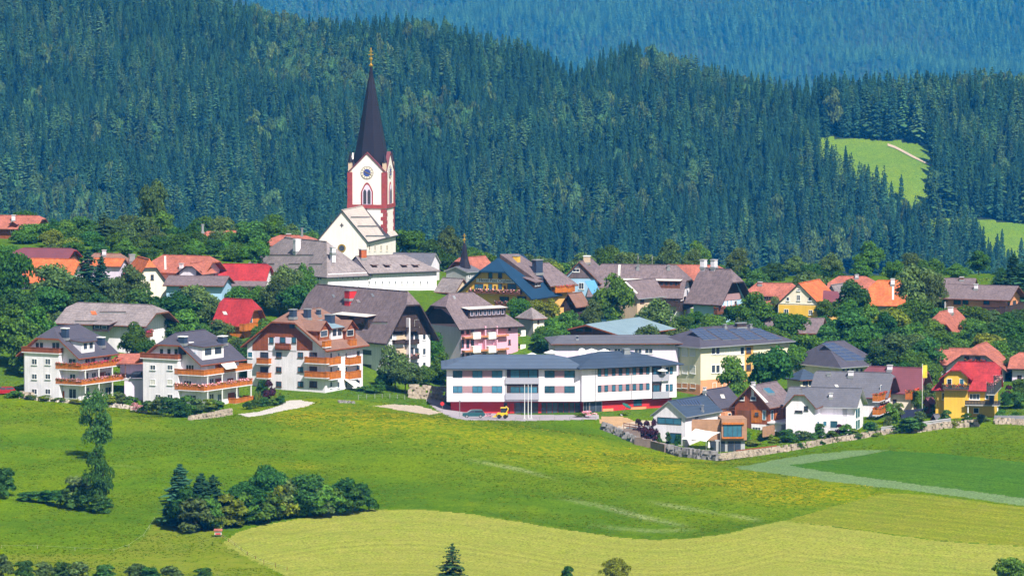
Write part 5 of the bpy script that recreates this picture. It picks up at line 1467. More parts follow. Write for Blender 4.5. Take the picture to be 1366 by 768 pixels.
b.roof('y', 423.5, 0, 0, .7, .6, R_PURP, WOODM, .22)
b.win('L', 1080, 447, 1085, 451, 0)
b = Bld('garden_shed', 'small shed with pale green sheet roof among trees', 1157, 1168, 1174, 448, 440, 1088, 70, WOODM, 'shed', R=4)
b.roof('y', 428.5, 0, 0, .4, .4, R_TEAL, WOODM, .15)
b = Bld('garden_wall_house', 'small pale wall of a garden house between dark trees', 1158, 1160, 1176, 476, 463.5, 1068, 12, CREAM, 'garden house', L=4)
b.roof('x', 459, 0, 0, .4, .3, R_SALM, WOODM, .15)

# ---- village centre
b = Bld('inn_hotel', 'yellow hotel with blue roof edge, name sign and flower balconies', 613, 707.5, 736, 420, 392.5, 1108, 64, YELLOW, 'hotel', R=13)
b.roof('x', 343, .36, 0, 1.0, 1.3, R_BLUE, R_BLUE, .35)
b.rpatch('roof_tiles', [(667, 344.3), (692, 344), (739, 375), (714, 377.5)], R_PURP, up=.9, t=.95, fm=WOODD)
sg = b.rect('sign_board', 'L', 635.5, 371.2, 688.5, 377.8, CLOTHW, .1)
tx = bpy.data.curves.new('lettering', 'FONT'); tx.body = 'Hotel Post \u00d6rglwirt'; tx.size = 1.0; tx.extrude = .02; tx.align_x = 'CENTER'; tx.align_y = 'CENTER'
tmp = bpy.data.objects.new('lettering', tx); C.objects.link(tmp); bpy.context.view_layer.update()
lme = bpy.data.meshes.new_from_object(tmp.evaluated_get(bpy.context.evaluated_depsgraph_get())); bpy.data.objects.remove(tmp); lme.materials.clear()
to = obj('lettering', lme, sg, None, [FRAMED])
va, za = b.fl(635.5, 371.2); vb, zb_ = b.fl(688.5, 377.8)
to.matrix_basis = Matrix.Translation((-.13, (va + vb) / 2, (za + zb_) / 2 + .05)) @ Matrix.Rotation(RAD(-90), 4, 'Z') @ Matrix.Rotation(RAD(90), 4, 'X')
for x0, y0, x1, y1 in ((651.5, 363.5, 657, 371), (664.5, 363.5, 670, 371), (633, 378, 645, 387), (651.5, 378.5, 657, 387), (664.5, 378.5, 670, 387), (677, 378, 689, 387), (666.5, 395, 679, 403), (690, 394.5, 702, 403)): b.win('L', x0, y0, x1, y1, 1 if x1 - x0 > 7 else 0, FRAMEB, GLASSB)
for x in (647.5, 660.5, 673.5): b.win('L', x - 1.2, 381, x + 1.2, 386, 0, FRAMEB)
b.balc('L', 625, 386.5, 693, 393, 1.2, WOODM, WOODM, F_FLP); b.balc('L', 660, 402, 704, 409, 1.2, WOODM, WOODM, F_FLP)
b.chimney(689, 352, 340.5, 1.4, 1.2, YELLOW, METAL)
b.dormer((712, 384.5), (722, 384), 1.4, .35, R_PURP, WOODD, wn=2)
w = Bld('hotel_annex', '', 700, 735, 764, 412, 376.5, 1118, 40, OCHRE, root=b.root, L=9)
w.roof('x', 350.5, .2, 1, .9, .9, R_PURP, WOODM, .26, kh=.6)
w.rect('loggia', 'R', 740, 377, 762, 383, WOODD, .04); w.balc('R', 741, 382, 767, 389, 1.2, WOOD, WOOD, F_FLW); w.chimney(717, 365, 346, 1.9, 1.4, CHIMD, METAL)
b = Bld('garden_hut', 'dark wooden hut with pointed tan roof below the hotel', 752, 767, 776, 421, 404, 1098, 60, WOODD, 'hut', R=5)
b.roof('x', 390.5, 0, 0, .6, .6, R_BROWN, WOODM, .18)
b = Bld('turret_house', 'small cream turret house with pyramid shingle roof', 692, 711.5, 726, 449, 422.5, 1084, 38, CREAM, 'house')
b.roof('x', 410, 1, 1, .6, .6, R_SHING, WOODM, .2, kh=1.0)
b.rect('render_painted_shade', 'L', 692, 422.5, 711.4, 452, GREYW, .04); b.win('R', 717, 426, 719, 431, 0, FRAMEB); b.win('R', 715, 441, 721, 447, 0, FRAMEB)  # grey panel paints shade onto the cream left wall
b = Bld('inn', 'long inn with mauve roof, rusty dormer band and white walls', 886, 906, 922, 432, 392, 1128, 76, WHITE, 'inn', L=19.8, R=12)
b.roof('y', 353, .55, .35, .9, 1.0, R_PURP, WOODD, .28)
b.dormer((826, 384.5), (907, 383.5), 1.6, .1, R_LIGHT, WOODM, wn=12, wf=WOODR, ov=.3)
b.rpatch('roof_flashing', [(825, 353.5), (828, 353.5), (827, 371), (824, 371)], R_LIGHT, up=.1)
for x in (851, 892): b.chimney(x, 359, 353.5, .5, .5, METAL, METAL)
b.win('L', 893.5, 394, 901.5, 401, 1, FRAMEW, GLASSB); b.balc('L', 888, 401, 905, 409, 1.0, WOODD, WOODD); b.win('L', 893, 413, 901, 420, 1)
b.balc('R', 908, 402, 926, 409, 1.0, WOODD, WOODD); b.win('R', 912, 413, 915, 426, 0, FRAMEB); b.win('R', 912, 396, 915, 402, 0, FRAMEB)
for x in (851, 870): b.part('antenna', MB().bar((0, 0, 0), (0, 0, 2.2), .05).box(-.05, .55, -.05, .05, 1.3, 1.8), [METAL], b.roofo).matrix_basis = Matrix.Translation(b.onroof(x, 353.5) + Vector((0, 0, .05)))
w = Bld('gable_wing', '', 752, 797, 806, 420, 373, 1134, 74, BLUEW, root=b.root, L=8.2, R=10)
w.roof('x', 347.5, 0, 0, .8, .5, R_PURP, WOODM, .26)
w.win('L', 765, 358.5, 773, 362.5, 1); w.poly('gable_tiles', 'L', [(756, 371), (775, 350.5), (796, 371)], R_PURP, .08); w.win('L', 764, 358, 773, 363, 1, off=.08)
w.win('L', 772, 377, 779, 386, 1, FRAMEW, GLASS)
w.chimney(783, 351, 341, 1.6, 1.2, BEIGE, FRAMEW)
b.part('awning', MB().prism([tuple(b.M.inverted() @ at(*q)) for q in ((780, 374.5, 1128), (793, 373.5, 1128), (801, 390, 1126), (790, 392, 1126))], (0, 0, -.08)), [mat('cloth_blue', (.10, .30, .55), .8, .05)])
b = Bld('beige_house', 'beige house with arched window and mauve gable roof in front of the inn', 826, 850, 884, 424, 393.5, 1110, 50, BEIGE, 'house')
b.roof('x', 373, 0, 0, .6, .5, R_PURP, METAL, .22)
b.win('L', 833.5, 398, 838, 404, 0); b.win('R', 854, 397.5, 859, 404, 0, FRAMEB); b.rpatch('verge_strip', [(833, 376), (835.5, 376), (851, 391), (849, 392)], R_LIGHT, up=.08)
b = Bld('timber_inn', 'dark shingled house with blue and white walls and flower boxes', 925, 956, 993, 428, 399.5, 1122, 52, BLUEW, 'house')
b.roof('y', 358.5, .42, .2, .9, 2.0, R_PURP, WOODD, .28)
b.poly('cladding', 'R', [(958, 398.5), (966, 378), (982, 378), (990, 398.5)], WOODD, .07); b.rect('gable_panel', 'R', 962, 392.5, 987, 399, BROWNW, .12)
for x in (956, 961, 966, 971, 976): b.rect('white_shutter', 'R', x + .3, 401, x + 3, 409, WHITE, .06)
b.win('R', 979, 401, 983, 409, 0); b.balc('R', 957, 410, 991, 416, 1.0, WOODM, WOODM, F_FLW)
b.chimney(938.5, 357, 346, 1.1, 1.1, WHITE, CONC); b.chimney(952.5, 357, 346, 1.1, 1.1, WHITE, CONC)
b = Bld('roof_house', 'long reddish roof just behind the dark shingled house', 880, 955, 960, 400, 372, 1162, 76, LILAC, 'house', R=10)
b.roof('y', 353.5, .3, .3, .7, .6, R_SALM, WOODM, .24)

# ---- parish buildings and church
b = Bld('rectory', 'large white rectory with big hipped shingle roof below the church', 326, 437.5, 491, 402, 364.5, 1124, 35, WHITE, 'rectory')
b.roof('y', 321.5, 1, 1, .7, .7, R_SHING, FRAMED, .26, kh=.78)
for x in (401, 426.5): b.win('L', x - 3, 367, x + 3, 373.5, 1); b.win('L', x - 3, 382, x + 3, 387.5, 1)
for x in (449.5, 457, 464, 471, 478.5): b.win('R', x - 1, 367, x + 1, 372.5, 0); b.win('R', x - .9, 381, x + .9, 384, 0)
b.chimney(396, 336, 319, 1.3, 1.1, WHITE, WHITE); b.chimney(345.5, 334, 324, 1.7, 1.3, WHITE, WHITE, 'hi'); b.chimney(444, 338, 329.5, .9, .9)
for x, y in ((349, 358.5), (403, 358.5)): b.dormer((x - 4, y), (x + 4, y), .5, .15, R_SHING, WOODD, ov=.2)
for y, x0, x1 in ((340.5, 350, 418), (352.5, 332, 345), (352.5, 358, 366), (352.5, 385, 400), (352.5, 412, 430)): b.rpatch('snow_board', [(x0, y), (x1, y), (x1, y + 1.0), (x0, y + 1.0)], WOODD, up=.2, t=.25)
w = Bld('rectory_wing', '', 480, 491.5, 582.5, 402, 362, 1130, 30, WHITE, root=b.root, L=11)
w.roof('x', 340.5, .0, 1, .7, .3, R_SHING, FRAMED, .26, kh=.6)
for x in (492.5, 500.5, 510, 519, 527.5, 536, 543, 552, 561, 570): w.win('R', x - 1, 374, x + 1, 379.5, 0)
for x in (500, 517, 540, 555): w.dormer((x - 2.5, 356.5), (x + 2.5, 356.3), .45, .1, R_SHING, WOODD, ov=.25)
w.chimney(484, 345, 332, 1.3, 1.2, R_ORNG, CONC)
b = Bld('side_chapel', 'low building with dark grey roof and white gable right of the church', 520, 574, 583, 372, 352, 1152, 76, WHITE, 'outbuilding', R=8)
b.roof('y', 337.5, 0, 0, .5, .3, R_GREY, METAL, .24)

ch = Bld('church', 'cream gothic church with tall dark spire, clock face and red stone corners', 425, 489, 521.5, 352, 319, 1168, 77, CHURCHW, 'church', R=27.0)
ch.roof('x', 277.5, 0, 0, .5, .35, R_NAVE, FRAMED, .3)
for ya, xa, xb in ((290, 468, 494), (302, 477, 506), (315, 488, 520)): ch.rpatch('snow_board', [(xa, ya), (xb, ya), (xb, ya + 1), (xa, ya + 1)], FRAMED, up=.2, t=.25)
ch.rpatch('roof_flashing', [(486, 278), (491, 278), (521, 317), (514, 317)], FRAMED, up=.14)
for x in (492.5, 500, 508, 516): ch.win('R', x - .8, 327, x + .8, 334, 0, CREAM)
va, za = ch.fl(456, 331)
def disc(r, n=24): return [(r * math.cos(2 * math.pi * i / n), r * math.sin(2 * math.pi * i / n)) for i in range(n)]
ch.part('rose_window', MB().prism([(-.10, va + a, za + c) for a, c in disc(.95)], (.09, 0, 0), 0), [GOLD])
ch.part('rose_glass', MB().prism([(-.14, va + a, za + c) for a, c in disc(.65)], (.1, 0, 0), 0), [GLASS])
va, za = ch.fl(456, 300.5)
ch.part('cross_opening', MB().box(-.06, -.004, va - .12, va + .12, za - .5, za + .5).box(-.061, -.004, va - .4, va + .4, za - .12, za + .12), [FRAMED])
tw = Bld('tower', '', 463.6, 515, 525.2, 352, 231, 1186, 79, CHURCHW, root=ch.root, L=8.95, R=8.95, base=3)
S_ = 8.95; TH = tw.H
def zpx(y): return tw.fl(489, y)[1]
apx = zpx(205)
m_ = MB(); m_.box(0, S_, 0, S_, -3, zpx(278), 0)
tw.part('tower_shaft', m_, [CHURCHW])
m_ = MB()
m_.prism([(0, 0, zpx(273)), (0, S_, zpx(273)), (0, S_, TH), (0, S_ / 2, apx), (0, 0, TH)], (.5, 0, 0)); m_.prism([(S_, 0, zpx(273)), (S_, S_, zpx(273)), (S_, S_, TH), (S_, S_ / 2, apx), (S_, 0, TH)], (-.5, 0, 0))
m_.prism([(.5, 0, zpx(273)), (S_ - .5, 0, zpx(273)), (S_ - .5, 0, TH), (S_ / 2, 0, apx), (.5, 0, TH)], (0, .5, 0)); m_.prism([(.5, S_, zpx(273)), (S_ - .5, S_, zpx(273)), (S_ - .5, S_, TH), (S_ / 2, S_, apx), (.5, S_, TH)], (0, -.5, 0))
tw.part('belfry', m_, [CHURCHW])
tw.part('string_course', MB().box(-.25, S_ + .25, -.25, S_ + .25, zpx(278), zpx(273)), [STONER])
for cx_, cy_ in ((0, 0), (0, S_), (S_, 0), (S_, S_)):
    x0 = cx_ - .18 if cx_ == 0 else cx_ - 1.0; y0 = cy_ - .18 if cy_ == 0 else cy_ - 1.0
    tw.part('corner_pier', MB().box(x0, x0 + 1.18, y0, y0 + 1.18, zpx(273), zpx(230)), [STONER])
    px_, py_ = x0 + .59, y0 + .59
    tw.part('pinnacle', MB().box(px_ - .42, px_ + .42, py_ - .42, py_ + .42, zpx(230), zpx(217), 0).lathe([(.62, zpx(217)), (.5, zpx(214)), (.04, zpx(202))], 8, 1, (px_, py_)), [BEIGE, R_SPIRE])
rk = random.Random(3); zq = zpx(279); i = 0
while zq > -1:                                        # toothed red quoins, stone by stone
    for cx_, cy_ in ((0, 0), (S_, 0)):
        wq = 1.3 if i % 2 else .8
        x0 = -.09 if cx_ == 0 else S_ - wq; y0 = -.09
        tw.part('quoin', MB().box(x0, x0 + wq + .09, y0, y0 + (2.1 - wq), zq - .82, zq), [STONER])
    zq -= .88; i += 1
# gothic windows, clocks
def arch(c, w, z0, z1, n=8):
    pts = [(c - w, z0), (c + w, z0), (c + w, z1 - w * 1.5)]
    for k in range(1, n): 
        t = k / n; pts.append((c + w * (1 - t), z1 - w * 1.5 + w * 1.5 * math.sin(t * math.pi / 2)))
    pts.append((c, z1))
    for k in range(n - 1, 0, -1):
        t = k / n; pts.append((c - w * (1 - t), z1 - w * 1.5 + w * 1.5 * math.sin(t * math.pi / 2)))
    pts.append((c - w, z1 - w * 1.5))
    return pts
for fc in 'LR':
    tr = (lambda d, a, z: (-d, a, z)) if fc == 'L' else (lambda d, a, z: (a, -d, z))
    of = (lambda d: (d, 0, 0)) if fc == 'L' else (lambda d: (0, d, 0))
    c = S_ / 2; z0, z1 = zpx(272.8), zpx(243.5)
    wo = tw.part('belfry_window', MB().prism([tr(.14, a, z) for a, z in arch(c, 1.42, z0, z1)], of(.13)), [STONER])
    tw.part('window_reveal', MB().prism([tr(.17, a, z) for a, z in arch(c, 1.1, z0, z1 - .5)], of(.1)), [LILAC], wo)
    for dx in (-.5, .5): tw.part('louvre', MB().prism([tr(.2, a, z) for a, z in arch(c + dx, .38, z0 + .1, z1 - 1.6)], of(.1)), [FRAMED], wo)
    zc = zpx(230.5)
    ck = tw.part('clock', MB().prism([tr(.1, c + a, zc + b_) for a, b_ in disc(1.5, 32)], of(.09)), [FRAMED])
    tw.part('clock_face', MB().prism([tr(.14, c + a, zc + b_) for a, b_ in disc(1.40, 32)], of(.06)), [CREAM], ck)
    tw.part('clock_centre', MB().prism([tr(.17, c + a, zc + b_) for a, b_ in disc(.88, 24)], of(.06)), [mat('clock_blue', (.05, .08, .28), .6, .1)], ck)
    hm_ = MB()
    for k in range(12):
        t = k * math.pi / 6; ca, sa = math.cos(t), math.sin(t)
        hm_.prism([tr(.2, c + r_ * ca - s2 * sa, zc + r_ * sa + s2 * ca) for r_, s2 in ((1.0, -.06), (1.3, -.06), (1.3, .06), (1.0, .06))], of(.05), 0)
    for t, ln in ((math.radians(35), .8), (math.radians(200), 1.15)):
        ca, sa = math.cos(t), math.sin(t); hm_.prism([tr(.25, c + r_ * ca - s2 * sa, zc + r_ * sa + s2 * ca) for r_, s2 in ((-.2, -.07), (ln, -.04), (ln, .04), (-.2, .07))], of(.05), 1)
    tw.part('clock_hands', hm_, [FRAMED, GOLD], ck)
# gable copings
cp_ = MB()
for fc in 'LR':
    tr = (lambda d, a, z: (-d, a, z)) if fc == 'L' else (lambda d, a, z: (a, -d, z))
    for sgn in (0, 1):
        a0 = 0 if sgn == 0 else S_; nrm_ = Vector((0, 0, .35))
        q = [Vector(tr(.2, a0, TH)), Vector(tr(.2, S_ / 2, apx)), Vector(tr(-.7, S_ / 2, apx)), Vector(tr(-.7, a0, TH))]
        cp_.prism([p_ + nrm_ for p_ in q], (0, 0, -.4))
tw.part('gable_coping', cp_, [R_PLUM])
# spire: crossing saddle roofs and the eight-sided needle
sp_ = MB(); c = S_ / 2
sp_.prism([(.3, 0.2, TH), (.3, S_ - .2, TH), (.3, c, apx - .15)], (S_ - .6, 0, 0)); sp_.prism([(.2, .3, TH), (S_ - .2, .3, TH), (c, .3, apx - .15)], (0, S_ - .6, 0))
prof = [(r_ * 1186 / F / math.cos(math.pi / 8), zpx(y)) for r_, y in ((24.5, 231), (22.5, 218), (20.6, 206), (17.2, 187), (13.8, 168), (10.4, 148), (7.2, 128), (4.4, 110), (2.6, 102), (1.6, 90))]
sp_.lathe(prof, 8, 0, (c, c), math.pi / 8)
so = tw.part('spire', sp_, [R_SPIRE])
fi = MB(); fi.lathe([(.08, zpx(91)), (.5, zpx(89)), (.55, zpx(87.5)), (.12, zpx(86)), (.12, zpx(82)), (.42, zpx(80)), (.42, zpx(78.5)), (.1, zpx(77))], 8, 0, (c, c))
fi.box(c - .13, c + .13, c - .13, c + .13, zpx(77.5), zpx(64.5)); fi.box(c - .5, c + .5, c - .5, c + .5, zpx(74.4), zpx(73)); fi.box(c - .36, c + .36, c - .36, c + .36, zpx(70), zpx(68.8))
tw.part('cross', fi, [GOLD], so)

# -- small chapel with needle spire
b = Bld('chapel', 'small stone chapel with thin dark needle spire and gilded cross', 605, 622, 632, 385, 362, 1150, 50, GREYW, 'chapel', L=6, R=5)
b.roof('x', 355, .0, .0, .4, .3, R_GREY, METAL, .2)
P0 = Vector((2.4, 2.6, 0)); zz_ = lambda y: zrow(y, 1153) - b.O.z
b.part('tower_shaft', MB().box(1.5, 3.3, 1.7, 3.5, 0, zz_(357)), [GREYW])
b.part('needle_spire', MB().lathe([(1.5, zz_(358)), (.85, zz_(345)), (.5, zz_(330)), (.22, zz_(324))], 8, 0, (2.4, 2.6)), [R_SPIRE])
b.part('cross', MB().box(2.3, 2.5, 2.5, 2.7, zz_(324.2), zz_(311.5)).box(2.0, 2.8, 2.45, 2.75, zz_(315), zz_(314)).lathe([(.3, zz_(321)), (.35, zz_(319.5)), (.1, zz_(318))], 8, 0, (2.4, 2.6)), [GOLD])
b.win('R', 625, 366, 627.5, 371, 0)
b = Bld('detached_house', 'red roofed house with dark red gable behind the needle spire', 600, 625, 634, 378, 360, 1172, 52, WOODR, 'house', R=9)
b.roof('x', 343, .3, 0, .6, .8, R_SALM, R_PLUM, .22)
b = Bld('low_house', 'pale tiled low roof beside the yellow hotel', 583, 607, 626, 412, 387, 1132, 50, BEIGE, 'house')
b.roof('y', 371, 0, 0, .6, .5, R_SHING, WOODM, .22)

# ---- upper left quarter
b = Bld('detached_house', 'house with salmon half-hipped roofs and white gable balcony', 204, 268, 290, 395, 361.5, 1102, 66, WHITE, 'house', R=9)
b.roof('y', 341, .4, .4, .8, 1.5, R_SALM, WOODR, .26)
b.chimney(242, 359, 351, .7, .7); b.rpatch('roof_flashing', [(219, 342), (221.5, 342), (222, 360), (219.5, 360)], R_LIGHT, up=.1)
b.win('R', 272, 362, 277, 367, 0); b.balc('R', 272, 366, 291, 371, 1.2, R_PLUM, WHITE)
w = Bld('front_gable', '', 240, 268, 276, 398, 363, 1099, 66, WHITE, root=b.root, L=5.2, R=6)
w.roof('x', 350.5, .3, 0, .7, .6, R_SALM, WOODD, .2); w.win('L', 262, 361, 269, 367, 1, FRAMEB)
b = Bld('low_house', 'low wide house with mauve roof and orange wall panel in front of the salmon roofs', 222, 296, 302, 402, 379, 1090, 80, BLUEW, 'house', R=9)
b.roof('y', 368, 0, 0, .9, .6, R_PURP, WOODM, .26)
b.rect('wood_panel', 'L', 239, 379, 253, 385, WOOD, .06); b.rect('glazed_front', 'L', 240, 386, 262, 398, GLASSB, .05)
b = Bld('detached_house', 'long bright red roofed house with mauve porch roof below the rectory', 287, 352, 360, 400, 374, 1106, 80, WHITE, 'house', R=9)
b.roof('y', 352, .2, .35, .7, .6, R_RED, R_RED, .26)
b.part('porch_roof', MB().prism([(-.6, -1, b.H - .1), (-.6, b.L + .6, b.H - .1), (-2.8, b.L + .6, b.H - 1.0), (-2.8, -1, b.H - 1.0)], (0, 0, -.2)), [R_PURP])
b.part('porch_post', MB().box(-2.6, -2.4, .2, .4, -3, b.H - 1.1), [WOODM]); b.part('porch_post', MB().box(-2.6, -2.4, 2.6, 2.8, -3, b.H - 1.1), [WOODM])
b.win('L', 336, 383, 342, 392, 0)
b = Bld('detached_house', 'cream gabled house with orange roof left of the salmon roofs', 150, 179, 222, 400, 376, 1098, 18, CREAM, 'house', L=12)
b.roof('y', 344.5, .36, .4, .5, .6, R_ORNG, WOODD, .24)
b.win('R', 188, 366, 191.5, 372, 0, FRAMED); b.win('R', 201, 366, 205, 373, 0, FRAMED); b.win('R', 190, 383, 194, 389, 0, FRAMED)
b.chimney(176, 347, 339, 1.2, 1.0, METAL, METAL)
b = Bld('detached_house', 'tan and orange roofed house behind the two dark spruces', 110, 160, 168, 385, 360, 1118, 76, LILAC, 'house', R=9)
b.roof('y', 338, .5, .5, .7, .7, R_BROWN, WOODM, .24); b.chimney(139, 341, 333, .7, .7)
w = Bld('lower_roof', '', 120, 160, 163, 385, 353.5, 1113, 76, LILAC, root=b.root, L=6.5, R=5)
w.roof('y', 344.5, .1, .1, .5, .4, R_ORNG, WOODM, .2)
b = Bld('detached_house', 'long dark red roof at the upper left above the orange roof', 13, 88, 96, 370, 344.5, 1128, 78, WOODM, 'house', R=10)
b.roof('y', 331, .2, .5, .7, .7, R_PLUM, R_RED, .24)
b = Bld('detached_house', 'white house with broad orange half-hipped roof at the upper left', 28, 92, 100, 402, 372, 1106, 74, WHITE, 'house', R=10)
b.roof('y', 345, .3, .3, 1.1, .8, R_ORNG, WOODR, .26)
b.win('L', 33, 379, 38, 386, 0); b.dormer((48, 366), (70, 365.5), 1.3, .3, R_ORNG, WOODD, wn=2)
b.solar([(24, 350), (36, 349.5), (34, 358), (24, 359)], 3, 1)
b = Bld('farm_house', 'salmon roofed timber house at the top left edge under the forest', -20, 46, 57, 322, 303, 1196, 76, WOODR, 'house', R=9)
b.roof('y', 287.5, .3, .5, .8, .8, R_SALM, WOODM, .26)
b.chimney(18, 295, 286.5, .7, .7); b.win('L', 14, 306, 20, 310, 1); b.dormer((14, 303), (22, 303), .8, .6, R_SALM, WOODR, gable=True)
b = Bld('farm_house', 'salmon hipped roof with solar rows below the forest edge', 254, 275, 322, 340, 323, 1180, 24, WOODR, 'house', L=9)
b.roof('x', 308.5, 1, .2, .7, .7, R_SALM, WOODM, .26, kh=1.0)
b.solar([(281, 311), (313, 310.5), (316, 319), (289, 320)], 8, 1, gap=.2)
b.chimney(270, 310, 299, .5, .5, METAL, METAL); 
b = Bld('detached_house', 'small red hipped roof peeping over the rectory roof', 358, 408, 420, 345, 326, 1162, 76, LILAC, 'house', R=9)
b.roof('y', 314, .5, .5, .7, .7, R_SALM, R_SALM, .26); b.chimney(385, 317, 311.5, .8, .8, R_SALM); b.chimney(403, 315, 304, .35, .35, METAL, METAL)
b = Bld('red_chalet', 'orange timber chalet with steep red half-hipped roof', 290, 326, 343.5, 448, 430, 1058, 64, WOOD, 'chalet', R=7.5)
b.roof('y', 398.5, .45, .2, .6, 1.2, R_RED, WOODR, .26)
b.win('R', 333, 418, 336.5, 431, 0, FRAMEW, GLASSB, False); b.balc('R', 326, 432, 345, 439, 1.2, WOOD, WOOD); b.skylight(300, 418, 5, 4, R_LIGHT)
b = Bld('shingled_farmhouse', 'old farmhouse with big grey shingle roof behind the leftmost apartment house', 88, 186, 205, 470, 430, 1040, 66, WHITE, 'farmhouse', R=12)
b.roof('y', 405.5, .45, .3, 1.2, 2.2, R_SHING, WOODM, .3)
b.skylight(125, 418, 7, 5, R_ORNG); b.rpatch('snow_board', [(133, 416.5), (168, 416.5), (168, 417.6), (133, 417.6)], WOODD, up=.2, t=.25); b.rpatch('snow_board', [(100, 428.5), (150, 428.5), (150, 429.5), (100, 429.5)], WOODD, up=.2, t=.25)
b.dormer((123, 441), (146, 440.5), 1.2, .15, R_SHING, WOODD, wn=2)
b.win('R', 188, 433, 192, 440, 0)
b.balc('R', 188, 443, 204, 449, 1.2, WOODM, WOODM, F_FLW)
# garage terrace between the two apartment houses
b = Bld('garage_block', 'low lilac garage block with parking roof between the apartment houses', 165, 166, 192, 532, 507, 1003, 3, LILAC, 'garage', L=8)
b.part('wall', MB().box(0, b.R, 0, 8, -3, b.H), [LILAC]); b.part('parapet', MB().box(-.1, b.R, -.1, .2, b.H, b.H + .4), [CONC])
b.part('rear_wall', MB().box(-1, b.R, 7.4, 8, b.H + .004, b.H + 2.6), [LILAC]); b.part('canopy_roof', MB().prism([(-3, 4.4, b.H + 3.0), (b.R + 1, 4.4, b.H + 3.0), (b.R + 1, 8.4, b.H + 4.6), (-1, 8.4, b.H + 4.6)], (0, 0, -.2)), [R_SALM])
b.part('post', MB().box(0, .15, 4.6, 4.75, b.H, b.H + 3), [WOODM]); b.part('post', MB().box(b.R - .3, b.R - .15, 4.6, 4.75, b.H, b.H + 3), [WOODM])
GARAGE = b

b = Bld('garden_hut', 'little dark hut with pointed roof in the garden left of the yellow house', 1243, 1249, 1254, 566, 558, 999, 45, WOODD, 'hut', base=1.5)
b.roof('x', 552, 0, 0, .3, .3, R_GREY, WOODM, .12)
b = Bld('garden_hut', 'small brown garden hut on the slope above the navy wall', 1232, 1240, 1247, 545, 536, 1016, 45, WOODM, 'hut', base=1.5)
b.roof('x', 530, 0, 0, .3, .3, R_PLUM, WOODM, .12)
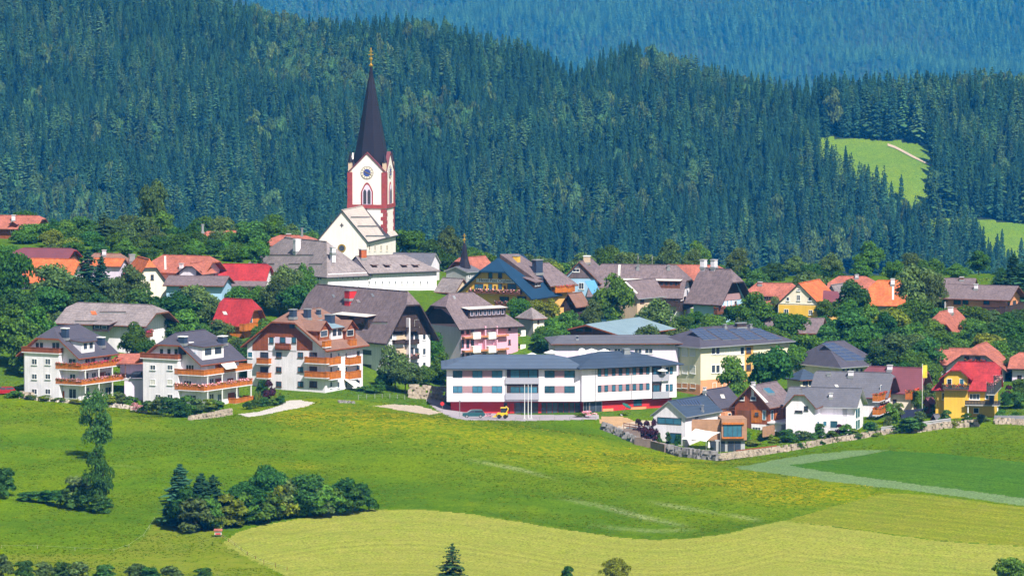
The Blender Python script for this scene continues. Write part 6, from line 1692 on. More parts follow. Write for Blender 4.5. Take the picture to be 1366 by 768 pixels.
# ---------------------------------------------------------------- trees and shrubs of the village and the fields
T = tree
G1 = 'broadleaf trees of the upper left'
for a in [
 (10, 322, 52, 1078, 'green', 'tall dark tree at the left picture edge beside the orange roof'),
 (18, 404, 62, 1030, 'tall', 'bright leafy tree at the left edge behind the leftmost apartment house'),
 (52, 410, 46, 1034, 'green', 'bushy tree touching the slate roof of the leftmost apartment house'),
 (40, 440, 50, 1022, 'green', 'low leafy tree directly left of the leftmost apartment house'),
 (118, 334, 32, 1086, 'spruce', 'tall dark spruce, left one of the pair among orange roofs'),
 (136, 343, 34, 1084, 'spruce', 'dark spruce, right one of the pair among orange roofs'),
 (74, 352, 62, 1082, 'grey', 'wide grey green tree in front of the broad orange roof'),
 (104, 368, 60, 1076, 'dark', 'dark round tree below the spruce pair'),
 (62, 378, 50, 1070, 'dark', 'dark tree below the white wall at the upper left'),
 (152, 362, 38, 1080, 'birch', 'pale thin tree between the spruce pair and the cream gable'),
 (172, 352, 42, 1082, 'grey', 'grey green tree in front of the cream gabled house'),
 (33, 299, 36, 1182, 'green', 'rounded tree right of the top left farmhouse'),
 (56, 291, 40, 1188, 'green', 'leafy tree between top left farmhouse and bare tree'),
 (72, 290, 20, 1186, 'thin', 'bare greyish tree under the forest at the upper left'),
 (96, 303, 44, 1184, 'green', 'round tree above the long dark red roof'),
 (119, 308, 34, 1182, 'dark', 'dark tree above the tan roofed house'),
 (139, 284, 28, 1190, 'larch', 'pointed larch above the spruce pair'),
 (158, 292, 22, 1196, 'birch', 'slender pale birch right of the pointed larch'),
 (190, 288, 52, 1192, 'grey', 'big pale grey green tree above the cream gable'),
 (207, 300, 30, 1180, 'grey', 'reddish green tree above the salmon roofs'),
 (226, 308, 30, 1184, 'tall', 'upright bright tree left of the solar farm roof'),
 (250, 315, 34, 1172, 'green', 'bright tree just below the solar farm roof'),
 (274, 322, 40, 1168, 'green', 'bright round tree in front of the solar farm roof'),
 (302, 322, 40, 1168, 'green', 'bright tree between solar farm roof and rectory'),
 (335, 295, 46, 1160, 'dark', 'dark tall tree at the left end of the rectory roof'),
 (205, 394, 46, 1068, 'dark', 'dark tree right of the old shingled farmhouse ridge'),
 (232, 384, 56, 1070, 'dark', 'big dark round tree between farmhouse and red chalet'),
 (262, 380, 52, 1072, 'grey', 'grey green tree below the low mauve roof'),
 (285, 395, 40, 1066, 'birch', 'loose birch left of the red chalet'),
 (247, 412, 54, 1058, 'green', 'leafy tree in front of the big dark round tree'),
 (292, 425, 36, 1050, 'grey', 'grey green tree below the red chalet'),
 (216, 420, 40, 1052, 'dark', 'dark tree beside the farmhouse balcony'),
 (178, 430, 34, 1030, 'green', 'leafy tree between the two slate roofed apartment houses'),
 (196, 446, 26, 1028, 'green', 'small tree behind the left verge of the awning house'),
 (318, 378, 38, 1094, 'green', 'rounded bush-like tree below the long red roof'),
 (385, 347, 40, 1094, 'grey', 'tall grey green tree in front of the rectory'),
 (372, 368, 42, 1090, 'grey', 'leafy tree left of the tall tree before the rectory'),
 (350, 378, 30, 1096, 'green', 'small tree at the porch of the long red roof'),
 (398, 375, 40, 1088, 'dark', 'dark tree left of the broad purple grey roof'),
 (330, 452, 26, 1030, 'dark', 'narrow dark tree between awning house and russet gable block'),
 (527, 452, 44, 1029, 'birch', 'tall birch in front of the broad purple roof guest house'),
 (541, 478, 42, 1027, 'grey', 'leaning bushy tree at the foot of the tall birch'),
 (581, 442, 26, 1062, 'tall', 'green tree wedged between guest house and pink hotel'),
 (568, 483, 22, 1042, 'green', 'small round tree on the lawn left of the care home'),
 (592, 470, 30, 1046, 'green', 'bushy tree behind the left corner of the care home'),
 (544, 300, 46, 1215, 'green', 'bright round tree right of the church nave'),
 (574, 318, 42, 1210, 'dark', 'dark tree behind the low grey roof right of the church'),
 (594, 335, 34, 1200, 'dark', 'dark tree left of the needle spire'),
 (641, 330, 44, 1190, 'green', 'rounded green tree right of the needle spire'),
 (738, 349, 34, 1190, 'yellow', 'bright yellow green tree behind the hotel annex roof'),
 (735, 394, 34, 1096, 'cone', 'yellow green conical tree beside the blue roofed hotel'),
 (716, 398, 26, 1100, 'yellow', 'light flowering tree at the corner of the blue roofed hotel'),
 (752, 410, 46, 1090, 'green', 'bright leafy tree right of the turret house'),
 (735, 425, 40, 1082, 'green', 'leafy tree between turret house and barn'),
 (770, 414, 40, 1102, 'dark', 'dark tree below the pointed hut'),
 (790, 398, 26, 1096, 'grey', 'grey tree beside the blue awning'),
 (817, 366, 44, 1104, 'green', 'tall tree in front of the long inn'),
 (803, 402, 40, 1103, 'dark', 'dark leafy tree at the foot of the tall inn tree'),
 (878, 397, 52, 1106, 'grey', 'broad grey green tree in front of the white inn walls'),
 (868, 427, 36, 1072, 'grey', 'low grey green tree in front of the teal barn roof'),
 (912, 417, 22, 1106, 'green', 'small tree below the inn balcony'),
 (958, 413, 50, 1098, 'green', 'bright tree below the flower boxes of the shingled house'),
 (1009, 390, 44, 1100, 'green', 'leafy tree before the faded red roof'),
 (1050, 411, 46, 1088, 'green', 'bright tree between school roof and yellow gable house'),
 (1032, 430, 40, 1078, 'green', 'leafy tree behind the right end of the school roof'),
 (1027, 456, 58, 1028, 'dark', 'large dark tree in front of the school'),
 (977, 474, 38, 1026, 'tall', 'upright tree in front of the school facade'),
 (1010, 357, 36, 1200, 'dark', 'dark tree behind the faded red roof'),
 (1073, 356, 58, 1200, 'grey', 'broad tree behind the yellow gable house'),
 (1138, 373, 44, 1112, 'dark', 'dark round tree left of the long orange roof'),
 (1130, 410, 64, 1072, 'dark', 'large dark tree behind the gymnasium roof'),
 (1160, 406, 40, 1082, 'green', 'leafy tree below the long orange roof'),
 (1190, 408, 48, 1078, 'yellow', 'yellow green tree below the long orange roof'),
 (1180, 415, 36, 1074, 'dark', 'dark tree beside the yellow green tree'),
 (1225, 346, 58, 1126, 'grey', 'huge pale tree right of the long orange roof'),
 (1246, 366, 34, 1124, 'grey', 'tall pale tree against the huge one near the long chalet'),
 (1222, 395, 54, 1100, 'green', 'leafy tree under the huge pale tree'),
 (1200, 438, 58, 1056, 'grey', 'broad grey green tree right of the gymnasium'),
 (1236, 450, 46, 1052, 'dark', 'dark tree above the yellow flag'),
 (1222, 462, 40, 1046, 'green', 'bushy tree behind the plum roof'),
 (1262, 446, 44, 1058, 'green', 'leafy tree below the red brown log house'),
 (1292, 402, 44, 1098, 'green', 'tree in front of the long chalet wall'),
 (1306, 418, 56, 1086, 'green', 'broad green tree between log house and long chalet'),
 (1318, 442, 50, 1060, 'yellow', 'yellow green tree behind the salmon half-hipped gable'),
 (1290, 448, 38, 1064, 'green', 'round tree just above the salmon half-hipped gable'),
 (1338, 424, 48, 1078, 'dark', 'dark tree below the long chalet gable'),
 (1360, 428, 46, 1076, 'green', 'leafy tree at the right picture edge below the chalet'),
 (1352, 452, 46, 1058, 'dark', 'dark tree at the right edge above the salmon roofs'),
 (1192, 343, 24, 1215, 'green', 'small bright tree behind the long orange roof'),
 (1276, 351, 26, 1210, 'green', 'round tree behind the long chalet roof'),
 (1332, 362, 24, 1175, 'spruce', 'dark spruce left of the pair behind the long chalet'),
 (1352, 340, 34, 1160, 'spruce', 'tall dark spruce at the right edge beside the chalet'),
 (1366, 350, 34, 1150, 'spruce', 'dark spruce cut by the right picture edge'),
 (1316, 368, 30, 1185, 'yellow', 'yellow green tree behind the long chalet ridge'),
 (776, 336, 40, 1262, 'grey', 'pale broadleaf tree at the forest foot above the inn'),
 (800, 332, 34, 1266, 'green', 'bright broadleaf tree at the forest foot left of the antenna'),
 (836, 336, 44, 1262, 'grey', 'grey green broadleaf tree at the forest foot between antennas'),
 (893, 318, 34, 1268, 'grey', 'tall pale tree at the forest foot above the inn gable'),
 (928, 322, 30, 1268, 'green', 'green tree at the forest foot above the shingled house'),
 (985, 330, 30, 1268, 'grey', 'pale tree at the forest foot right of the white chimneys'),
 (1110, 336, 30, 1266, 'grey', 'pale tree at the forest foot above the yellow gable house'),
 (1160, 322, 34, 1268, 'green', 'green tree at the forest foot above the long orange roof'),
 (700, 338, 34, 1262, 'grey', 'pale tree at the forest foot above the blue roofed hotel'),
 (600, 300, 30, 1262, 'grey', 'pale tree at the forest foot right of the spire'),
 (205, 232, 34, 1280, 'grey', 'tall pale tree rising in the dark forest at the upper left'),
]: T(*a)
# field trees
T(128, 517, 42, 0, 'thin', 'tall slender airy tree standing in the meadow', ybase=608)
T(131, 590, 36, 0, 'thin', 'slender airy tree growing out of the dark meadow hedge', ybase=682)
for cx_, yt, yb_, w_, kd, lb in [
 (240, 620, 702, 40, 'spruce', 'dark spruce at the left end of the meadow thicket'), (268, 632, 706, 34, 'spruce', 'second dark spruce of the meadow thicket'), (284, 634, 700, 30, 'spruce', 'third dark spruce of the meadow thicket'),
 (352, 614, 690, 42, 'dark', 'tallest dark round tree of the meadow thicket'), (330, 642, 697, 46, 'dark', 'dark tree left of the tallest thicket tree'), (258, 664, 710, 44, 'bushgrey', 'grey green bush before the thicket spruces'),
 (303, 655, 703, 42, 'bushyel', 'yellow green bush in the middle of the meadow thicket'), (322, 655, 700, 36, 'bush', 'green bush left below the tallest thicket tree'), (358, 655, 696, 40, 'bush', 'green bush right below the tallest thicket tree'),
 (385, 640, 690, 34, 'bushgrey', 'pale bush right of the tallest thicket tree'), (408, 632, 689, 50, 'dark', 'rounded tree at the right part of the thicket'), (395, 650, 690, 36, 'bush', 'bush below the rounded right thicket tree'), (430, 645, 688, 40, 'bush', 'bush right of the rounded thicket tree'),
 (460, 638, 684, 36, 'bushdark', 'dark bush near the right end of the thicket'), (484, 642, 681, 28, 'bushdark', 'rightmost dark bush of the thicket'), (470, 650, 684, 30, 'bush', 'low bush between the two rightmost thicket bushes'),
 (2, 622, 662, 36, 'bushdark', 'dark bush cut by the left picture edge'),
 (603, 725, 778, 27, 'larch', 'lone young spruce at the bottom edge of the mown field'), (757, 753, 775, 20, 'bushdark', 'small dark shrub at the bottom edge of the mown field'), (822, 742, 776, 34, 'yellow', 'bright young tree at the bottom edge of the mown field'), (1349, 737, 780, 44, 'green', 'leafy tree at the bottom right corner')]:
    T(cx_, yt, w_, 0, kd, lb, ybase=min(yb_, 765) if yb_ < 766 else None) if yb_ < 766 else T(cx_, yt, w_, 792 if yb_ < 779 else 790, kd, lb)
def shrubs(group, items):
    for cx_, yt, yb_, w_, kd, lb in items:
        T(cx_, yt, w_, 0, kd, lb, ybase=yb_, group=group) if yb_ < 764 else T(cx_, yt, w_, 795, kd, lb, group=group)
shrubs('bushes of the dark meadow hedge', [(x, y0, y1, 24, 'bushdark', 'low dark bush in the short hedge across the left meadow') for x, y0, y1 in ((34, 655, 666), (48, 654, 667), (62, 653, 669), (77, 652, 672), (92, 650, 675), (106, 648, 678), (119, 652, 682), (132, 658, 684), (140, 664, 685))])
T(104, 632, 40, 0, 'bushgrey', 'grey green bush rising over the dark meadow hedge', ybase=674)
shrubs('bushes of the bottom left hedge', [(x, y, 770, 30, 'bushdark' if i % 2 else 'bushgrey', 'low bush in the hedge along the bottom left edge') for i, (x, y) in enumerate(((0, 739), (32, 746), (58, 749), (82, 748), (105, 749), (138, 751), (180, 751), (198, 754), (226, 754), (272, 756)))])
FG = 'garden shrubs before the apartment houses'
for i, (x, y0, y1, w_, kd) in enumerate([(160, 523, 541, 22, 'bushgrey'), (175, 527, 543, 20, 'bush'), (145, 527, 541, 20, 'bushyel'), (196, 533, 550, 18, 'bushdark'), (212, 529, 552, 26, 'bushgrey'), (228, 528, 556, 30, 'bushdark'), (244, 527, 556, 28, 'bush'), (241, 535, 560, 26, 'bushdark'), (262, 531, 553, 26, 'bushgrey'), (278, 530, 549, 24, 'bushyel'), (290, 532, 549, 20, 'bush'), (182, 534, 548, 16, 'flowerbed'), (240, 530, 547, 14, 'bushwhite'), (206, 538, 552, 14, 'bushyel'), (60, 527, 534, 20, 'bushyel'), (80, 529, 536, 18, 'bush'), (40, 526, 533, 18, 'bushgrey'), (100, 531, 538, 20, 'bushyel'), (120, 531, 540, 24, 'bush'), (20, 520, 531, 22, 'bush'), (330, 535, 546, 12, 'bushdark'), (340, 532, 544, 12, 'bushdark'), (352, 529, 542, 14, 'bushdark'), (362, 530, 541, 14, 'bush'), (372, 529, 540, 12, 'bushdark'), (376, 526, 538, 9, 'bushdark')]):
    T(x, y0, w_, 0, kd, 'garden shrub in the planted strip below the apartment houses', ybase=y1, group=FG)
T(358, 508, 16, 1000, 'bushred', 'dark purple shrub at the corner of the awning house garden')
T(350, 505, 18, 1006, 'bushdark', 'tall dark shrub left of the purple shrub')
for x in (342, 346.5, 367, 373.5): T(x, 519, 5, 1002, 'cone', 'thin columnar shrub in the row beside the curved path', 'shrub', 'columnar shrubs beside the curved path', name='columnar_shrub')
RG = 'garden shrubs above the stone wall'
for i, (x, y0, y1, w_, kd) in enumerate([(1020, 572, 587, 16, 'bushyel'), (1051, 571, 590, 22, 'bushdark'), (1066, 572, 587, 18, 'bush'), (1090, 563, 585, 22, 'bushdark'), (1075, 574, 587, 18, 'bushgrey'), (1110, 573, 586, 18, 'bush'), (1132, 565, 584, 22, 'bush'), (1142, 571, 584, 16, 'bushyel'), (1160, 562, 580, 18, 'bushdark'), (1166, 561, 578, 16, 'bushgrey'), (1215, 556, 578, 34, 'bushdark'), (1205, 560, 577, 20, 'bush'), (1228, 548, 566, 18, 'bushgrey'), (1262, 545, 566, 16, 'bushdark'), (1277, 558, 570, 14, 'bushyel'), (1250, 540, 556, 16, 'bush'), (1290, 550, 566, 16, 'bush'), (1310, 551, 563, 16, 'bushgrey'), (1335, 545, 560, 14, 'bush'), (1355, 548, 560, 16, 'bush'), (1358, 522, 545, 22, 'bushdark'), (1345, 511, 540, 16, 'bushred'), (1190, 537, 566, 18, 'bush'), (1198, 535, 560, 16, 'bushgrey'), (1005, 586, 594, 20, 'bushyel'), (1035, 583, 591, 22, 'bushyel'), (985, 582, 594, 12, 'bush'), (998, 574, 590, 12, 'bush'), (1120, 566, 584, 14, 'bushred'), (1185, 553, 574, 12, 'bushgrey'), (1240, 536, 552, 14, 'bushgrey'), (893, 595, 603, 20, 'bush'), (910, 597, 606, 18, 'bushgrey'), (868, 576, 590, 14, 'bushgrey'), (1256, 530, 548, 14, 'bush')]):
    T(x, y0, w_, 0, kd, 'garden shrub in the planted strip above the long stone wall', ybase=y1, group=RG)
for x, y0, y1, lb in ((878, 575.5, 590, 'left'), (891.5, 575.5, 594, 'middle'), (904.5, 578, 596, 'right')): T(x, y0, 9, 0, 'bushdark', 'clipped ball tree before the solar panel house, %s of three' % lb, ybase=y1)
for x, y0, w_, lb in ((852, 560, 14, 'left'), (862, 558, 16, 'middle'), (873, 560, 13, 'right')): T(x, y0, w_, 984, 'bushred', 'dark red shrub on the terrace left of the solar panel house, %s of three' % lb)
CG = 'bushes around the guest house and care home'
for i, (x, y0, y1, w_, kd) in enumerate([(575, 487, 510, 26, 'bush'), (590, 490, 512, 22, 'bushdark'), (556, 495, 508, 16, 'bushyel'), (548, 500, 512, 16, 'bush'), (512, 490, 520, 22, 'bushdark'), (785, 546, 556, 18, 'flowerbed'), (775, 549, 556, 14, 'bushyel'), (654, 549, 557, 12, 'flowerbed'), (634, 546, 554, 12, 'bush'), (500, 512, 523, 22, 'bush'), (490, 513, 524, 24, 'bush')]):
    T(x, y0, w_, 0, kd, 'low bush on the grass around the guest house and care home', ybase=y1, group=CG)

rb = random.Random(21)
for i in range(20):
    x = -6 + 22 * i + rb.uniform(-6, 6)
    T(x, 283 + rb.uniform(-8, 16) + (6 if x > 230 else 0), rb.uniform(26, 38), 1236 + rb.uniform(-18, 30), rb.choice(['green', 'grey', 'dark', 'tall', 'birch']), 'broadleaf tree in the belt between the upper left roofs and the forest', 'tree', 'tree belt under the forest at the upper left')
for i in range(26):
    x = 560 + 31 * i + rb.uniform(-9, 9)
    T(x, 338 + rb.uniform(-14, 12) + (x - 560) * .012, rb.uniform(22, 36), 1266 + rb.uniform(-20, 16), rb.choice(['green', 'grey', 'grey', 'dark', 'tall']), 'broadleaf tree in the row along the foot of the forest', 'tree', 'tree row along the forest foot')
FILL = 'garden trees filling the gaps between the houses'
for i, (x, y, w_, Y_, k) in enumerate([(352, 425, 34, 1046, 'green'), (318, 450, 30, 1036, 'grey'), (270, 430, 40, 1050, 'dark'), (150, 395, 40, 1062, 'grey'), (185, 385, 44, 1066, 'dark'), (130, 390, 44, 1062, 'dark'), (30, 380, 50, 1060, 'dark'), (80, 415, 44, 1052, 'grey'), (410, 345, 26, 1100, 'green'), (600, 425, 24, 1086, 'green'), (690, 392, 26, 1096, 'green'), (728, 432, 30, 1078, 'green'), (905, 432, 34, 1076, 'grey'), (935, 428, 36, 1084, 'green'), (975, 425, 40, 1086, 'green'), (1000, 420, 36, 1088, 'dark'), (1080, 440, 44, 1070, 'green'), (1105, 430, 44, 1072, 'dark'), (1150, 440, 44, 1064, 'green'), (1175, 460, 40, 1052, 'dark'), (1210, 425, 50, 1074, 'green'), (1240, 425, 44, 1078, 'green'), (1256, 410, 36, 1096, 'dark'), (1275, 425, 36, 1090, 'green'), (1330, 455, 50, 1056, 'green'), (1366, 450, 40, 1060, 'green'), (1305, 432, 44, 1072, 'dark'), (1225, 440, 40, 1062, 'grey'), (1010, 430, 30, 1084, 'green'), (1065, 455, 30, 1056, 'green'), (665, 440, 20, 1088, 'green'), (728, 440, 30, 1076, 'dark'), (1180, 440, 40, 1060, 'green'), (1200, 478, 36, 1040, 'dark'), (1240, 478, 34, 1038, 'green'), (1100, 395, 24, 1128, 'green'), (1135, 400, 36, 1106, 'green'), (1035, 395, 18, 1136, 'grey')]):
    T(x, y, w_, Y_, k, 'leafy garden tree filling a gap between the village houses', 'tree', FILL)

for i, x in enumerate((70, 98, 128, 156, 186, 214, 240, 262, 290, 312, 346, 366)):
    T(x, 309 + rb.uniform(-5, 9), rb.uniform(28, 40), 1172 + rb.uniform(-14, 12), rb.choice(['green', 'grey', 'dark', 'yellow', 'green']), 'low leafy tree in the row just above the upper left roofs', 'tree', 'tree row just above the upper left roofs')
for x, y0, y1, w_, k in ((250, 650, 708, 40, 'bushdark'), (276, 655, 706, 36, 'bush'), (312, 648, 700, 34, 'bushdark'), (340, 660, 698, 36, 'bush'), (372, 650, 693, 34, 'bushyel'), (420, 640, 688, 36, 'bushgrey'), (446, 650, 686, 28, 'bush'), (288, 672, 706, 26, 'bushyel'), (235, 668, 704, 26, 'bush')):
    T(x, y0, w_, 0, k, 'leafy bush filling the meadow thicket', 'shrub', 'bushes filling the meadow thicket', ybase=y1)
for x, y1 in ((965, 610), (993, 608), (1022, 604), (1043, 601), (1068, 598), (1096, 594), (1118, 590), (1146, 586), (1172, 582), (1195, 579), (1233, 575), (1255, 572), (1275, 571), (1296, 569), (820, 580), (842, 590), (915, 608)):
    T(x, y1 - rb.uniform(6, 11), rb.uniform(8, 14), 0, rb.choice(['bush', 'bushyel', 'bushgrey', 'bushdark']), 'small plant hanging over the stone wall', 'shrub', 'small plants along the stone walls', ybase=y1)

for i, x in enumerate((8, 36, 66, 100, 132, 168, 200, 232, 258, 286, 314, 340)):
    T(x, 321 + rb.uniform(-4, 7), rb.uniform(24, 34), 1148 + rb.uniform(-8, 10), rb.choice(['green', 'grey', 'dark', 'green']), '', 'tree', 'tree row just above the upper left roofs')
for x, y, w_, Y_, k in ((980, 402, 30, 1118, 'green'), (1000, 412, 34, 1112, 'grey'), (1025, 415, 30, 1112, 'green'), (1120, 420, 34, 1100, 'green'), (1145, 418, 34, 1102, 'grey'), (1095, 418, 26, 1104, 'dark'), (1215, 412, 40, 1108, 'green'), (1325, 412, 34, 1106, 'grey'), (1345, 416, 34, 1104, 'green'), (1362, 412, 34, 1108, 'dark'), (1280, 436, 36, 1076, 'green'), (1350, 470, 34, 1046, 'grey'), (1366, 500, 30, 1024, 'green'), (925, 412, 26, 1110, 'green'), (945, 425, 30, 1096, 'grey'), (1225, 515, 16, 1018, 'green'), (1240, 510, 20, 1024, 'grey'), (1345, 520, 18, 1016, 'dark'), (600, 405, 26, 1104, 'green'), (585, 400, 24, 1108, 'grey'), (650, 425, 26, 1092, 'green')):
    T(x, y, w_, Y_, k, '', 'tree', FILL)
# ---------------------------------------------------------------- walls, fences, vehicles and small things
def rock_mesh(bm_v, bm_f, c, sx_, sy_, sz_, r):
    k = len(bm_v); a = r.uniform(0, 3.14); ca, sa = math.cos(a), math.sin(a)
    for X, Y, Z in ((-1, -1, -1), (1, -1, -1), (1, 1, -1), (-1, 1, -1), (-1, -1, 1), (1, -1, 1), (1, 1, 1), (-1, 1, 1)):
        q = .78 if Z > 0 else 1.0
        x = X * sx_ * q * r.uniform(.7, 1.1); y = Y * sy_ * q * r.uniform(.7, 1.1); z = Z * sz_ * r.uniform(.75, 1.1)
        bm_v.append((c.x + x * ca - y * sa, c.y + x * sa + y * ca, c.z + z))
    bm_f += [tuple(k + i for i in q) for q in ((0, 3, 2, 1), (4, 5, 6, 7), (0, 1, 5, 4), (1, 2, 6, 5), (2, 3, 7, 6), (3, 0, 4, 7))]
ROCKL = mat('rock_light', (0.33, 0.275, 0.215), 0.95, 0.35, 1.1, 0.6)
ROCKD = mat('rock_dark', (0.20, 0.19, 0.19), 0.95, 0.4, 1.0, 0.6)
def stone_wall(label, line, h, m, seed, size=.55, rows=3, back=.35, slope=0.0):
    r = random.Random(seed)
    pts = [ground_px(x, y) for x, y in line]
    root = empty('stone_wall', Matrix.Translation(pts[0])); tag(root, label, 'stone wall')
    v, f = [], []
    for a, b_ in zip(pts[:-1], pts[1:]):
        n = max(1, int((b_ - a).xy.length / (size * 1.15)))
        for i in range(n):
            for k in range(rows):
                t = (i + r.random()) / n
                p = a.lerp(b_, t); p.y += k * back + r.uniform(-.2, .2); p.z = gz(p.x, p.y) * (0 if slope == 0 else 1) + (p.z if slope == 0 else 0) + (k + .3) * h / rows * (1 if slope == 0 else .3)
                s_ = size * r.uniform(.55, 1.25)
                rock_mesh(v, f, p - pts[0], s_ * r.uniform(.8, 1.2), s_ * r.uniform(.7, 1.0), h / rows * r.uniform(.5, .75), r)
    o = obj('stones', pydata('stones', v, f), root, None, [m]); o['kind'] = 'stuff'
    return root
stone_wall('dark tumbled rock bank descending left of the solar panel house', [(803, 573), (825, 582), (850, 594), (878, 601), (905, 607), (935, 611), (958, 613)], 1.6, ROCKD, 1, .6, 3)
stone_wall('long pale dry stone wall under the right front gardens', [(958, 613), (985, 610), (1010, 607), (1035, 603), (1060, 600), (1085, 596), (1110, 592), (1135, 588), (1160, 584), (1190, 580), (1215, 578)], 1.1, ROCKL, 2, .46, 3)
stone_wall('pale rock heap below the yellow house garden', [(1218, 578), (1240, 575), (1262, 572), (1285, 570), (1306, 568)], 1.3, ROCKL, 3, .55, 3)
stone_wall('pale stone bank at the right edge below the grey fence', [(1328, 566), (1345, 567), (1366, 569), (1385, 570)], 1.2, ROCKL, 4, .45, 4, .6)
stone_wall('pale boulder bank left of the care home', [(546, 531), (560, 532), (575, 533), (590, 534), (599, 535)], 2.6, ROCKL, 5, .6, 6, .55)
stone_wall('low pale stone wall before the awning house garden', [(252, 563), (268, 561), (285, 558), (308, 553)], 1.2, ROCKL, 6, .45, 3)
stone_wall('small rock pile at the left end of the front row', [(26, 531), (34, 532), (44, 533)], 1.4, ROCKL, 7, .5, 3)
stone_wall('rockery edge below the leftmost apartment house', [(46, 534), (70, 536), (95, 538), (120, 540)], .6, ROCK, 8, .35, 2)
stone_wall('rockery edge between the two apartment houses', [(130, 541), (150, 543), (175, 546), (195, 550)], .7, ROCK, 9, .4, 2)
stone_wall('small stone heap on the grass below the orange balconies', [(452, 537), (462, 538), (474, 538)], .5, ROCKD, 10, .4, 2)

def wallbox(name, label, cat, x0, y0, x1, y1, m, h, dep=.4, shift=0.0):
    a, b_ = ground_px(x0, y0), ground_px(x1, y1)
    d = (b_ - a); d.z = 0; ln = d.length; ang = math.atan2(d.y, d.x)
    root = empty(name, Matrix.Translation(a + Vector((0, shift, 0))) @ Matrix.Rotation(ang, 4, 'Z')); tag(root, label, cat)
    return root, ln, (b_.z - a.z)
def block_wall(label, x0, y0, x1, y1, h, m, capm=None, n=1):
    r, ln, dz = wallbox('garden_wall', label, 'garden wall', x0, y0, x1, y1, m, h)
    k = max(1, int(ln / 1.6))
    for i in range(k):
        a, b_ = ln * i / k, ln * (i + 1) / k
        MB().box(a + .01, b_ - .01, -.25, .25, -1.5 + dz * i / k, h + dz * i / k).build('wall_block', [m], r)
    if capm: MB().prism([(0, -.32, h + .004), (ln, -.32, h + dz + .004), (ln, .32, h + dz + .004), (0, .32, h + .004)], (0, 0, .12)).build('coping', [capm], r)
    return r
PLANK = mat('planter_brown', (0.26, 0.19, 0.17), .9, .2, 1.0, rows=.25)
block_wall('brown planter wall, upper step left of the solar panel house', 832, 586, 854, 590, 2.0, PLANK)
block_wall('brown planter wall, middle step left of the solar panel house', 847, 594, 869, 599, 1.6, PLANK)
block_wall('grey brown planter wall in front of the clipped ball trees', 869, 599, 888, 604, 1.6, PLANK)
block_wall('dark navy privacy wall below the plum roof house', 1188, 560, 1231, 556, 1.7, mat('navy_board', (.02, .025, .06), .7, .1))
block_wall('grey concrete wall at the garden steps left of the yellow house', 1231, 573, 1268, 568, 1.3, GREYW, CONC)
block_wall('low grey wall beside the dark garden shrubs', 1175, 579, 1206, 576, 1.2, GREYW, CONC)
block_wall('grey board wall below the lawn at the right edge', 1326, 563, 1372, 563, 1.2, mat('board_grey', (.22, .22, .26), .9, .15, rows=.2))

def fence(name, label, line, h, postm, railm, step=2.0, rails=(.35, .85), r=.06, board=False):
    pts = [ground_px(x, y) for x, y in line]
    root = empty(name, Matrix.Translation(pts[0])); tag(root, label, 'fence')
    last = None
    for a, b_ in zip(pts[:-1], pts[1:]):
        n = max(1, int(round((b_ - a).xy.length / step)))
        for i in range(n + 1):
            p = a.lerp(b_, i / n); p.z = gz(p.x, p.y); q = p - pts[0]
            if last is not None and (q - last).length < .05: continue
            MB().box(q.x - r, q.x + r, q.y - r, q.y + r, q.z - .4, q.z + h).build('post', [postm], root)
            if last is not None:
                for z in rails:
                    if board: MB().prism([(last.x, last.y - r - .04, last.z + z * h), (q.x, q.y - r - .04, q.z + z * h), (q.x, q.y - r - .04, q.z + z * h + .2), (last.x, last.y - r - .04, last.z + z * h + .2)], (0, .035, 0)).build('board', [railm], root)
                    else: MB().bar(last + Vector((0, 0, z * h)), q + Vector((0, 0, z * h)), .012, 0, 4).build('wire', [railm], root)
            last = q
    return root
fence('wooden_fence', 'reddish wooden board fence on top of the pale stone wall', [(982, 609), (1000, 607), (1036, 602)], 1.3, WOODM, WOODR, 1.0, (.05, .3, .55, .8), .07, True)
fence('wooden_fence', 'terrace railing above the brown planter steps', [(832, 583), (848, 586), (860, 588)], 2.9, WOODM, WOODM, 1.3, (.75, .9), .05, True)
fence('pasture_fence', 'thin pasture fence running down the slope right of the thicket', [(290, 716), (305, 726), (330, 744), (352, 754), (383, 764)], .9, WOODM, METAL, 4.2, (.6, .9), .04)
fence('pasture_fence', 'pale electric pasture line across the lower left meadow', [(2, 731), (50, 731), (100, 734), (152, 736), (172, 730), (192, 716), (206, 694)], .45, CONC, METAL, 8.0, (.9,), .02)
fence('wire_fence', 'low garden fence in front of the orange balcony block lawn', [(478, 533), (500, 531), (520, 532), (540, 533)], .9, METAL, METAL, 2.4, (.5, .9), .05)
fence('wire_fence', 'small fence posts along the bank before the care home', [(688, 561), (720, 561), (760, 561), (795, 561)], .8, METAL, METAL, 3.0, (.9,), .05)

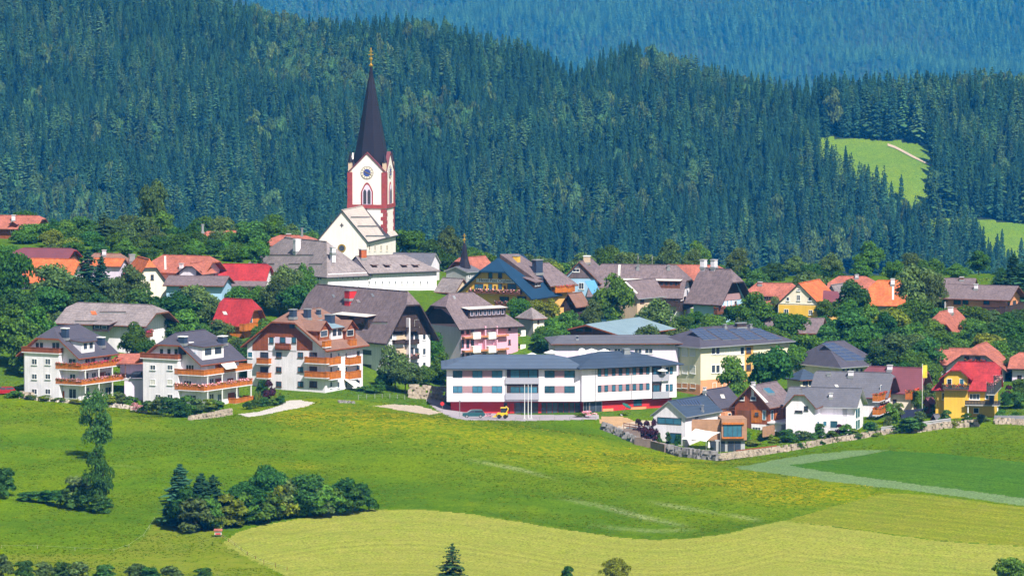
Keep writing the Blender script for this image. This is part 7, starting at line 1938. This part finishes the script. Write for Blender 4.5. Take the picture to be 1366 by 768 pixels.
# cars
def car(name, label, loc, rot, paint, L_=4.4, W_=1.8, H_=1.55, estate=True):
    r = empty(name, Matrix.Translation(loc) @ Matrix.Rotation(rot, 4, 'Z')); tag(r, label, 'car')
    h = L_ / 2; w = W_ / 2
    prof = [(-h, .45), (-h + .05, .85), (-h + .25, .98), (-h + 1.2, 1.02), (h - .3, 1.0), (h, .9), (h + .02, .45), (h - .3, .3), (-h + .3, .3)] if estate else [(-h, .45), (-h, .9), (-h + .9, .98), (h - .6, 1.0), (h, .9), (h, .4), (h - .3, .3), (-h + .3, .3)]
    b_ = MB(); b_.prism([(x, -w, z) for x, z in prof], (0, W_, 0)); b_.build('body', [paint], r)
    top = [(-h + 1.1, 1.0), (-h + 1.75, H_ - .05), (-h + 2.2, H_), (h - .5, H_ - .03), (h - .12, 1.0)]
    c = MB(); c.prism([(x, -w + .12, z) for x, z in top], (0, W_ - .24, 0)); cab = c.build('cabin', [paint], r)
    for s_ in (-1, 1):
        y = s_ * (w - .12 + .006)
        for x0, x1 in ((-h + 1.42, -h + 2.35), (-h + 2.45, h - .42)):
            MB().prism([(x0 + (.0 if x0 > -h + 2 else -.12), y, 1.05), (x1, y, 1.05), (x1 - .05, y, H_ - .12), (x0 + .28 if x0 < -h + 2 else x0, y, H_ - .12)], (0, -s_ * .03, 0)).build('side_window', [GLASS], cab)
    MB().prism([(-h + 1.06, -w + .2, 1.04), (-h + 1.06, w - .2, 1.04), (-h + 1.70, w - .25, H_ - .08), (-h + 1.70, -w + .25, H_ - .08)], (-.03, 0, .02)).build('windscreen', [GLASS], cab)
    for x in (-h + .85, h - .85):
        for s_ in (-1, 1):
            wo_ = MB().bar((x, s_ * (w - .22), .33), (x, s_ * (w + .01), .33), .33, 0, 12).build('wheel', [mat('tyre', (.02, .02, .02), .9, .05)], r)
            MB().bar((x, s_ * w, .33), (x, s_ * (w + .025), .33), .2, 0, 10).build('rim', [METAL], wo_)
    for s_ in (-1, 1):
        MB().box(-h - .02, -h + .1, s_ * w * .75 - .18, s_ * w * .75 + .18, .62, .8).build('headlight', [FRAMEW], r)
        MB().box(h - .06, h + .035, s_ * w * .78 - .14, s_ * w * .78 + .14, .66, .88).build('tail_light', [REDW], r)
    return r
p = ground_px(631.5, 557); car('parked_car', 'dark teal estate car parked before the care home', p + Vector((0, 0, .05)), RAD(4), mat('paint_teal', (.015, .085, .10), .3, .03, spec=.6))
gp = GARAGE.M @ Vector((GARAGE.R * .62, 2.6, GARAGE.H + .004)); car('parked_car', 'black car parked on the garage roof between apartment houses', gp, RAD(8), mat('paint_black', (.012, .014, .025), .3, .03, spec=.6))
p = ground_px(4, 529); car('parked_car', 'red car at the left picture edge', p + Vector((0, 2, .1)), RAD(20), mat('paint_red', (.35, .015, .02), .3, .03, spec=.6))
# small yellow wheel loader
p = ground_px(670.5, 558); YL = mat('paint_yellow', (.75, .50, .015), .45, .05)
r = empty('wheel_loader', Matrix.Translation(p + Vector((0, 0, .05))) @ Matrix.Rotation(RAD(-8), 4, 'Z')); tag(r, 'small yellow wheel loader with raised arm before the care home', 'loader')
MB().prism([(-1.0, -.6, .5), (.9, -.6, .5), (.9, -.6, 1.0), (.3, -.6, 1.15), (-1.0, -.6, 1.1)], (0, 1.2, 0)).build('body', [YL], r)
cb = MB().box(-.3, .6, -.5, .5, 1.1, 2.0).build('cab', [GLASS], r); MB().box(-.4, .7, -.58, .58, 2.004, 2.14).build('cab_roof', [YL], cb)
a_ = MB(); a_.bar((.7, 0, 1.0), (1.15, 0, 1.9), .12); a_.bar((1.15, 0, 1.9), (.6, 0, 2.35), .1); a_.build('arm', [YL], r)
MB().prism([(-1.9, -.7, .25), (-1.2, -.7, .25), (-1.2, -.7, .9), (-1.4, -.7, .5), (-1.9, -.7, .35)], (0, 1.4, 0)).build('bucket', [YL], r); MB().bar((-1.3, 0, .6), (-.5, 0, 1.0), .1).build('lift_arm', [YL], r)
for x in (-.6, .6):
    for s_ in (-1, 1): MB().bar((x, s_ * .5, .4), (x, s_ * .8, .4), .4, 0, 12).build('wheel', [MATS['tyre']], r)
# flag poles, lamp, sign
for x, lb in ((699.8, 'left'), (704.6, 'middle'), (708.8, 'right')):
    p = ground_px(x, 559); top = zrow(513, p.y) - p.z
    r = empty('flag_pole', Matrix.Translation(p)); tag(r, 'tall white flag pole before the care home, %s of three' % lb, 'flag pole')
    MB().bar((0, 0, -.3), (0, 0, top), .08, 0, 8, .05).build('pole', [FRAMEW], r); MB().lathe([(.05, top), (.1, top + .08), (.02, top + .16)], 8).build('finial', [METAL], r); MB().box(-.3, .3, -.3, .3, -.2, .18).build('base', [CONC], r)
p = ground_px(613.3, 556); r = empty('street_lamp', Matrix.Translation(p)); tag(r, 'slim grey street lamp left of the teal car', 'street lamp')
hgt = zrow(534.5, p.y) - p.z; MB().bar((0, 0, -.3), (0, 0, hgt), .06, 0, 8, .045).build('post', [METAL], r); MB().lathe([(.05, hgt - .1), (.3, hgt), (.3, hgt + .06), (.05, hgt + .2)], 10).build('lamp_head', [METAL], r)
p = ground_px(590, 549); r = empty('traffic_sign', Matrix.Translation(p)); tag(r, 'round red traffic sign beside the road left of the care home', 'traffic sign')
MB().bar((0, 0, -.3), (0, 0, 1.9), .04).build('post', [METAL], r); MB().prism([(.4 * math.cos(i * .3927), -.06, 1.6 + .4 * math.sin(i * .3927)) for i in range(16)], (0, .04, 0)).build('sign_plate', [REDW], r)
# parasols
def parasol(label, base, h, rad, m, fold=False):
    r = empty('parasol', Matrix.Translation(base)); tag(r, label, 'parasol')
    MB().bar((0, 0, 0), (0, 0, h), .04).build('pole', [METAL], r); MB().lathe([(.3, 0), (.3, .1), (.06, .14)], 8).build('foot', [CONC], r)
    if fold: MB().lathe([(.12, h * .45), (.28, h * .52), (.2, h * .8), (.03, h)], 8).build('canopy', [m], r)
    else: MB().lathe([(rad, h - rad * .42), (rad, h - rad * .42 + .12), (rad * .5, h - rad * .18), (.04, h)], 8).build('canopy', [m], r)
    return r
for x, y, lb in ((709.5, 470, 'leftmost'), (735.5, 466.5, 'second from left'), (789, 464.5, 'third from left'), (806, 465, 'rightmost')):
    Yp = 1038.0; z = zrow(y, Yp); X = (x - 683) / F * (Yp * CP + 85 * SP); zb = gz(X, Yp)
    parasol('white terrace parasol peeping over the care home roof, %s of four' % lb, Vector((X, Yp, z - 2.9)), 2.9, 1.6, CLOTHW)
up = mr.M @ Vector((mr.fr(886, 500)[0] - .6, -.25, zz[2] + .02)); parasol('white parasol on the upper corner balcony of the care home', up + Vector((0, -.35, 0)), 2.5, 1.1, CLOTHW)
p = ground_px(829, 554); parasol('tilted dark green parasol on the care home terrace', p, 2.6, 1.0, CLOTHG).rotation_euler = (.2, .5, 0)
p = ground_px(945.5, 606); parasol('folded white parasol under the sun sail', p, 2.6, .4, CLOTHW, True)
# sun sail
A_ = [at(909, 585.5, 979), at(928, 571.5, 982), at(961, 576.5, 979), at(942, 589, 974)]
root = empty('sun_sail', Matrix.Translation(A_[3])); tag(root, 'white sun sail stretched beside the solar panel house', 'sun sail')
n_ = 10; v = []; f = []
for i in range(n_ + 1):
    for j in range(n_ + 1):
        a, b_ = i / n_, j / n_
        q = (A_[0] * (1 - a) + A_[1] * a) * (1 - b_) + (A_[3] * (1 - a) + A_[2] * a) * b_ - A_[3]
        sag = 16 * a * (1 - a) * b_ * (1 - b_); q.z -= .35 * sag - .15 * (4 * a * (1 - a)); ctr = (A_[0] + A_[1] + A_[2] + A_[3]) / 4 - A_[3]
        q += (ctr - q) * .10 * (4 * a * (1 - a) * (1 - 4 * b_ * (1 - b_)) + 4 * b_ * (1 - b_) * (1 - 4 * a * (1 - a)))
        v.append(tuple(q))
for i in range(n_):
    for j in range(n_): k = i * (n_ + 1) + j; f.append((k, k + n_ + 1, k + n_ + 2, k + 1))
me = pydata('cloth', v, f); o = obj('cloth', me, root, None, [CLOTHW]); sm = o.modifiers.new('thickness', 'SOLIDIFY'); sm.thickness = .04
for q in (A_[0], A_[3], A_[2]):
    zb = gz(q.x, q.y) - A_[3].z; MB().bar((q.x - A_[3].x, q.y - A_[3].y, zb - .3), (q.x - A_[3].x, q.y - A_[3].y, q.z - A_[3].z + .05), .06).build('mast', [METAL], root)
# yellow flag
p = ground_px(1230, 558, 990, 1090); p = Vector((at(1230.5, 500, 1014).x, 1014, 0)); p.z = gz(p.x, p.y); top = zrow(487, 1014) - p.z
r = empty('flag', Matrix.Translation(p)); tag(r, 'yellow flag hanging between plum roof and red roof', 'flag'); MB().bar((0, 0, -.3), (0, 0, top + .3), .05).build('pole', [FRAMEW], r)
v = []; f = []
for i in range(7):
    for j in range(4): v.append((j * .3 + .04, .12 * math.sin(i * .9 + j), top - i * .42)); 
for i in range(6):
    for j in range(3): k = i * 4 + j; f.append((k, k + 1, k + 5, k + 4))
o = obj('flag_cloth', pydata('flag_cloth', v, f), r, None, [mat('flag_yellow', (.80, .60, .05), .8, .05)]); o.modifiers.new('thickness', 'SOLIDIFY').thickness = .02
# satellite dish on the hall
q = at(776, 470, 1049); r = empty('satellite_dish', Matrix.Translation(q)); tag(r, 'large grey satellite dish above the care home roof', 'satellite dish')
MB().lathe([(.05, 0), (.5, .1), (.85, .3)], 16).build('dish', [METAL], r).rotation_euler = (RAD(70), 0, RAD(20)); MB().bar((0, 0, -4), (0, .1, 0), .07).build('mast', [METAL], r); MB().bar((.1, -.1, .1), (.45, -.75, .5), .03).build('feed_arm', [FRAMEW], r)
# small red hive box by the thicket
p = ground_px(291, 717); r = empty('bee_house', Matrix.Translation(p)); tag(r, 'small red and white box hut at the foot of the thicket', 'hut')
MB().box(-.55, .55, -.4, .4, .5, 1.1).build('body', [FRAMEW], r); MB().box(-.45, .45, -.43, -.39, .55, .8).build('front_board', [REDW], r); MB().prism([(-.7, -.6, 1.1), (.7, -.6, 1.1), (.7, .6, 1.3), (-.7, .6, 1.3)], (0, 0, .1)).build('roof', [R_SALM], r)
for x in (-.45, .45): MB().box(x - .05, x + .05, -.05, .05, -.3, .5).build('leg', [WOODD], r)
# track on the clearing
tk = [(1184, 194), (1193, 197), (1205, 203), (1216, 209), (1232, 217), (1244, 222)]
v = []; f = []
for i, (x, y) in enumerate(tk):
    for s_ in (-1, 1):
        Ys = np.arange(2900, 3240, .5); d = ray(x, y + s_ * (1.6 if i < 4 else 1.0)); zz2 = hill_z(d.x / d.y * Ys, Ys) - d.z / d.y * Ys; j = int(np.argmax(zz2 > 0))
        v.append((d.x / d.y * Ys[j], Ys[j], d.z / d.y * Ys[j] + .5))
for i in range(len(tk) - 1): f.append((2 * i, 2 * i + 2, 2 * i + 3, 2 * i + 1))
o = obj('track', pydata('track', v, f), None, None, [GRAVEL]); o['kind'] = 'structure'
# ---------------------------------------------------------------- haze
hz = MB(); hz.box(-1700, 1700, -80, 10450, -440, 130)
hm = bpy.data.materials.new('haze_air'); hm.use_nodes = True
hn = hm.node_tree.nodes; hn.clear()
ho = hn.new('ShaderNodeOutputMaterial'); pv = hn.new('ShaderNodeVolumePrincipled')
pv.inputs['Color'].default_value = (0.02, 0.34, 1.0, 1)
pv.inputs['Density'].default_value = 0.000066
pv.inputs['Absorption Color'].default_value = (1, 1, 1, 1)
pv.inputs['Anisotropy'].default_value = 0.0
hm.node_tree.links.new(pv.outputs[0], ho.inputs['Volume'])
o = hz.build('haze', [hm]); tag(o, 'thin blue summer haze filling the valley air', 'haze', None, 'stuff')
